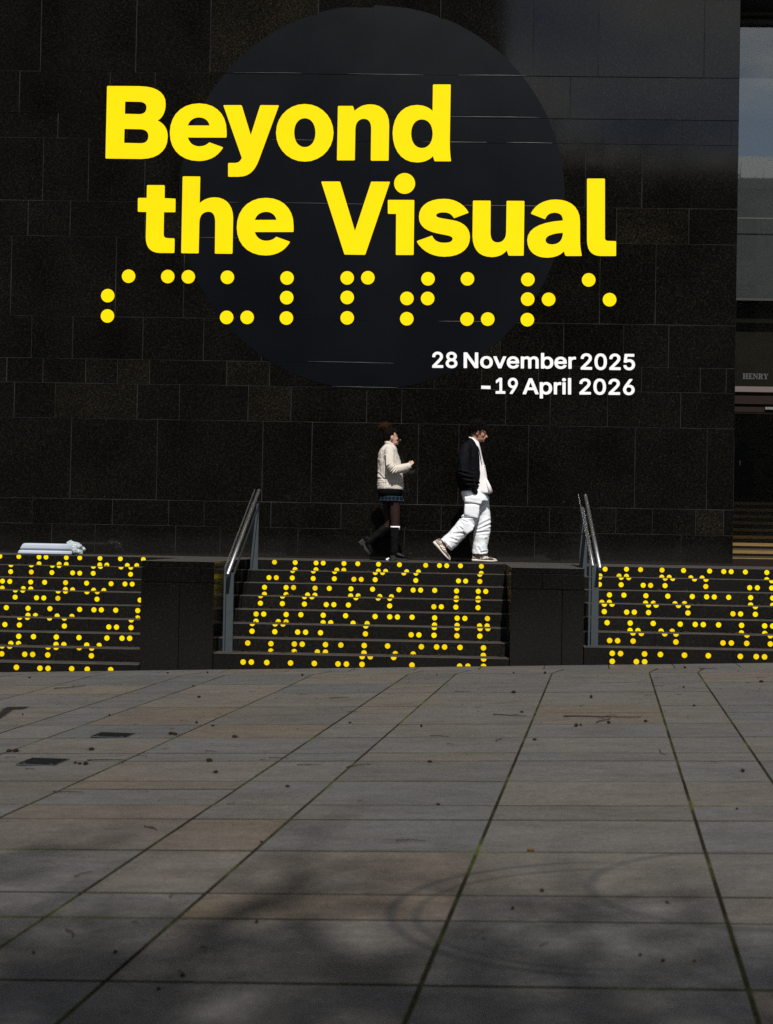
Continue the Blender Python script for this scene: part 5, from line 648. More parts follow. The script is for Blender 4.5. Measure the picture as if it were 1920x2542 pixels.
box('transom', gx0, gx1, GY-0.06, GY+0.08, 2.158, 2.313, M_BRONZE, ent)
box('shadow_gap', gx0, gx1, GY+0.02, GY+0.08, 2.124, 2.156, M_BLACK, ent)
box('door_header', gx0, 4.02, GY-0.03, GY+0.05, 2.055, 2.124, M_BRONZE, ent)
box('door_header', 4.021, gx1, GY-0.01, GY+0.05, 2.055, 2.124, M_BLACK, ent)
box('door_closer', 4.024, 4.6, GY-0.055, GY-0.012, 2.085, 2.122, M_INOX, ent, 0.004)
box('door_frame', gx0-0.005, gx0+0.012, GY-0.02, GY+0.05, 0.1, 2.055, M_BRONZE, ent)
box('door_leaf', gx0+0.014, 5.2, GY, GY+0.012, 0.10, 2.05, M_GLASSD, ent)
box('door_lock', 3.70, 3.715, GY-0.012, GY, 1.34, 1.40, M_BLACK, ent, 0.002)
box('sill', gx0-0.01, gx1, GY-0.16, GY+0.1, 0.0, 0.092, M_BRONZE, ent)
box('jamb', XR-0.30, XR+0.0, YW+0.09, GY+0.3, -0.2, TOPZ, M_BLACK, ent)
# serif letters HENRY on the lower pane
def serif(ch, x, z, w, h):
    t = w*0.26; s = h*0.12; n = w*0.10; out = []
    def rect(a, b, c, d): out.append([(x+a, z+c), (x+b, z+c), (x+b, z+d), (x+a, z+d)])
    if ch == 'H':
        out.append([(x+p, z+q) for p, q in ((0,0),(.45*w,0),(.45*w,s),(.36*w,s),(.36*w,h*.45),(.64*w,h*.45),(.64*w,s),(.55*w,s),(.55*w,0),(w,0),(w,s),(.91*w,s),(.91*w,h-s),(w,h-s),(w,h),(.55*w,h),(.55*w,h-s),(.64*w,h-s),(.64*w,h*.56),(.36*w,h*.56),(.36*w,h-s),(.45*w,h-s),(.45*w,h),(0,h),(0,h-s),(.09*w,h-s),(.09*w,s),(0,s))])
    if ch == 'E':
        out.append([(x+p, z+q) for p, q in ((0,0),(w*.95,0),(w,h*.3),(w*.9,h*.3),(w*.75,s),(w*.45,s),(w*.45,h*.45),(w*.6,h*.45),(w*.66,h*.36),(w*.72,h*.36),(w*.72,h*.65),(w*.66,h*.65),(w*.6,h*.56),(w*.45,h*.56),(w*.45,h-s),(w*.7,h-s),(w*.86,h*.72),(w*.95,h*.72),(w*.92,h),(0,h),(0,h-s),(w*.12,h-s),(w*.12,s),(0,s))])
    if ch == 'N':
        out.append([(x+p, z+q) for p, q in ((0,0),(w*.36,0),(w*.36,s),(w*.22,s),(w*.22,h*.72),(w*.8,0),(w*.9,0),(w*.9,h-s),(w,h-s),(w,h),(w*.66,h),(w*.66,h-s),(w*.8,h-s),(w*.8,h*.36),(w*.32,h),(0,h),(0,h-s),(w*.12,h-s),(w*.12,s),(0,s))])
    if ch == 'R':
        out.append([(x+p, z+q) for p, q in ((0,0),(w*.5,0),(w*.5,s),(w*.4,s),(w*.4,h*.45),(w*.48,h*.45),(w*.72,0),(w,0),(w,s),(w*.92,s),(w*.72,h*.5),(w*.88,h*.6),(w*.9,h*.8),(w*.78,h*.95),(w*.6,h),(0,h),(0,h-s),(w*.12,h-s),(w*.12,s),(0,s))])
        out.append([(x+p, z+q) for p, q in ((w*.4,h*.55),(w*.52,h*.55),(w*.6,h*.65),(w*.6,h*.82),(w*.52,h*.9),(w*.4,h*.9))])
    if ch == 'Y':
        out.append([(x+p, z+q) for p, q in ((w*.25,0),(w*.75,0),(w*.75,s),(w*.65,s),(w*.65,h*.45),(w*.92,h-s),(w,h-s),(w,h),(w*.68,h),(w*.68,h-s),(w*.8,h-s),(w*.6,h*.55),(w*.4,h-s),(w*.48,h-s),(w*.48,h),(0,h),(0,h-s),(w*.08,h-s),(w*.36,h*.45),(w*.36,s),(w*.25,s))])
    return out
x = 3.731
for ch, w in zip('HENRY', (0.076, 0.058, 0.074, 0.07, 0.068)):
    poly_plate('letter', serif(ch, x, 2.497, w*0.92, 0.076), GY-0.0035, 0.003, M_TEXTG, ent); x += w-0.0005
def text_part(s, x, z, size, parent):
    cu = bpy.data.curves.new('notice_line', 'FONT'); cu.body = s; cu.size = size; cu.align_x = 'CENTER'; cu.extrude = 0.001; cu.resolution_u = 3
    o = bpy.data.objects.new('t', cu); C.objects.link(o); dg = bpy.context.evaluated_depsgraph_get()
    me = bpy.data.meshes.new_from_object(o.evaluated_get(dg)); bpy.data.objects.remove(o); me.materials.clear()
    d = parent_loc(parent)
    for v in me.vertices: X, Z, h = v.co; v.co = (x+X-d.x, GY-0.003-h-d.y, z+Z-d.z)
    return new_obj('notice_line', me, M_TEXTD, parent)
text_part('Opening Hours', 3.935, 1.58, 0.042, ent); text_part('Sculpture Galleries', 3.935, 1.505, 0.042, ent); text_part('Research Library', 3.935, 1.40, 0.042, ent)
# hall behind the glass
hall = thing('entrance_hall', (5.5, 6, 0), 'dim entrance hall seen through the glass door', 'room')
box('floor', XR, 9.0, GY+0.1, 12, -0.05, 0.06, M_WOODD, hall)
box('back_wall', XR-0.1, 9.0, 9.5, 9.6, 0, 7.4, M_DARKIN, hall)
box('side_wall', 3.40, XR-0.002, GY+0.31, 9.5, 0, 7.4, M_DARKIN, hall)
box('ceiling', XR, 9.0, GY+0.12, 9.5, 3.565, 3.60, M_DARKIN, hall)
box('sun_block_panel', XR, 9.0, GY+0.30, GY+0.42, 2.02, 3.56, M_DARKIN, hall)  # added panel behind the lower pane, keeps sun off the upper steps
box('roller_blind', gx0, gx1, GY+0.16, GY+0.17, 3.602, 7.28, M_BLIND, hall)
st = thing('timber_steps', (5.0, 5.2, 0.06), 'short timber steps glowing in the sun inside the glass door', 'steps')
for k in range(9):
    zz = 0.097 + k*0.105; y0 = GY + 0.62 + k*0.30
    box('step', XR+0.01, 8.5, y0+0.03, 9.4, zz-0.105, zz-0.045, M_WOODD, st)
    box('step_nosing', XR+0.01, 8.5, y0, y0+0.33, zz-0.044, zz, M_WOOD, st)

# ================================================================== handrails
def handrail(xf, yf, zf, yr, zr, tube_dx, wide, label):
    """xf: left side of the front post; posts stand on treads at (yf, zf) and (yr, zr)"""
    h = thing('handrail', (xf+0.05, (yf+yr)/2, (zf+zr)/2), label, 'handrail', 'steel handrails on the steps')
    sl = (zr-zf)/(yr-yf)
    ztop_f, ztop_r = zf + 0.842, zr + 0.782
    m = (ztop_r-ztop_f)/(yr-yf)
    zt = lambda y: ztop_f + m*(y-yf)
    def plate(name, x0, x1, y0, y1, z0a, z1a, z0b, z1b, mt, bev=0.002):
        bm = bmesh.new(); v = []
        for x in (x0, x1):
            for y, za, zb in ((y0, z0a, z1a), (y1, z0b, z1b)):
                v.append(bm.verts.new((x, y, za))); v.append(bm.verts.new((x, y, zb)))
        for f in ((0,1,3,2),(4,6,7,5),(0,4,5,1),(2,3,7,6),(0,2,6,4),(1,5,7,3)): bm.faces.new([v[i] for i in f])
        bmesh.ops.bevel(bm, geom=bm.edges[:], offset=bev, segments=1, affect='EDGES'); return from_bm(name, bm, mt, h)
    W_ = wide
    plate('front_post', xf+0.012, xf+0.012+W_, yf, yf+0.012, zf, zt(yf), zf, zt(yf), M_STEEL)
    plate('front_post_flange', xf-0.018, xf+0.004, yf+0.014, yf+0.03, zf, zt(yf)+0.066, zf, zt(yf)+0.066, M_STEEL)
    plate('rear_post', xf+0.0, xf+0.012+W_, yr, yr+0.012, zr, zt(yr), zr, zt(yr), M_STEEL)
    plate('base_plate', xf-0.02, xf+0.02+W_, yf-0.012, yf+0.07, zf+0.0005, zf+0.008, zf+0.0005, zf+0.008, M_STEEL, 0.001)
    plate('base_plate', xf-0.008, xf+0.02+W_, yr-0.012, yr+0.05, zr+0.0005, zr+0.008, zr+0.0005, zr+0.008, M_STEEL, 0.001)
    y0, y1 = yf+0.03, yr+0.03
    # inclined box: floor of the trough, thin side sheets
    plate('trough_floor', xf+0.004, xf+0.045, y0, y1, zt(y0)-0.012, zt(y0)+0.002, zt(y1)-0.012, zt(y1)+0.002, M_STEEL)
    plate('side_sheet', xf-0.006, xf+0.001, y0-0.01, y1+0.24, zt(y0)+0.03, zt(y0)+0.068, zt(y1)+0.03+m*0.24, zt(y1)+0.068+m*0.24, M_INOX, 0.001)
    plate('side_sheet', xf+0.008+W_, xf+0.012+W_, y0-0.02, y1-0.02, zt(y0)-0.055, zt(y0)+0.0, zt(y1)-0.055, zt(y1)+0.0, M_STEEL, 0.001)
    bm = bmesh.new(); bx = xf+0.022
    add_tube(bm, [(bx, yf-0.004, zt(yf)+0.004), (bx, y1, zt(y1)+0.006)], [(0.009, 0.009)]*2, 14); from_bm('flat_rail', bm, M_INOX, h, True)
    tx = xf + tube_dx; bm = bmesh.new(); r = 0.0205
    a = Vector((tx, yf-0.16, zt(yf)-0.024)); b = Vector((tx, yr+0.29, zt(yr)+0.29*m+0.042))
    add_tube(bm, [a, b], r, 20)
    from_bm('tube_rail', bm, M_INOX, h, True)
    bm = bmesh.new(); add_tube(bm, [a+Vector((0, -0.004, -0.002)), a], r*1.03, 20); from_bm('tube_end_cap', bm, M_STEEL, h)
    # small raised studs along the tube
    bm = bmesh.new(); d = (b-a); nst = 46
    up = Vector((0, -m, 1)).normalized()
    for i in range(1, nst):
        p = a + d*(i/nst) + up*r*0.97
        add_ball(bm, p, 0.0032, 1)
    o = from_bm('stud', bm, M_BLACK, h); o['kind'] = 'stuff'
    for q in (0.12, 0.5, 0.88):
        y = yf + (yr-yf)*q; p = a + d*((y-a.y)/d.y)
        bm = bmesh.new(); add_tube(bm, [p+Vector((0, 0, -r*0.9)), Vector((xf+0.03, y, zt(y)-0.02))], 0.006, 8); from_bm('bracket', bm, M_STEEL, h)
    return h
handrail(-2.491, 0.13, stepz(7), 1.95, stepz(1), 0.046, 0.078, 'grey steel handrail with stainless tube on the left of the middle steps')
handrail(1.375, 0.13, stepz(6), 1.65, stepz(1), 0.082, 0.075, 'grey steel handrail with stainless tube beside the right pier, left of the right steps')

# ================================================================== people
def fabric(name, c0, c1, rough=0.85, scale=18, weave=0.25, spec=0.2):
    g = G(name, rough, spec); tc = g.t.nodes.new('ShaderNodeTexCoord'); p = tc.outputs['Object']
    n = g.noise(p, scale, 5, 0.6); f = g.noise(p, 420, 1)
    g.color(g.mix(1.0, g.ramp(n, [(0.3, c0), (0.7, c1)]), g.ramp(f, [(0.3, (0.86,)*3), (0.7, (1.1,)*3)]), 'MULTIPLY')); g.bump(g.math('ADD', f, g.math('MULTIPLY', n, 2.0)), weave, 0.003); return g.m
M_SKINM = fabric('warm_tan_skin', (0.30, 0.150, 0.095), (0.36, 0.185, 0.12), 0.5, 9, 0.05, 0.4)
M_SKINW = fabric('light_skin', (0.48, 0.27, 0.20), (0.56, 0.33, 0.25), 0.5, 9, 0.05, 0.4)
M_HAIRB = fabric('black_curly_hair', (0.004, 0.0035, 0.0035), (0.009, 0.008, 0.0075), 0.8, 60, 0.6, 0.03)
M_HAIRD = fabric('dark_brown_hair', (0.003, 0.002, 0.0018), (0.008, 0.005, 0.0035), 0.75, 50, 0.5, 0.03)
M_HAIRA = fabric('lit_auburn_hair', (0.010, 0.005, 0.003), (0.050, 0.020, 0.008), 0.6, 26, 0.5, 0.1)  # orange-brown lit highlights put into the colour of the bun
M_BOMBER = fabric('black_nylon_jacket', (0.003, 0.0032, 0.0045), (0.006, 0.0065, 0.009), 0.7, 20, 0.05, 0.05)
M_RIB = fabric('black_ribbed_knit', (0.005, 0.005, 0.006), (0.008, 0.008, 0.009), 0.9, 90, 0.5)
M_SHIRT = fabric('white_cotton_shirt', (0.72, 0.69, 0.70), (0.80, 0.77, 0.77), 0.9, 14, 0.2)
M_CARGO = fabric('white_cargo_cotton', (0.72, 0.74, 0.79), (0.80, 0.82, 0.86), 0.85, 16, 0.35)
M_BEIGE = fabric('stone_coloured_cotton', (0.50, 0.455, 0.405), (0.59, 0.54, 0.485), 0.9, 16, 0.3)
M_KNIT = fabric('black_knit', (0.003, 0.003, 0.004), (0.006, 0.006, 0.007), 0.95, 60, 0.5, 0.02)
M_TIGHTS = fabric('sheer_black_tights', (0.022, 0.011, 0.009), (0.030, 0.016, 0.013), 0.6, 6, 0.05, 0.12)
M_LEATHER = fabric('black_leather', (0.0035, 0.0035, 0.004), (0.007, 0.007, 0.0075), 0.36, 24, 0.12, 0.12)
M_SOCK = fabric('white_sock', (0.75, 0.75, 0.78), (0.82, 0.82, 0.85), 0.9, 60, 0.4)
M_RUBBER = mat('cream_rubber', (0.66, 0.60, 0.55), 0.7)
M_BROWNP = mat('brown_suede_panel', (0.33, 0.235, 0.19), 0.8)
M_DARKP = mat('dark_grey_mesh', (0.09, 0.075, 0.075), 0.85)
M_UPPER = fabric('beige_mesh_upper', (0.44, 0.36, 0.31), (0.58, 0.50, 0.45), 0.85, 40, 0.4)
M_PANEL = mat('off_white_leather_panel', (0.72, 0.68, 0.65), 0.6)
M_SOLEB = mat('black_rubber', (0.008, 0.008, 0.008), 0.6)
M_EYE = mat('eye', (0.05, 0.035, 0.03), 0.2)
def tartan():
    g = G('blue_tartan_wool', 0.9, 0.03); tc = g.t.nodes.new('ShaderNodeTexCoord'); s = g.sep(tc.outputs['Object'])
    def lines(v, per, off, w):
        m = g.math('FRACT', g.math('ADD', g.math('DIVIDE', v, per), off)); return g.math('LESS_THAN', m, w)
    c = g.mix(lines(s[0], 0.046, 0.1, 0.42), (0.002, 0.003, 0.009), (0.003, 0.0075, 0.015))
    c = g.mix(g.math('MULTIPLY', lines(s[2], 0.046, 0.2, 0.4), 0.6), c, (0.007, 0.016, 0.018))
    c = g.mix(g.math('MULTIPLY', lines(s[0], 0.046, 0.62, 0.10), 0.75), c, (0.06, 0.075, 0.115))
    c = g.mix(g.math('MULTIPLY', lines(s[2], 0.046, 0.75, 0.10), 0.7), c, (0.05, 0.07, 0.11)); g.color(c); return g.m
M_TARTAN = tartan()

KP = 1108.0
class Fig:
    """drawing units (a side-view sketch, 1108 units to the metre) -> metres from the figure's ground point"""
    def __init__(s, gy): s.gy = gy
    def h(s, y): return (s.gy-y)/KP
    def x(s, x, y): return (x-700)/KP - 0.018*s.h(y)
    def p(s, x, y, d=0.0): return Vector((s.x(x, y), d, s.h(y)))
    def tube(s, bm, pts, n=16, ends=(True, True)):
        """pts: (x, y, depth, r_units, r_depth_m)"""
        add_tube(bm, [s.p(a, b, d) for a, b, d, r, rd in pts], [(r/KP, rd) for a, b, d, r, rd in pts], n)
        for (a, b, d, r, rd), on in zip((pts[0], pts[-1]), ends):
            if not on: continue
            q = min(r/KP, rd)*0.96; add_ball(bm, s.p(a, b, d), (q, q, q), 2)
    def rings(s, bm, L, cy=0.0, n=30, e=2.3, tilt=0.0):
        """L: (y, xl, xr, ry)"""
        add_rings(bm, [hring((s.x(a, y)+s.x(b, y))/2, cy, s.h(y), (b-a)/2/KP, ry, n, e, tilt) for y, a, b, ry in L])
def add_head(bm, O, sc, pitch, yaw, ear=True):
    F = Vector((math.cos(pitch)*math.cos(yaw), math.sin(yaw)*math.cos(pitch), -math.sin(pitch))); Sd = Vector((-math.sin(yaw), math.cos(yaw), 0)); U = F.cross(Sd)
    if U.z < 0: U = -U
    R3 = Matrix((F, Sd, U)).transposed()
    P = lambda f, s, u: O + (F*f + Sd*s + U*u)*sc
    B = lambda c, r, sub=3: add_ball(bm, P(*c), tuple(q*sc for q in r), sub, R3)
    B((-0.012, 0, 0.135), (0.096, 0.074, 0.094)); B((0.032, 0, 0.085), (0.060, 0.060, 0.085)); B((0.040, 0, 0.030), (0.050, 0.050, 0.036))
    B((0.078, 0, 0.014), (0.018, 0.022, 0.016)); B((0.076, 0, 0.118), (0.020, 0.050, 0.014))
    add_tube(bm, [P(0.088, 0, 0.108), P(0.104, 0, 0.082), P(0.116, 0, 0.068)], [0.009*sc, 0.011*sc, 0.012*sc], 10)
    B((0.117, 0, 0.067), (0.011, 0.013, 0.010), 2)
    for s in (-1, 1): B((0.100, s*0.012, 0.063), (0.010, 0.008, 0.008), 2); B((0.060, s*0.040, 0.078), (0.024, 0.018, 0.020), 2)
    B((0.094, 0, 0.046), (0.011, 0.023, 0.006), 2); B((0.091, 0, 0.035), (0.011, 0.020, 0.007), 2)
    if ear:
        for s in (-1, 1): B((-0.004, s*0.074, 0.088), (0.019, 0.010, 0.031), 2)
    return P, R3
def add_hand(bm, W0, fwd, side, up, sc=1.0, curl=1.0):
    """palm at wrist W0 pointing fwd; fingers curl towards -up; thumb leaves the `side` edge"""
    fwd, side, up = fwd.normalized(), side.normalized(), up.normalized()
    R3 = Matrix((fwd, side, up)).transposed()
    add_ball(bm, W0 + fwd*0.045*sc, (0.048*sc, 0.040*sc, 0.016*sc), 3, R3)
    for i, (s, ln) in enumerate(((0.030, 0.070), (0.011, 0.080), (-0.009, 0.074), (-0.028, 0.058))):
        p = W0 + (fwd*0.085 + side*s)*sc; pts = [W0 + (fwd*0.05 + side*s*0.9)*sc, p]; a = 0.35*curl
        for q in (0.42, 0.33, 0.25):
            p = p + (fwd*math.cos(a) - up*math.sin(a))*ln*q*sc; pts.append(p); a += 0.75*curl
        add_tube(bm, pts, [0.010*sc, 0.0098*sc, 0.009*sc, 0.0085*sc, 0.0072*sc], 8); add_ball(bm, pts[-1], 0.0075*sc, 1)
    b = W0 + (fwd*0.020 + side*0.030)*sc; pts = [b, b + (fwd*0.024 + side*0.020 - up*0.006)*sc, b + (fwd*0.050 + side*0.026 - up*0.018)*sc, b + (fwd*0.070 + side*0.018 - up*0.030)*sc]
    add_tube(bm, pts, [0.014*sc, 0.012*sc, 0.0105*sc, 0.009*sc], 8); add_ball(bm, pts[-1], 0.009*sc, 1)

# ---- the man
def make_man(loc):
    f = Fig(2085)
    NY, FY = -0.092, 0.092
    near = [(690, 1160, -0.06, 100, .085), (682, 1285, NY, 100, .088), (667, 1435, NY, 88, .078), (618, 1535, NY, 74, .066), (520, 1645, NY, 66, .060), (415, 1770, NY, 52, .048), (300, 1880, NY, 44, .042)]
    farl = [(735, 1160, 0.06, 100, .085), (800, 1280, FY, 100, .088), (825, 1420, FY, 86, .078), (832, 1540, FY, 70, .064), (822, 1650, FY, 64, .060), (800, 1800, FY, 52, .048), (768, 1980, FY, 44, .042)]
    O = f.p(736, 412); sc = 1.03; pit = 0.20
    bm = bmesh.new()
    f.rings(bm, [(470, 640, 745, .08), (520, 570, 760, .16), (620, 530, 770, .165), (800, 560, 770, .15), (960, 580, 790, .14), (1080, 580, 800, .135), (1180, 600, 830, .135)])
    f.tube(bm, [(700, 470, 0, 62, .062), (722, 400, 0, 56, .055), (728, 350, 0, 58, .056)])
    for L_ in (near, farl): f.tube(bm, L_)
    for s, pts in ((-1, [(590, 545, -.185, 58, .055), (560, 700, -.225, 46, .045), (565, 880, -.225, 42, .04), (630, 985, -.165, 36, .034), (672, 1060, -.095, 26, .026)]),
                   (1, [(600, 545, .185, 58, .055), (600, 700, .225, 46, .045), (620, 880, .225, 42, .04), (680, 985, .165, 36, .034), (700, 1060, .095, 26, .026)])):
        f.tube(bm, pts)
        w = f.p(pts[-1][0], pts[-1][1], pts[-1][2]); add_hand(bm, w, Vector((0.10, -s*0.35, -0.95)), Vector((0.9, 0, 0.2)), Vector((0, s*1.0, -.3)), 0.8, 0.5)
    # feet
    for (ox, oy, ang, d) in ((140, 1832, -0.817, NY), (682, 2078, 0.0, FY)):
        c, s_ = math.cos(ang), math.sin(ang)
        q = lambda u, v: f.p(ox, oy, d) + Vector((c*u - s_*v, 0, s_*u + c*v))
        add_tube(bm, [q(0.05, .058), q(0.13, .054), q(0.20, .044), q(0.25, .040)], [(.022, .021), (.022, .024), (.012, .026), (.008, .020)], 12)
        a = near[-1] if d == NY else farl[-1]
        add_tube(bm, [f.p(a[0], a[1], d), q(0.060, .085), q(0.06, .055)], [(.036, .034), (.024, .022), (.022, .020)], 12)
    P, R3 = add_head(bm, O, sc, pit, 0.0)
    man = fuse('person', bm, M_SKINM, None, 0.005, 3)
    man.location = loc
    tag(man, 'man with curly black hair in a black bomber jacket and white cargo trousers striding right', 'person')
    for s in (-1, 1):
        e = bmesh.new(); add_ball(e, P(0.083, s*0.029, 0.098), 0.011*sc, 2); from_bm('eye', e, M_EYE, man, True, world=False)
    # hair
    bm = bmesh.new(); rh = random.Random(4)
    F, S_, U = R3.col[0], R3.col[1], R3.col[2]
    add_ball(bm, P(-0.020, 0, 0.150), (0.098*sc, 0.080*sc, 0.088*sc), 3, R3)
    for i in range(620):
        v = Vector((rh.gauss(0, 1), rh.gauss(0, 1), rh.gauss(0, 1))).normalized()
        fx, sx, ux = v.x*0.108-0.012, v.y*0.092, v.z*0.098+0.150
        if ux < 0.150 and fx > 0.030: continue
        if ux < 0.115 and fx > -0.015: continue
        if ux < 0.075: continue
        if fx > 0.07 and ux < 0.155: continue
        k = 1.0 + rh.uniform(-0.06, 0.13)
        c = P(-0.012+(fx+0.012)*k, sx*k, 0.150+(ux-0.150)*k)
        t = Vector((rh.gauss(0, 1), rh.gauss(0, 1), rh.gauss(0, 1))).normalized(); w = t.cross(v).normalized(); rr = rh.uniform(0.008, 0.016)
        pts = [c + w*math.cos(a)*rr + (v*0.5+t.cross(w)*0.8)*math.sin(a)*rr for a in [j*5.0/6 for j in range(7)]]
        add_tube(bm, pts, [0.0042, 0.005, 0.0055, 0.0055, 0.005, 0.0045, 0.003], 5)
    for fx, ux in ((0.078, 0.150), (0.088, 0.142), (0.070, 0.165), (0.092, 0.156), (0.06, 0.15)):
        for j in range(5):
            c = P(fx, (j-2)*0.022, ux + rh.uniform(-.008, .008)); add_ball(bm, c, rh.uniform(.010, .016), 1)
    from_bm('hair', bm, M_HAIRB, man, True, world=False)
    # shirt
    bm = bmesh.new()
    f.rings(bm, [(372, 648, 700, .062), (400, 648, 742, .068), (440, 640, 772, .085), (500, 620, 786, .115), (570, 610, 802, .13), (700, 605, 838, .135), (830, 605, 868, .135), (950, 605, 898, .135), (1050, 610, 932, .14), (1110, 640, 950, .145), (1135, 690, 952, .14)])
    sh = fuse('shirt', bm, M_SHIRT, man, 0.007, 3)
    crumple(sh, 0.005, (14, 8, 6), 3.0, [(f.x(845, 780), f.h(780), f.x(905, 1000), f.h(1000), .008, .014), (f.x(830, 700), f.h(700), f.x(870, 900), f.h(900), .006, .006), (f.x(890, 1000), f.h(1000), f.x(900, 1130), f.h(1130), .006, .012)])
    bm = bmesh.new()   # collar and loose shirt tail
    for s in (-1, 1):
        q = [f.p(640, 372, s*.035), f.p(690, 400, s*.064), f.p(755, 488, s*.055), f.p(792, 520, s*.03), f.p(762, 470, s*.03), f.p(700, 396, s*.05)]
        add_tube(bm, [q[0], q[1], q[2], q[3]], [.010, .013, .015, .009], 8)
    from_bm('shirt_collar', bm, M_SHIRT, man, True, world=False)
    bm = bmesh.new()
    add_tube(bm, [f.p(872, 960, -.07), f.p(905, 1050, -.085), f.p(925, 1125, -.09)], [(.018, .05), (.028, .058), (.034, .055)], 14)
    from_bm('shirt_tail', bm, M_SHIRT, man, True, world=False)
    # trousers: two wide legs
    bm = bmesh.new()
    f.rings(bm, [(1095, 545, 858, .165), (1130, 528, 872, .172), (1190, 545, 892, .178), (1240, 560, 905, .178)], n=28)
    f.tube(bm, [(680, 1190, NY*.9, 118, .095), (682, 1285, NY, 108, .096), (667, 1435, NY, 102, .092), (618, 1535, NY, 110, .090), (520, 1645, NY, 108, .088), (415, 1770, NY, 103, .086), (322, 1858, NY, 107, .092)], 20, (True, False))
    f.tube(bm, [(795, 1190, FY*.9, 112, .095), (802, 1280, FY, 112, .100), (825, 1400, FY, 102, .100), (838, 1500, FY, 99, .098), (826, 1600, FY, 105, .098), (806, 1725, FY, 108, .096), (788, 1860, FY, 103, .094), (784, 1972, FY, 106, .094)], 20, (True, False))
    cr = []
    def c_(x0, y0, x1, y1, w=.008, d=.012): cr.append((f.x(x0, y0), f.h(y0), f.x(x1, y1), f.h(y1), w, d))
    c_(500, 1605, 640, 1712); c_(420, 1700, 560, 1690, .01, .010); c_(470, 1620, 430, 1760, .009, .008); c_(360, 1760, 470, 1790, .010, .010); c_(290, 1800, 330, 1850, .008, .010); c_(250, 1790, 380, 1900, .007, .009)
    c_(520, 1480, 740, 1470, .008, .016); c_(560, 1525, 640, 1560, .008, .013)
    c_(760, 1640, 930, 1560, .009, .011); c_(740, 1600, 920, 1500, .010, .009); c_(720, 1680, 900, 1660, .009, .011); c_(870, 1760, 890, 1900, .010, .010); c_(760, 1880, 800, 1960, .009, .010); c_(780, 1400, 900, 1280, .009, .010); c_(800, 1950, 880, 1930, .007, .010)
    cr = [(x0, z0, x1, z1, w*1.25, d*1.05) for x0, z0, x1, z1, w, d in cr]
    tr = fuse('trousers', bm, M_CARGO, man, 0.0075, 3); crumple(tr, 0.0065, (10, 8, 13), 1.0, cr)
    def pocket(name, pts, d, thick):
        b = bmesh.new(); n = len(pts); cx = sum(p[0] for p in pts)/n; cy = sum(p[1] for p in pts)/n
        fr = [b.verts.new(f.p(cx+(x-cx)*.94, cy+(y-cy)*.94, d-thick)) for x, y in pts]; mid = [b.verts.new(f.p(x, y, d-thick*.55)) for x, y in pts]; bk = [b.verts.new(f.p(x, y, d+.05)) for x, y in pts]
        ctr = b.verts.new(f.p(cx, cy, d-thick*1.05))
        for i in range(n):
            j = (i+1) % n
            b.faces.new((fr[i], fr[j], ctr)); b.faces.new((fr[i], mid[i], mid[j], fr[j])); b.faces.new((mid[i], bk[i], bk[j], mid[j]))
        bmesh.ops.subdivide_edges(b, edges=b.edges[:], cuts=2, use_grid_fill=True)
        o = from_bm(name, b, M_CARGO, man, True, world=False); crumple(o, 0.006, (16, 10, 30), 2.0)
    pocket('cargo_pocket', [(582, 1295), (690, 1290), (775, 1310), (772, 1420), (752, 1478), (660, 1468), (575, 1445), (572, 1370)], NY-.090, .013)
    pocket('pocket_flap', [(575, 1195), (650, 1180), (800, 1190), (812, 1240), (800, 1292), (690, 1272), (578, 1264)], NY-.099, .012)
    pocket('cargo_pocket', [(568, 1530), (640, 1540), (708, 1582), (690, 1640), (610, 1702), (545, 1655)], NY-.084, .010)
    # jacket
    bm = bmesh.new()
    f.rings(bm, [(392, 640, 705, .068), (440, 592, 742, .120), (500, 532, 770, .172), (560, 496, 788, .195), (650, 464, 800, .205), (750, 452, 808, .205), (850, 448, 818, .20), (950, 454, 822, .195), (1030, 476, 815, .19), (1080, 500, 806, .182), (1108, 518, 780, .172)])
    f.tube(bm, [(602, 520, -.165, 80, .075), (578, 620, -.205, 84, .075), (568, 740, -.232, 82, .072), (572, 860, -.242, 84, .072), (610, 950, -.235, 80, .068), (668, 1030, -.208, 66, .058), (706, 1092, -.182, 44, .042)], 18, (True, False))
    f.tube(bm, [(612, 520, .165, 80, .075), (600, 620, .205, 84, .075), (600, 740, .232, 82, .072), (620, 860, .242, 84, .072), (660, 950, .235, 80, .068), (710, 1030, .215, 60, .055)], 18)
    jk = fuse('jacket', bm, M_BOMBER, man, 0.0075, 2)
    cr = []
    c_(500, 860, 690, 900, .012, .016); c_(520, 930, 700, 960, .010, .016); c_(560, 880, 720, 930, .008, .010); c_(600, 1000, 760, 1010, .010, .014); c_(640, 560, 690, 800, .012, .010); c_(480, 640, 520, 900, .014, .010); c_(700, 980, 800, 1040, .010, .012); c_(560, 1020, 640, 1060, .010, .012)
    crumple(jk, 0.005, (5, 5, 9), 5.0, cr)
    bm = bmesh.new(); f.tube(bm, [(698, 1078, -.182, 48, .046), (722, 1128, -.168, 37, .036)], 14); from_bm('jacket_cuff', bm, M_RIB, man, True, world=False)
    bm = bmesh.new(); add_tube(bm, [f.p(640, 385, -.03), f.p(670, 402, -.074), f.p(735, 478, -.085), f.p(770, 540, -.10), f.p(800, 700, -.105), f.p(818, 860, -.10), f.p(815, 1030, -.09)], [.012, .013, .011, .007, .006, .006, .006], 8); from_bm('jacket_collar', bm, M_RIB, man, True, world=False)
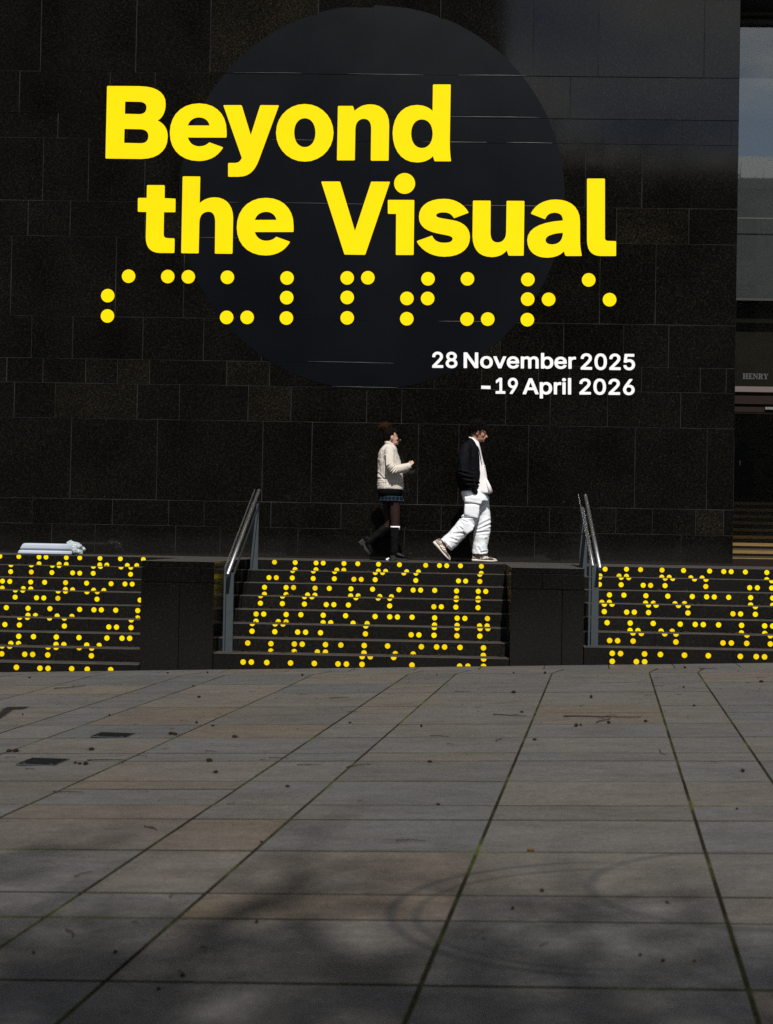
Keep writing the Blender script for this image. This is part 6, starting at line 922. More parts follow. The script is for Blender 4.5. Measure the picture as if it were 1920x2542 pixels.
    # trainers
    def trainer(ox, oy, ang, d, L_=0.300):
        c, s_ = math.cos(ang), math.sin(ang); o0 = f.p(ox, oy, d)
        q = lambda u, w, v: o0 + Vector((c*u - s_*v, w, s_*u + c*v))
        sh = bpy.data.objects.new('trainer', None)
        def loft(name, st, mt, parent, lo=0.0, n=16):
            b = bmesh.new(); rg = []
            for u, z0, z1, hw in st:
                rg.append([q(u*L_, hw*math.cos(2*PI*k/n) if abs(math.cos(2*PI*k/n)) < .75 else math.copysign(hw*.92, math.cos(2*PI*k/n)), (z0+z1)/2 + (z1-z0)/2*math.sin(2*PI*k/n)) for k in range(n)])
            add_rings(b, rg); return from_bm(name, b, mt, parent, True, world=False)
        up = loft('trainer', [(0.0, .035, .075, .018), (.035, .028, .098, .031), (.12, .026, .108, .036), (.25, .025, .104, .038), (.36, .025, .098, .040), (.48, .025, .083, .043), (.60, .024, .068, .046), (.74, .022, .056, .047), (.86, .020, .050, .043), (.95, .018, .043, .031), (1.0, .020, .034, .012)], M_UPPER, man)
        loft('sole', [(-.02, .012, .034, .022), (.02, .001, .044, .036), (.15, 0, .044, .041), (.35, .002, .038, .041), (.5, .001, .033, .045), (.7, 0, .030, .050), (.86, .003, .028, .046), (.97, .010, .028, .032), (1.02, .016, .026, .012)], M_RUBBER, up)
        def patch(name, pts, mt, off=0.0):
            """curved side panel following the upper"""
            hwf = lambda u: 0.033 + 0.016*min(1, u/.6) if u < .78 else 0.047*(1-((u-.78)/.24)**2*.8)
            for sd in (-1, 1):
                b = bmesh.new()
                a = [b.verts.new(q(u*L_, sd*(hwf(u)*math.sqrt(max(.12, 1-((v-.04)/.075)**2)) + .0045 + off), v)) for u, v in pts]
                k = [b.verts.new(q(u*L_, sd*(hwf(u)*.8), v)) for u, v in pts]
                b.faces.new(a); n = len(a)
                for i in range(n): b.faces.new((a[i], a[(i+1) % n], k[(i+1) % n], k[i]))
                from_bm(name, b, mt, up, world=False)
        patch('side_panel', [(.02, .05), (.14, .045), (.24, .06), (.30, .085), (.20, .074), (.10, .075), (.03, .08)], M_BROWNP)
        patch('heel_panel', [(.0, .074), (.05, .078), (.12, .085), (.17, .098), (.10, .104), (.03, .095)], M_DARKP)
        patch('side_stripe', [(.26, .05), (.33, .045), (.50, .072), (.46, .078)], M_PANEL, .001); patch('side_stripe', [(.40, .045), (.47, .042), (.60, .060), (.56, .066)], M_PANEL, .001)
        patch('side_panel', [(.30, .043), (.50, .036), (.62, .040), (.52, .052), (.40, .060)], M_BROWNP)
        patch('toe_panel', [(.62, .046), (.74, .036), (.88, .034), (.84, .046), (.70, .058)], M_DARKP)
        b = bmesh.new()
        for i in range(5):
            u = .34 + i*.065; v = .104 - i*.0095
            add_tube(b, [q(u*L_, -.030, v-.012), q(u*L_+.004, 0, v+.006), q(u*L_, .030, v-.012)], .0042, 6)
        from_bm('laces', b, M_PANEL, up, True, world=False)
        b = bmesh.new(); add_tube(b, [q(.20*L_, 0, .095), q(.34*L_, 0, .108), q(.36*L_, 0, .122)], [(.012, .026), (.008, .026), (.006, .022)], 10); from_bm('tongue', b, M_PANEL, up, True, world=False)
    trainer(138, 1832, -0.817, NY, 0.298); trainer(680, 2080, 0.0, FY, 0.306)
    return man
make_man(Vector((0.162, 2.80, 0.0015)))

# ---- the woman
def make_woman(loc):
    f = Fig(2060)
    NY, FY = -0.075, 0.075
    near = [(650, 1130, -.05, 88, .085), (668, 1250, NY, 66, .072), (672, 1400, NY, 64, .066), (676, 1520, NY, 56, .056), (674, 1620, NY, 48, .048), (666, 1760, NY, 40, .040), (668, 1900, NY, 28, .028), (664, 1960, NY, 22, .022)]
    farl = [(590, 1130, .05, 88, .085), (570, 1250, FY, 68, .072), (584, 1400, FY, 62, .066), (596, 1530, FY, 54, .056), (548, 1608, FY, 46, .046), (450, 1690, FY, 40, .040), (360, 1765, FY, 28, .028), (310, 1805, FY, 22, .022)]
    O = f.p(616, 462); sc = 0.93; yaw = 0.22
    bm = bmesh.new()
    f.rings(bm, [(480, 540, 650, .07), (530, 500, 670, .13), (640, 470, 700, .145), (780, 480, 720, .13), (950, 470, 730, .14), (1080, 470, 745, .15), (1180, 480, 745, .155)])
    f.tube(bm, [(585, 500, 0, 46, .046), (600, 440, 0, 42, .042), (612, 400, 0, 44, .044)])
    for L_ in (near, farl): f.tube(bm, L_)
    arm = [(592, 550, -.150, 50, .048), (606, 660, -.200, 48, .044), (625, 780, -.240, 46, .042), (665, 835, -.245, 46, .042), (770, 806, -.225, 42, .038), (872, 762, -.180, 30, .028)]
    f.tube(bm, arm)
    add_hand(bm, f.p(866, 756, -.178), Vector((0.62, 0.15, 0.55)), Vector((-0.5, 0.55, 0.6)), Vector((0.35, -0.75, 0.15)), 0.68, 1.25)
    f.tube(bm, [(592, 550, .150, 50, .048), (606, 660, .185, 48, .044), (625, 790, .19, 46, .042), (680, 835, .17, 46, .042), (770, 810, .12, 40, .038), (830, 780, .07, 30, .028)])
    add_hand(bm, f.p(826, 778, .07), Vector((0.6, -0.5, 0.5)), Vector((-0.5, -0.5, 0.6)), Vector((0.3, 0.7, 0.2)), 0.66, 1.2)
    def foot(ox, oy, ang, d, leg):
        c, s_ = math.cos(ang), math.sin(ang)
        q = lambda u, v: f.p(ox, oy, d) + Vector((c*u - s_*v, 0, s_*u + c*v))
        add_tube(bm, [q(0.04, .085), q(0.08, .078), q(0.14, .055), q(0.18, .046)], [(.014, .014), (.014, .018), (.010, .020), (.007, .014)], 12)
        add_tube(bm, [f.p(leg[-1][0], leg[-1][1], d), q(0.048, .11), q(0.05, .082)], [(.02, .02), (.019, .019), (.014, .014)], 12)
    foot(607, 2058, 0.0, NY, near); foot(163, 1812, -0.84, FY, farl)
    P, R3 = add_head(bm, O, sc, 0.03, yaw)
    wo_ = fuse('person', bm, M_SKINW, None, 0.005, 3); wo_.location = loc
    tag(wo_, 'woman in a cream jacket, short tartan skirt and tall black boots walking behind the man', 'person')
    for s in (-1, 1):
        e = bmesh.new(); add_ball(e, P(0.083, s*0.029, 0.098), 0.010*sc, 2); from_bm('eye', e, M_EYE, wo_, True, world=False)
    e = bmesh.new(); add_ball(e, P(-0.004, -0.082, 0.050), .005, 1); add_ball(e, P(-0.004, -0.083, 0.038), .0065, 1); from_bm('earring', e, M_INOX, wo_, True, world=False)
    # hair: pulled back cap, fringe strands, messy bun
    rh = random.Random(8); bm = bmesh.new()
    add_ball(bm, P(-0.026, 0, 0.142), (0.094*sc, 0.080*sc, 0.092*sc), 4, R3); add_ball(bm, P(-0.058, 0, 0.095), (0.058*sc, 0.066*sc, 0.072*sc), 3, R3)
    hr = fuse('hair', bm, M_HAIRD, wo_, 0.006, 3); crumple(hr, 0.004, (60, 60, 10), 2.0)
    bm = bmesh.new()
    for i in range(150):
        a0 = rh.uniform(0.05, 1.2); s = rh.choice((-1, 1))*rh.uniform(0.02, 0.082)
        pts = []
        for j in range(7):
            t = j/6; fx = 0.085 - 0.155*t; ux = 0.165 + 0.062*math.sin(PI*min(1, t*0.9+0.1)) - 0.01*t
            k = math.sqrt(max(0.05, 1-(s/0.092)**2))
            pts.append(P(fx*(0.9+0.1*k), s*(1-0.4*t*t), 0.142 + (ux-0.142)*k + rh.uniform(-.002, .002)))
        add_tube(bm, pts, [.0016, .003, .0034, .0034, .003, .0026, .0015], 5)
    for i in range(26):   # strands falling beside the face
        fx = rh.uniform(0.055, 0.105); s = rh.choice((-1, -1, 1))*rh.uniform(0.035, 0.07); l = rh.uniform(0.07, 0.15)
        pts = [P(fx-.03, s*.8, 0.20), P(fx, s, 0.178), P(fx+.006, s*1.05, 0.178-l*.5), P(fx+rh.uniform(-.012, .01), s*1.02, 0.178-l)]
        add_tube(bm, pts, [.003, .0032, .0026, .001], 5)
    from_bm('hair_strands', bm, M_HAIRD, wo_, True, world=False)
    bm = bmesh.new(); bc = f.p(532, 222, 0.01)
    add_ball(bm, bc, (.055, .055, .042), 3)
    for i in range(170):
        v = Vector((rh.gauss(0, 1), rh.gauss(0, 1), rh.gauss(0, .8))).normalized(); w = v.cross(Vector((rh.gauss(0, 1), rh.gauss(0, 1), rh.gauss(0, 1)))).normalized()
        r0 = rh.uniform(.046, .066); a0 = rh.uniform(0, 6.28); pts = []
        for j in range(8):
            a = a0 + j*0.28; pts.append(bc + (v*math.cos(a) + w*math.sin(a))*r0*(1 + .10*math.sin(a*3+i)) * Vector((1.12, 1, .82)).x)
        pts = [bc + Vector(((p-bc).x*1.08, (p-bc).y, (p-bc).z*.82)) for p in pts]
        add_tube(bm, pts, [.001, .0026, .0032, .0034, .0032, .003, .0024, .001], 5)
    for dx, dz in ((.085, .028), (.075, .04), (-.08, -.02), (-.075, .02), (.06, .05)):
        add_tube(bm, [bc, bc+Vector((dx*.6, -.02, dz*.7)), bc+Vector((dx*1.15, -.02, dz))], [.004, .003, .0008], 5)
    from_bm('hair_bun', bm, M_HAIRA, wo_, True, world=False)
    # legs in tights
    bm = bmesh.new()
    f.tube(bm, [(660, 1195, NY*.9, 84, .082), (670, 1250, NY, 72, .076), (672, 1400, NY, 70, .071), (676, 1520, NY, 62, .062), (676, 1625, NY, 58, .056), (668, 1700, NY, 54, .052)], 18, (False, True))
    f.tube(bm, [(580, 1195, FY*.9, 84, .082), (566, 1250, FY, 74, .076), (580, 1400, FY, 69, .071), (594, 1510, FY, 63, .063), (582, 1568, FY, 61, .061), (520, 1630, FY, 54, .054)], 18, (False, True))
    fuse('tights', bm, M_TIGHTS, wo_, 0.006, 3)
    bm = bmesh.new(); add_tube(bm, [f.p(675, 1584, NY), f.p(675, 1640, NY)], [(.0585, .0585), (.0575, .0575)], 20); from_bm('sock', bm, M_SOCK, wo_, True, world=False)
    # skirt with pleats
    bm = bmesh.new(); rg = []; n = 96
    for y, a, b, ry, am in ((1120, 450, 762, .160, 0), (1165, 442, 775, .168, .002), (1205, 440, 783, .178, .005), (1240, 442, 792, .188, .009)):
        cx, rx = (f.x(a, y)+f.x(b, y))/2, (b-a)/2/KP
        rg.append([(cx + (rx+am*math.sin(k*2*PI/n*22))*math.cos(2*PI*k/n), (ry+am*math.sin(k*2*PI/n*22))*math.sin(2*PI*k/n), f.h(y) + .004*math.sin(k*.9)*(am > .006)) for k in range(n)])
    add_rings(bm, rg, False); from_bm('skirt', bm, M_TARTAN, wo_, True, world=False)
    bm = bmesh.new(); f.rings(bm, [(1050, 440, 770, .160), (1110, 437, 772, .168), (1168, 438, 770, .174)], n=28); o = from_bm('jumper_hem', bm, M_KNIT, wo_, True, world=False)
    # jacket
    bm = bmesh.new()
    f.rings(bm, [(440, 536, 640, .064), (470, 520, 664, .082), (500, 496, 688, .130), (540, 466, 698, .160), (600, 438, 714, .165), (680, 432, 742, .162), (760, 433, 762, .155), (850, 433, 776, .152), (950, 431, 781, .156), (1020, 422, 786, .166), (1060, 424, 790, .170), (1082, 430, 790, .166)])
    f.tube(bm, [(594, 545, -.140, 66, .064), (606, 650, -.192, 68, .064), (620, 765, -.238, 70, .064), (662, 830, -.245, 68, .062), (768, 806, -.225, 60, .055), (880, 757, -.180, 46, .043)], 20, (True, False))
    f.tube(bm, [(594, 545, .140, 66, .064), (606, 650, .182, 68, .064), (620, 780, .195, 70, .064), (680, 830, .18, 64, .06), (780, 806, .12, 54, .05), (825, 785, .08, 44, .042)], 20)
    jk = fuse('jacket', bm, M_BEIGE, wo_, 0.0075, 2); cr = []
    def c_(x0, y0, x1, y1, w=.008, d=.012): cr.append((f.x(x0, y0), f.h(y0), f.x(x1, y1), f.h(y1), w, d))
    c_(600, 850, 690, 770, .007, .013); c_(630, 870, 700, 790, .007, .012); c_(670, 875, 720, 800, .007, .010); c_(560, 800, 640, 740, .009, .008); c_(545, 640, 550, 860, .010, .014); c_(440, 860, 540, 960, .010, .009); c_(450, 700, 470, 900, .012, .007); c_(440, 930, 560, 945, .009, .010); c_(430, 1005, 780, 1000, .006, .009); c_(540, 960, 545, 1075, .006, .007); c_(690, 1010, 770, 1040, .008, .010); c_(500, 560, 520, 760, .010, .006); c_(800, 740, 850, 800, .007, .008); c_(700, 640, 740, 740, .008, .008)
    crumple(jk, 0.006, (10, 9, 15), 9.0, cr)
    bm = bmesh.new()
    for s in (-1, 1): add_tube(bm, [f.p(534, 432, s*.03), f.p(570, 440, s*.066), f.p(640, 470, s*.07), f.p(690, 540, s*.05)], [(.014, .010), (.020, .012), (.018, .010), (.006, .005)], 10)
    from_bm('jacket_collar', bm, M_BEIGE, wo_, True, world=False)
    # boots
    def boot(ox, oy, ang, d, shaft):
        c, s_ = math.cos(ang), math.sin(ang); o0 = f.p(ox, oy, d)
        q = lambda u, w, v: o0 + Vector((c*u - s_*v, w, s_*u + c*v))
        b = bmesh.new(); f.tube(b, shaft, 18, (False, True))
        add_tube(b, [q(.045, 0, .13), q(.048, 0, .10), q(.05, 0, .082)], [(.048, .042), (.046, .040), (.040, .036)], 16)
        add_tube(b, [q(.02, 0, .085), q(.07, 0, .085), q(.115, 0, .068), (q(.16, 0, .052)), q(.195, 0, .046), q(.214, 0, .042)], [(.026, .028), (.034, .034), (.031, .036), (.025, .040), (.021, .036), (.013, .022)], 16)
        o = fuse('boot', b, M_LEATHER, wo_, 0.006, 3)
        crumple(o, 0.004, (30, 20, 24), 4.0)
        e = bmesh.new(); ht = lambda pts, w: None
        rg = [[q(u, w_, v) for u, w_ in ((.0, -.022), (.02, -.031), (.06, -.031), (.063, 0), (.06, .031), (.02, .031), (.0, .022), (-.004, 0))] for v in (0.0, .066)]
        add_rings(e, rg); from_bm('heel', e, M_SOLEB, o, world=False)
        e = bmesh.new()
        out = [(.055, .03), (.11, .037), (.16, .042), (.20, .036), (.22, .018), (.224, 0)]
        loop = [(u, -w) for u, w in out] + [(u, w) for u, w in out[::-1]]
        add_rings(e, [[q(u, w, (0.0 if u > .1 else .03) + z + (.004 if u > .2 else 0)) for u, w in loop] for z in (0.0, .026)]); from_bm('sole', e, M_SOLEB, o, world=False)
    boot(607, 2058, 0.0, NY, [(672, 1600, NY, 66, .063), (669, 1700, NY, 64, .060), (667, 1800, NY, 56, .052), (668, 1880, NY, 49, .046), (668, 1940, NY, 50, .046)])
    boot(163, 1812, -0.84, FY, [(562, 1592, FY, 58, .058), (500, 1640, FY, 61, .060), (415, 1712, FY, 57, .054), (340, 1775, FY, 47, .046), (296, 1815, FY, 48, .045)])
make_woman(Vector((-0.786, 2.80, 0.0015)))
bm = bmesh.new()
for i in range(7): add_ball(bm, (random.uniform(-.012, .012), random.uniform(-.012, .012), .012+random.uniform(0, .022)), random.uniform(.010, .016), 1)
o = from_bm('paper_scrap', bm, M_WHITE); o.location = (-0.897, 2.62, 0.0); tag(o, "small crumpled white paper scrap on the landing by the woman's heel", 'litter')

# ================================================================== wrapped bundle on the landing
def plastic(name, c, rough, tr):
    m = mat(name, c, rough, 0, 0.6); b = m.node_tree.nodes['Principled BSDF']; b.inputs['Transmission Weight'].default_value = tr; b.inputs['IOR'].default_value = 1.3; return m
M_TUBEP = plastic('milky_plastic_sleeve', (0.40, 0.45, 0.53), 0.7, 0.0)
M_WRAP = plastic('clear_bubble_wrap', (0.42, 0.49, 0.52), 0.2, 0.2)
bun = thing('wrapped_bundle', (-5.06, 2.72, 0.0), 'bundle of milky plastic sleeves with crumpled clear wrap lying on the landing', 'bundle')
rb = random.Random(2)
def sleeve(x0, x1, y0, y1, z0, z1, ridges, slant):
    bm = bmesh.new(); rg = []; n = 40; cy, cz = (y0+y1)/2, (z0+z1)/2
    for k, (x, s) in enumerate(((x0, .55), (x0+.006, .8), (x0+.02, .96), (x0+.05, 1), (x0+.2, 1), (x0+.4, .99), (x1, .97))):
        r = []
        for q in range(n):
            a = 2*PI*q/n; cc, ss = math.cos(a), math.sin(a)
            yy = math.copysign(abs(cc)**.45, cc)*(y1-y0)/2; zz = math.copysign(abs(ss)**.55, ss)*(z1-z0)/2
            d = 1 + .020*math.sin(zz/(z1-z0)*ridges*2*PI) + rb.uniform(-.002, .002)
            r.append((x + slant*(zz/(z1-z0)+.5)*(1 if k < 4 else 0), cy + yy*s*d, cz + zz*s))
        rg.append(r)
    add_rings(bm, rg); from_bm('plastic_sleeve', bm, M_TUBEP, bun, True)
sleeve(-5.478, -4.80, 2.60, 2.80, .001, .056, 2.5, .012); sleeve(-5.455, -4.80, 2.605, 2.80, .052, .140, 3.5, .035)
bm = bmesh.new()
for i in range(26): add_ball(bm, (rb.uniform(-4.85, -4.70), rb.uniform(2.62, 2.80), rb.uniform(.03, .125)), rb.uniform(.028, .045), 2)
add_ball(bm, (-4.835, 2.70, .145), (.05, .06, .035), 2); add_ball(bm, (-4.79, 2.70, .09), (.09, .09, .075), 2)
wr = fuse('plastic_wrap', bm, M_WRAP, None, 0.006, 1); crumple(wr, 0.013, 24, 3.0)
for v in wr.data.vertices: v.co = v.co - Vector(bun.location); v.co.z = max(v.co.z, 0.002)
wr.parent = bun
for p in wr.data.polygons: p.use_smooth = False

# ================================================================== covers, coin, litter
M_COVER = mat('dark_cast_metal', (0.006, 0.007, 0.008), 0.5, 0.0, 0.06)
for (x, y, w, d, lab) in ((-2.37, -5.30, 0.24, 0.23, 'small dark metal cover plate in the paving, the one nearer the steps'), (-2.505, -6.52, 0.23, 0.26, 'small dark metal cover plate in the paving, nearer the viewer and further left')):
    t = thing('cover_plate', (x, y, gz(x, y)), lab, 'cover', 'metal cover plates in the paving'); t.rotation_euler = (0, 0, -0.08)
    def cb(name, x0, x1, y0, y1, z0, z1, m): 
        bm = bmesh.new(); add_box(bm, x0, x1, y0, y1, z0, z1, 0.001); from_bm(name, bm, m, t, world=False)
    cb('plate', -w/2, w/2, -d/2, d/2, 0.003, 0.007, M_COVER)
    for a in ((-w/2-.006, -w/2-.001, -d/2-.006, d/2+.006), (w/2+.001, w/2+.006, -d/2-.006, d/2+.006), (-w/2, w/2, -d/2-.006, -d/2-.001), (-w/2, w/2, d/2+.001, d/2+.006)): cb('rim', *a, 0.002, 0.009, M_STEEL)
    for sx in (-1, 1):
        bm = bmesh.new(); add_tube(bm, [(sx*w*.36, -d*.36, .006), (sx*w*.36, -d*.36, .0085)], .010, 10); from_bm('screw', bm, M_INOX, t, world=False)
bm = bmesh.new(); add_tube(bm, [(0, 0, 0.002), (0, 0, 0.006)], [.016, .016], 20); add_ball(bm, (0, 0, .006), (.012, .012, .003), 2)
o = from_bm('copper_coin', bm, mat('coppery_metal', (0.55, 0.26, 0.09), 0.25, 1.0)); o.location = (0.315, -9.196, gz(.315, -9.196)); tag(o, 'shiny coppery coin lying alone on the near paving', 'coin')
M_CONE = fabric('dark_brown_cone', (0.014, 0.007, 0.005), (0.040, 0.018, 0.011), 0.9, 40, 0.6)
M_TWIG = fabric('brown_twig_bark', (0.022, 0.013, 0.009), (0.055, 0.034, 0.025), 0.9, 40, 0.6)
rd = random.Random(21)
def cone_mesh(seed):
    r = random.Random(seed); bm = bmesh.new()
    for i in range(13):
        a = i*2.4; t = i/12; rr = .010*math.sin(.35+2.4*t)
        add_ball(bm, ((t-.5)*.034, math.cos(a)*rr*.8, .012+math.sin(a)*rr), (r.uniform(.006, .009), .006, .006), 1)
    add_tube(bm, [(.015, 0, .012), (.030, .004, .010), (.045, .010, .006)], [.002, .0016, .001], 5)
    bmesh.ops.recalc_face_normals(bm, faces=bm.faces[:]); me = bpy.data.meshes.new('seed_cone'); bm.to_mesh(me); bm.free(); me.materials.append(M_CONE); return me
CM = [cone_mesh(s) for s in range(4)]
TW = {(0.78, -4.54): 'longest straight brown twig on the paving, right of the middle joint', (-3.72, -1.93): 'dark twig on the far left of the paving, in front of the left steps', (1.0, -4.92): 'slanting twig touching the longest straight twig from the front', (0.26, -4.38): 'slightly bent twig just left of the longest straight twig', (-2.25, -6.46): 'reddish twig lying right beside the nearer cover plate', (-2.14, -7.6): 'brown twig a short way below the nearer cover plate'}
for k, x, y, x2, y2 in DEBRIS:
    if k == 'cone':
        o = bpy.data.objects.new('seed_cone', CM[rd.randrange(4)]); C.objects.link(o); o.location = (x, y, gz(x, y)+.001); o.rotation_euler = (0, 0, rd.uniform(0, 6.28)); s = rd.uniform(.28, .45) if y < -8.0 else rd.uniform(.5, .95); o.scale = (s, s, s)
        tag(o, 'small dark brown seed cone lying on the grey paving', 'cone', 'seed cones scattered on the paving')
    else:
        a, b = Vector((x, y, gz(x, y)+.006)), Vector((x2, y2, gz(x2, y2)+.006)); d = b-a
        if d.length > 0.7: b = a + d.normalized()*0.55; d = b-a
        sd = Vector((-d.y, d.x, 0)).normalized(); bm = bmesh.new(); n = 6; pts = []
        for i in range(n+1):
            t = i/n; pts.append(a + d*t + sd*d.length*.07*math.sin(t*5+x) + Vector((0, 0, rd.uniform(0, .004))))
        r0 = min(.0055, .0018 + d.length*.009); add_tube(bm, pts, [r0*(1-.5*i/n) for i in range(n+1)], 6)
        if d.length > .25: add_tube(bm, [pts[3], pts[3] + d*.12 + sd*d.length*.12 + Vector((0, 0, .004)), pts[3] + d*.2 + sd*d.length*.22], [r0*.6, r0*.45, r0*.2], 5)
        base = a.copy()
        for v in bm.verts: v.co -= base
        o = from_bm('twig', bm, M_TWIG, None, True); o.location = base; 
        lab = TW.get((round(x, 2), round(y, 2)))
        tag(o, lab or 'short thin brown twig lying on the grey paving', 'twig', 'twigs scattered on the paving')
def leaf_stuff(name, pts, mat_, smin, smax):
    vs, fs = [], []
    for (x, y, z) in pts:
        s = rd.uniform(smin, smax); a = rd.uniform(0, 6.28); up = rd.uniform(.15, .9)*s; b = len(vs); w = s*rd.uniform(.3, .7)
        c, sn = math.cos(a), math.sin(a)
        vs += [(x-c*s, y-sn*s, z+.001), (x+sn*w, y-c*w, z+up*.6), (x+c*s, y+sn*s, z+up*.3+.002), (x-sn*w, y+c*w, z+up)]
        fs += [(b, b+1, b+2), (b, b+2, b+3)]
    me = bpy.data.meshes.new(name); me.from_pydata(vs, [], fs); o = new_obj(name, me, mat_); return o
M_LEAF = fabric('rotting_brown_leaves', (0.018, 0.009, 0.006), (0.075, 0.036, 0.020), 0.9, 25, 0.5)
pts = []
CL = {0: [(2, -5.2, .5), (3, -5.0, .3), (5, -4.9, .7), (7, -4.9, .6), (1, -5.3, .2), (0, -4.1, .3)], 1: [(7, -2.35, .35), (7, -1.9, .3), (2, -1.9, .35), (3, -2.0, .3), (4, -2.0, .4), (5, -1.9, .4), (6, -1.1, .3), (7, -.6, .5), (3, -.8, .3), (2, -.6, .25), (3, .1, .3), (7, .45, .06)], 2: [(6, 1.36, .06), (5, 2.3, .3), (3, 2.5, .4), (5, 3.0, .3), (4, 1.9, .3), (2, 2.4, .3)]}
for fi, (n, x0, x1, _) in enumerate(FL):
    a0, a1 = max(x0, -6.3), min(x1, 4.8)
    for k in range(1, n):
        yb = (n-1-k)*T + T
        for i in range(34): pts.append((rd.uniform(a0, a1), yb - abs(rd.gauss(0, .02)) - .006, stepz(k)))
    for (k, cx, w) in CL[fi]:
        if k >= n: continue
        yb = (n-1-k)*T + T if k > 0 else (n-1)*T + 1.2
        for i in range(int(110*w)+12): 
            x = rd.gauss(cx, w*.4)
            if a0 < x < a1: pts.append((x, yb - abs(rd.gauss(0, .035)) - .008, stepz(k)))
for x in (-4.5, -3.1, -1.9, .9): pts += [(rd.gauss(x, .3), YW-.02-abs(rd.gauss(0, .03)), 0) for i in range(14)]
tag(leaf_stuff('leaf_litter', pts, M_LEAF, .008, .022), 'brown rotting leaf litter gathered in the corners of the steps', 'leaf litter', kind='stuff')
pts = []
for i in range(1500):
    y = -abs(rd.gauss(0, 3.2)) - .1; x = rd.uniform(-6, 4.5)
    if y > -11: pts.append((x, y, gz(x, y)))
tag(leaf_stuff('grit', pts, M_CONE, .003, .010), 'fine dark grit and seed husks scattered over the paving', 'grit', kind='stuff')

# ================================================================== what stands behind the viewer (seen as shadows and reflections)
M_BARK = mat('grey_bark', (0.05, 0.045, 0.04), 0.9)
def bare_tree(x, y, hgt, seed, label):
    r = random.Random(seed); t = thing('bare_tree', (x, y, gz(x, y)), label, 'tree', 'bare trees behind the viewer')
    bt = bmesh.new(); bc = bmesh.new(); cnt = [0]
    def grow(bm, p, d, ln, rad, lev):
        n = 5; pts = [p]; dd = d.copy()
        for i in range(n):
            dd = (dd + Vector((r.gauss(0, .10), r.gauss(0, .10), r.gauss(0, .05)+.03))).normalized(); pts.append(pts[-1] + dd*ln/n)
        end = rad*(.68 if lev < 4 else .3)
        add_tube(bm, pts, [rad + (end-rad)*i/n for i in range(n+1)], 9 if lev < 2 else 5, cap=False); cnt[0] += 1
        if lev >= 7 or rad < .008: return
        if lev in (2, 3) and r.random() < .5: add_ball(bc, pts[-1], rad*1.9, 1)
        for j in range(r.choice((2, 3, 3) if lev < 3 else (3, 3, 4)) if lev < 6 else 2):
            q = pts[r.choice((3, 4, 5)) if j else 5]; ax = Vector((r.gauss(0, 1), r.gauss(0, 1), r.gauss(0, .5))).normalized()
            nd = (dd*.75 + ax*(.75 if lev else .6)).normalized(); grow(bc, q, nd, ln*r.uniform(.62, .82), rad*r.uniform(.55, .72), lev+1)
    z = gz(x, y) - .2; grow(bt, Vector((x, y, z)), Vector((0, 0, 1)), hgt*.30, hgt*.021, 0)
    from_bm('trunk', bt, M_BARK, t, True); from_bm('crown', bc, M_BARK, t, True)
TREES = [(-2.2, -27.1, 19.0, 3, 'bare tree whose crown shadow falls on the near left corner of the paving'), (0.4, -25.2, 19.0, 8, 'bare tree whose crown shadow falls left of the middle of the near paving'), (1.6, -26.3, 19.0, 30, 'bare tree whose crown shadow falls right of the middle of the near paving'), (-1.0, -24.7, 19.0, 41, 'bare tree whose shadow thickens the dark near left corner of the paving')]
TREES += [(-0.5, -26.4, 19.0, 8, 'bare tree in the middle of the row, its crown shadow across the nearest paving'), (-1.2, -28.6, 19.0, 3, 'bare tree farthest back, its crown shadow along the bottom of the paving')]
for a in TREES: bare_tree(*a)
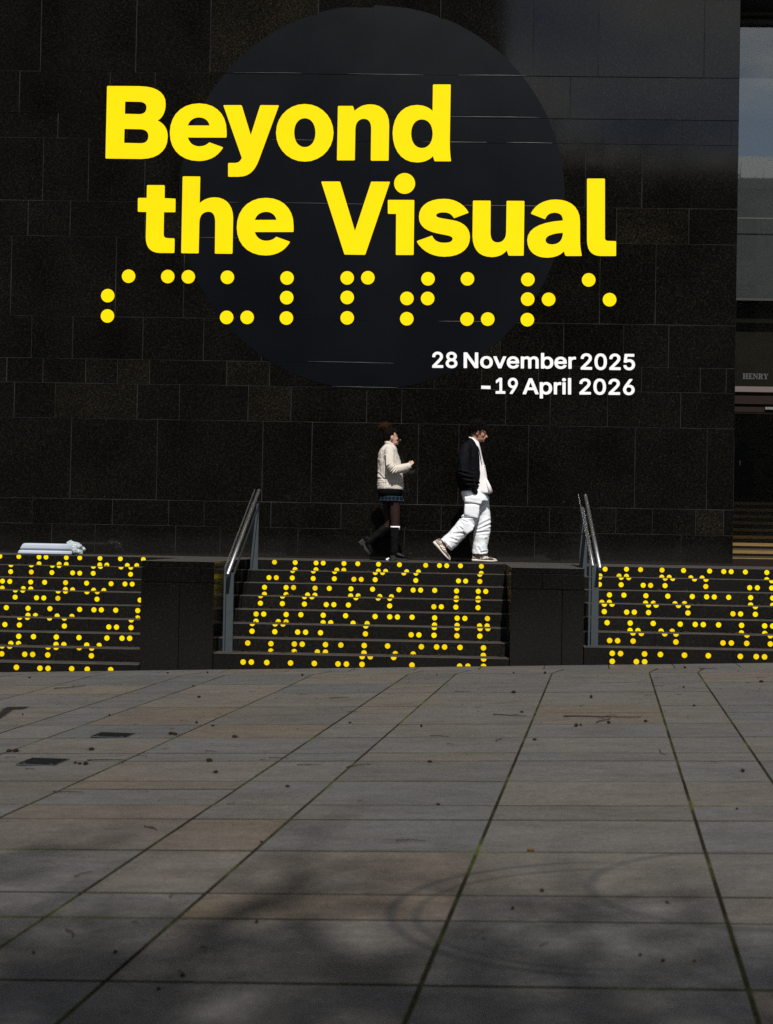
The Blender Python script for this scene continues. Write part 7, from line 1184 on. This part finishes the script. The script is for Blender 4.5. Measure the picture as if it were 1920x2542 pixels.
# a post just outside the left edge, seen by its shadow
px_, py_ = -3.30, -5.90
sp = thing('sign_post', (px_, py_, gz(px_, py_)), 'slim sign post whose dark shadow enters at the left edge of the paving', 'post')
bm = bmesh.new(); add_tube(bm, [(px_, py_, gz(px_, py_)-.1), (px_, py_, gz(px_, py_)+2.75)], .045, 14); from_bm('pole', bm, M_STEEL, sp, True)
box('sign_panel', px_-.05, px_+.13, py_-.07, py_+.05, gz(px_, py_)+2.76, gz(px_, py_)+2.90, M_STEEL, sp, .01)
M_STONE = fabric('pale_sandstone', (0.20, 0.175, 0.145), (0.26, 0.23, 0.19), 0.9, 2, 0.3)
M_SLATE = mat('slate_roof', (0.05, 0.052, 0.058), 0.8)
M_WINB = mat('dark_window_pane', (0.02, 0.023, 0.026), 0.1)
def house(x0, x1, y0, dep, h, nf, label, pitched):
    zb = -2.5; b = thing('stone_building', ((x0+x1)/2, y0, zb), label, 'building', 'buildings across the square')
    box('wall', x0, x1, y0-dep, y0, zb, h, M_STONE, b); box('cornice', x0-.3, x1+.3, y0-dep-.3, y0+.35, h, h+.5, M_STONE, b)
    if pitched:
        bm = bmesh.new(); v = [bm.verts.new(p) for p in ((x0, y0, h+.5), (x1, y0, h+.5), (x1, y0-dep, h+.5), (x0, y0-dep, h+.5), (x0+2, y0-dep/2, h+3.2), (x1-2, y0-dep/2, h+3.2))]
        for f in ((0, 1, 5, 4), (1, 2, 5), (2, 3, 4, 5), (3, 0, 4)): bm.faces.new([v[i] for i in f])
        from_bm('roof', bm, M_SLATE, b)
    fh = (h-zb-1)/nf; nx = max(2, int((x1-x0)/3.2)); me = None
    for i in range(nf):
        for j in range(nx):
            cx = x0 + (j+.5)*(x1-x0)/nx; cz = zb + .8 + (i+.5)*fh
            if me is None:
                bm = bmesh.new(); add_box(bm, -.65, .65, 0, .06, -fh*.33, fh*.33); me = bpy.data.meshes.new('window'); bmesh.ops.recalc_face_normals(bm, faces=bm.faces[:]); bm.to_mesh(me); bm.free(); me.materials.append(M_WINB)
            o = bpy.data.objects.new('window', me); C.objects.link(o); o.parent = b; o.location = Vector((cx, y0+.003, cz)) - Vector(b.location)
house(-38, 1.70, -45, 14, 31.0, 8, 'tall stone building across the square, the dark mass mirrored in the left of the wall', False)
house(1.9, 34, -46, 12, 17.2, 5, 'lower stone building across the square, mirrored in the glass entrance', True)
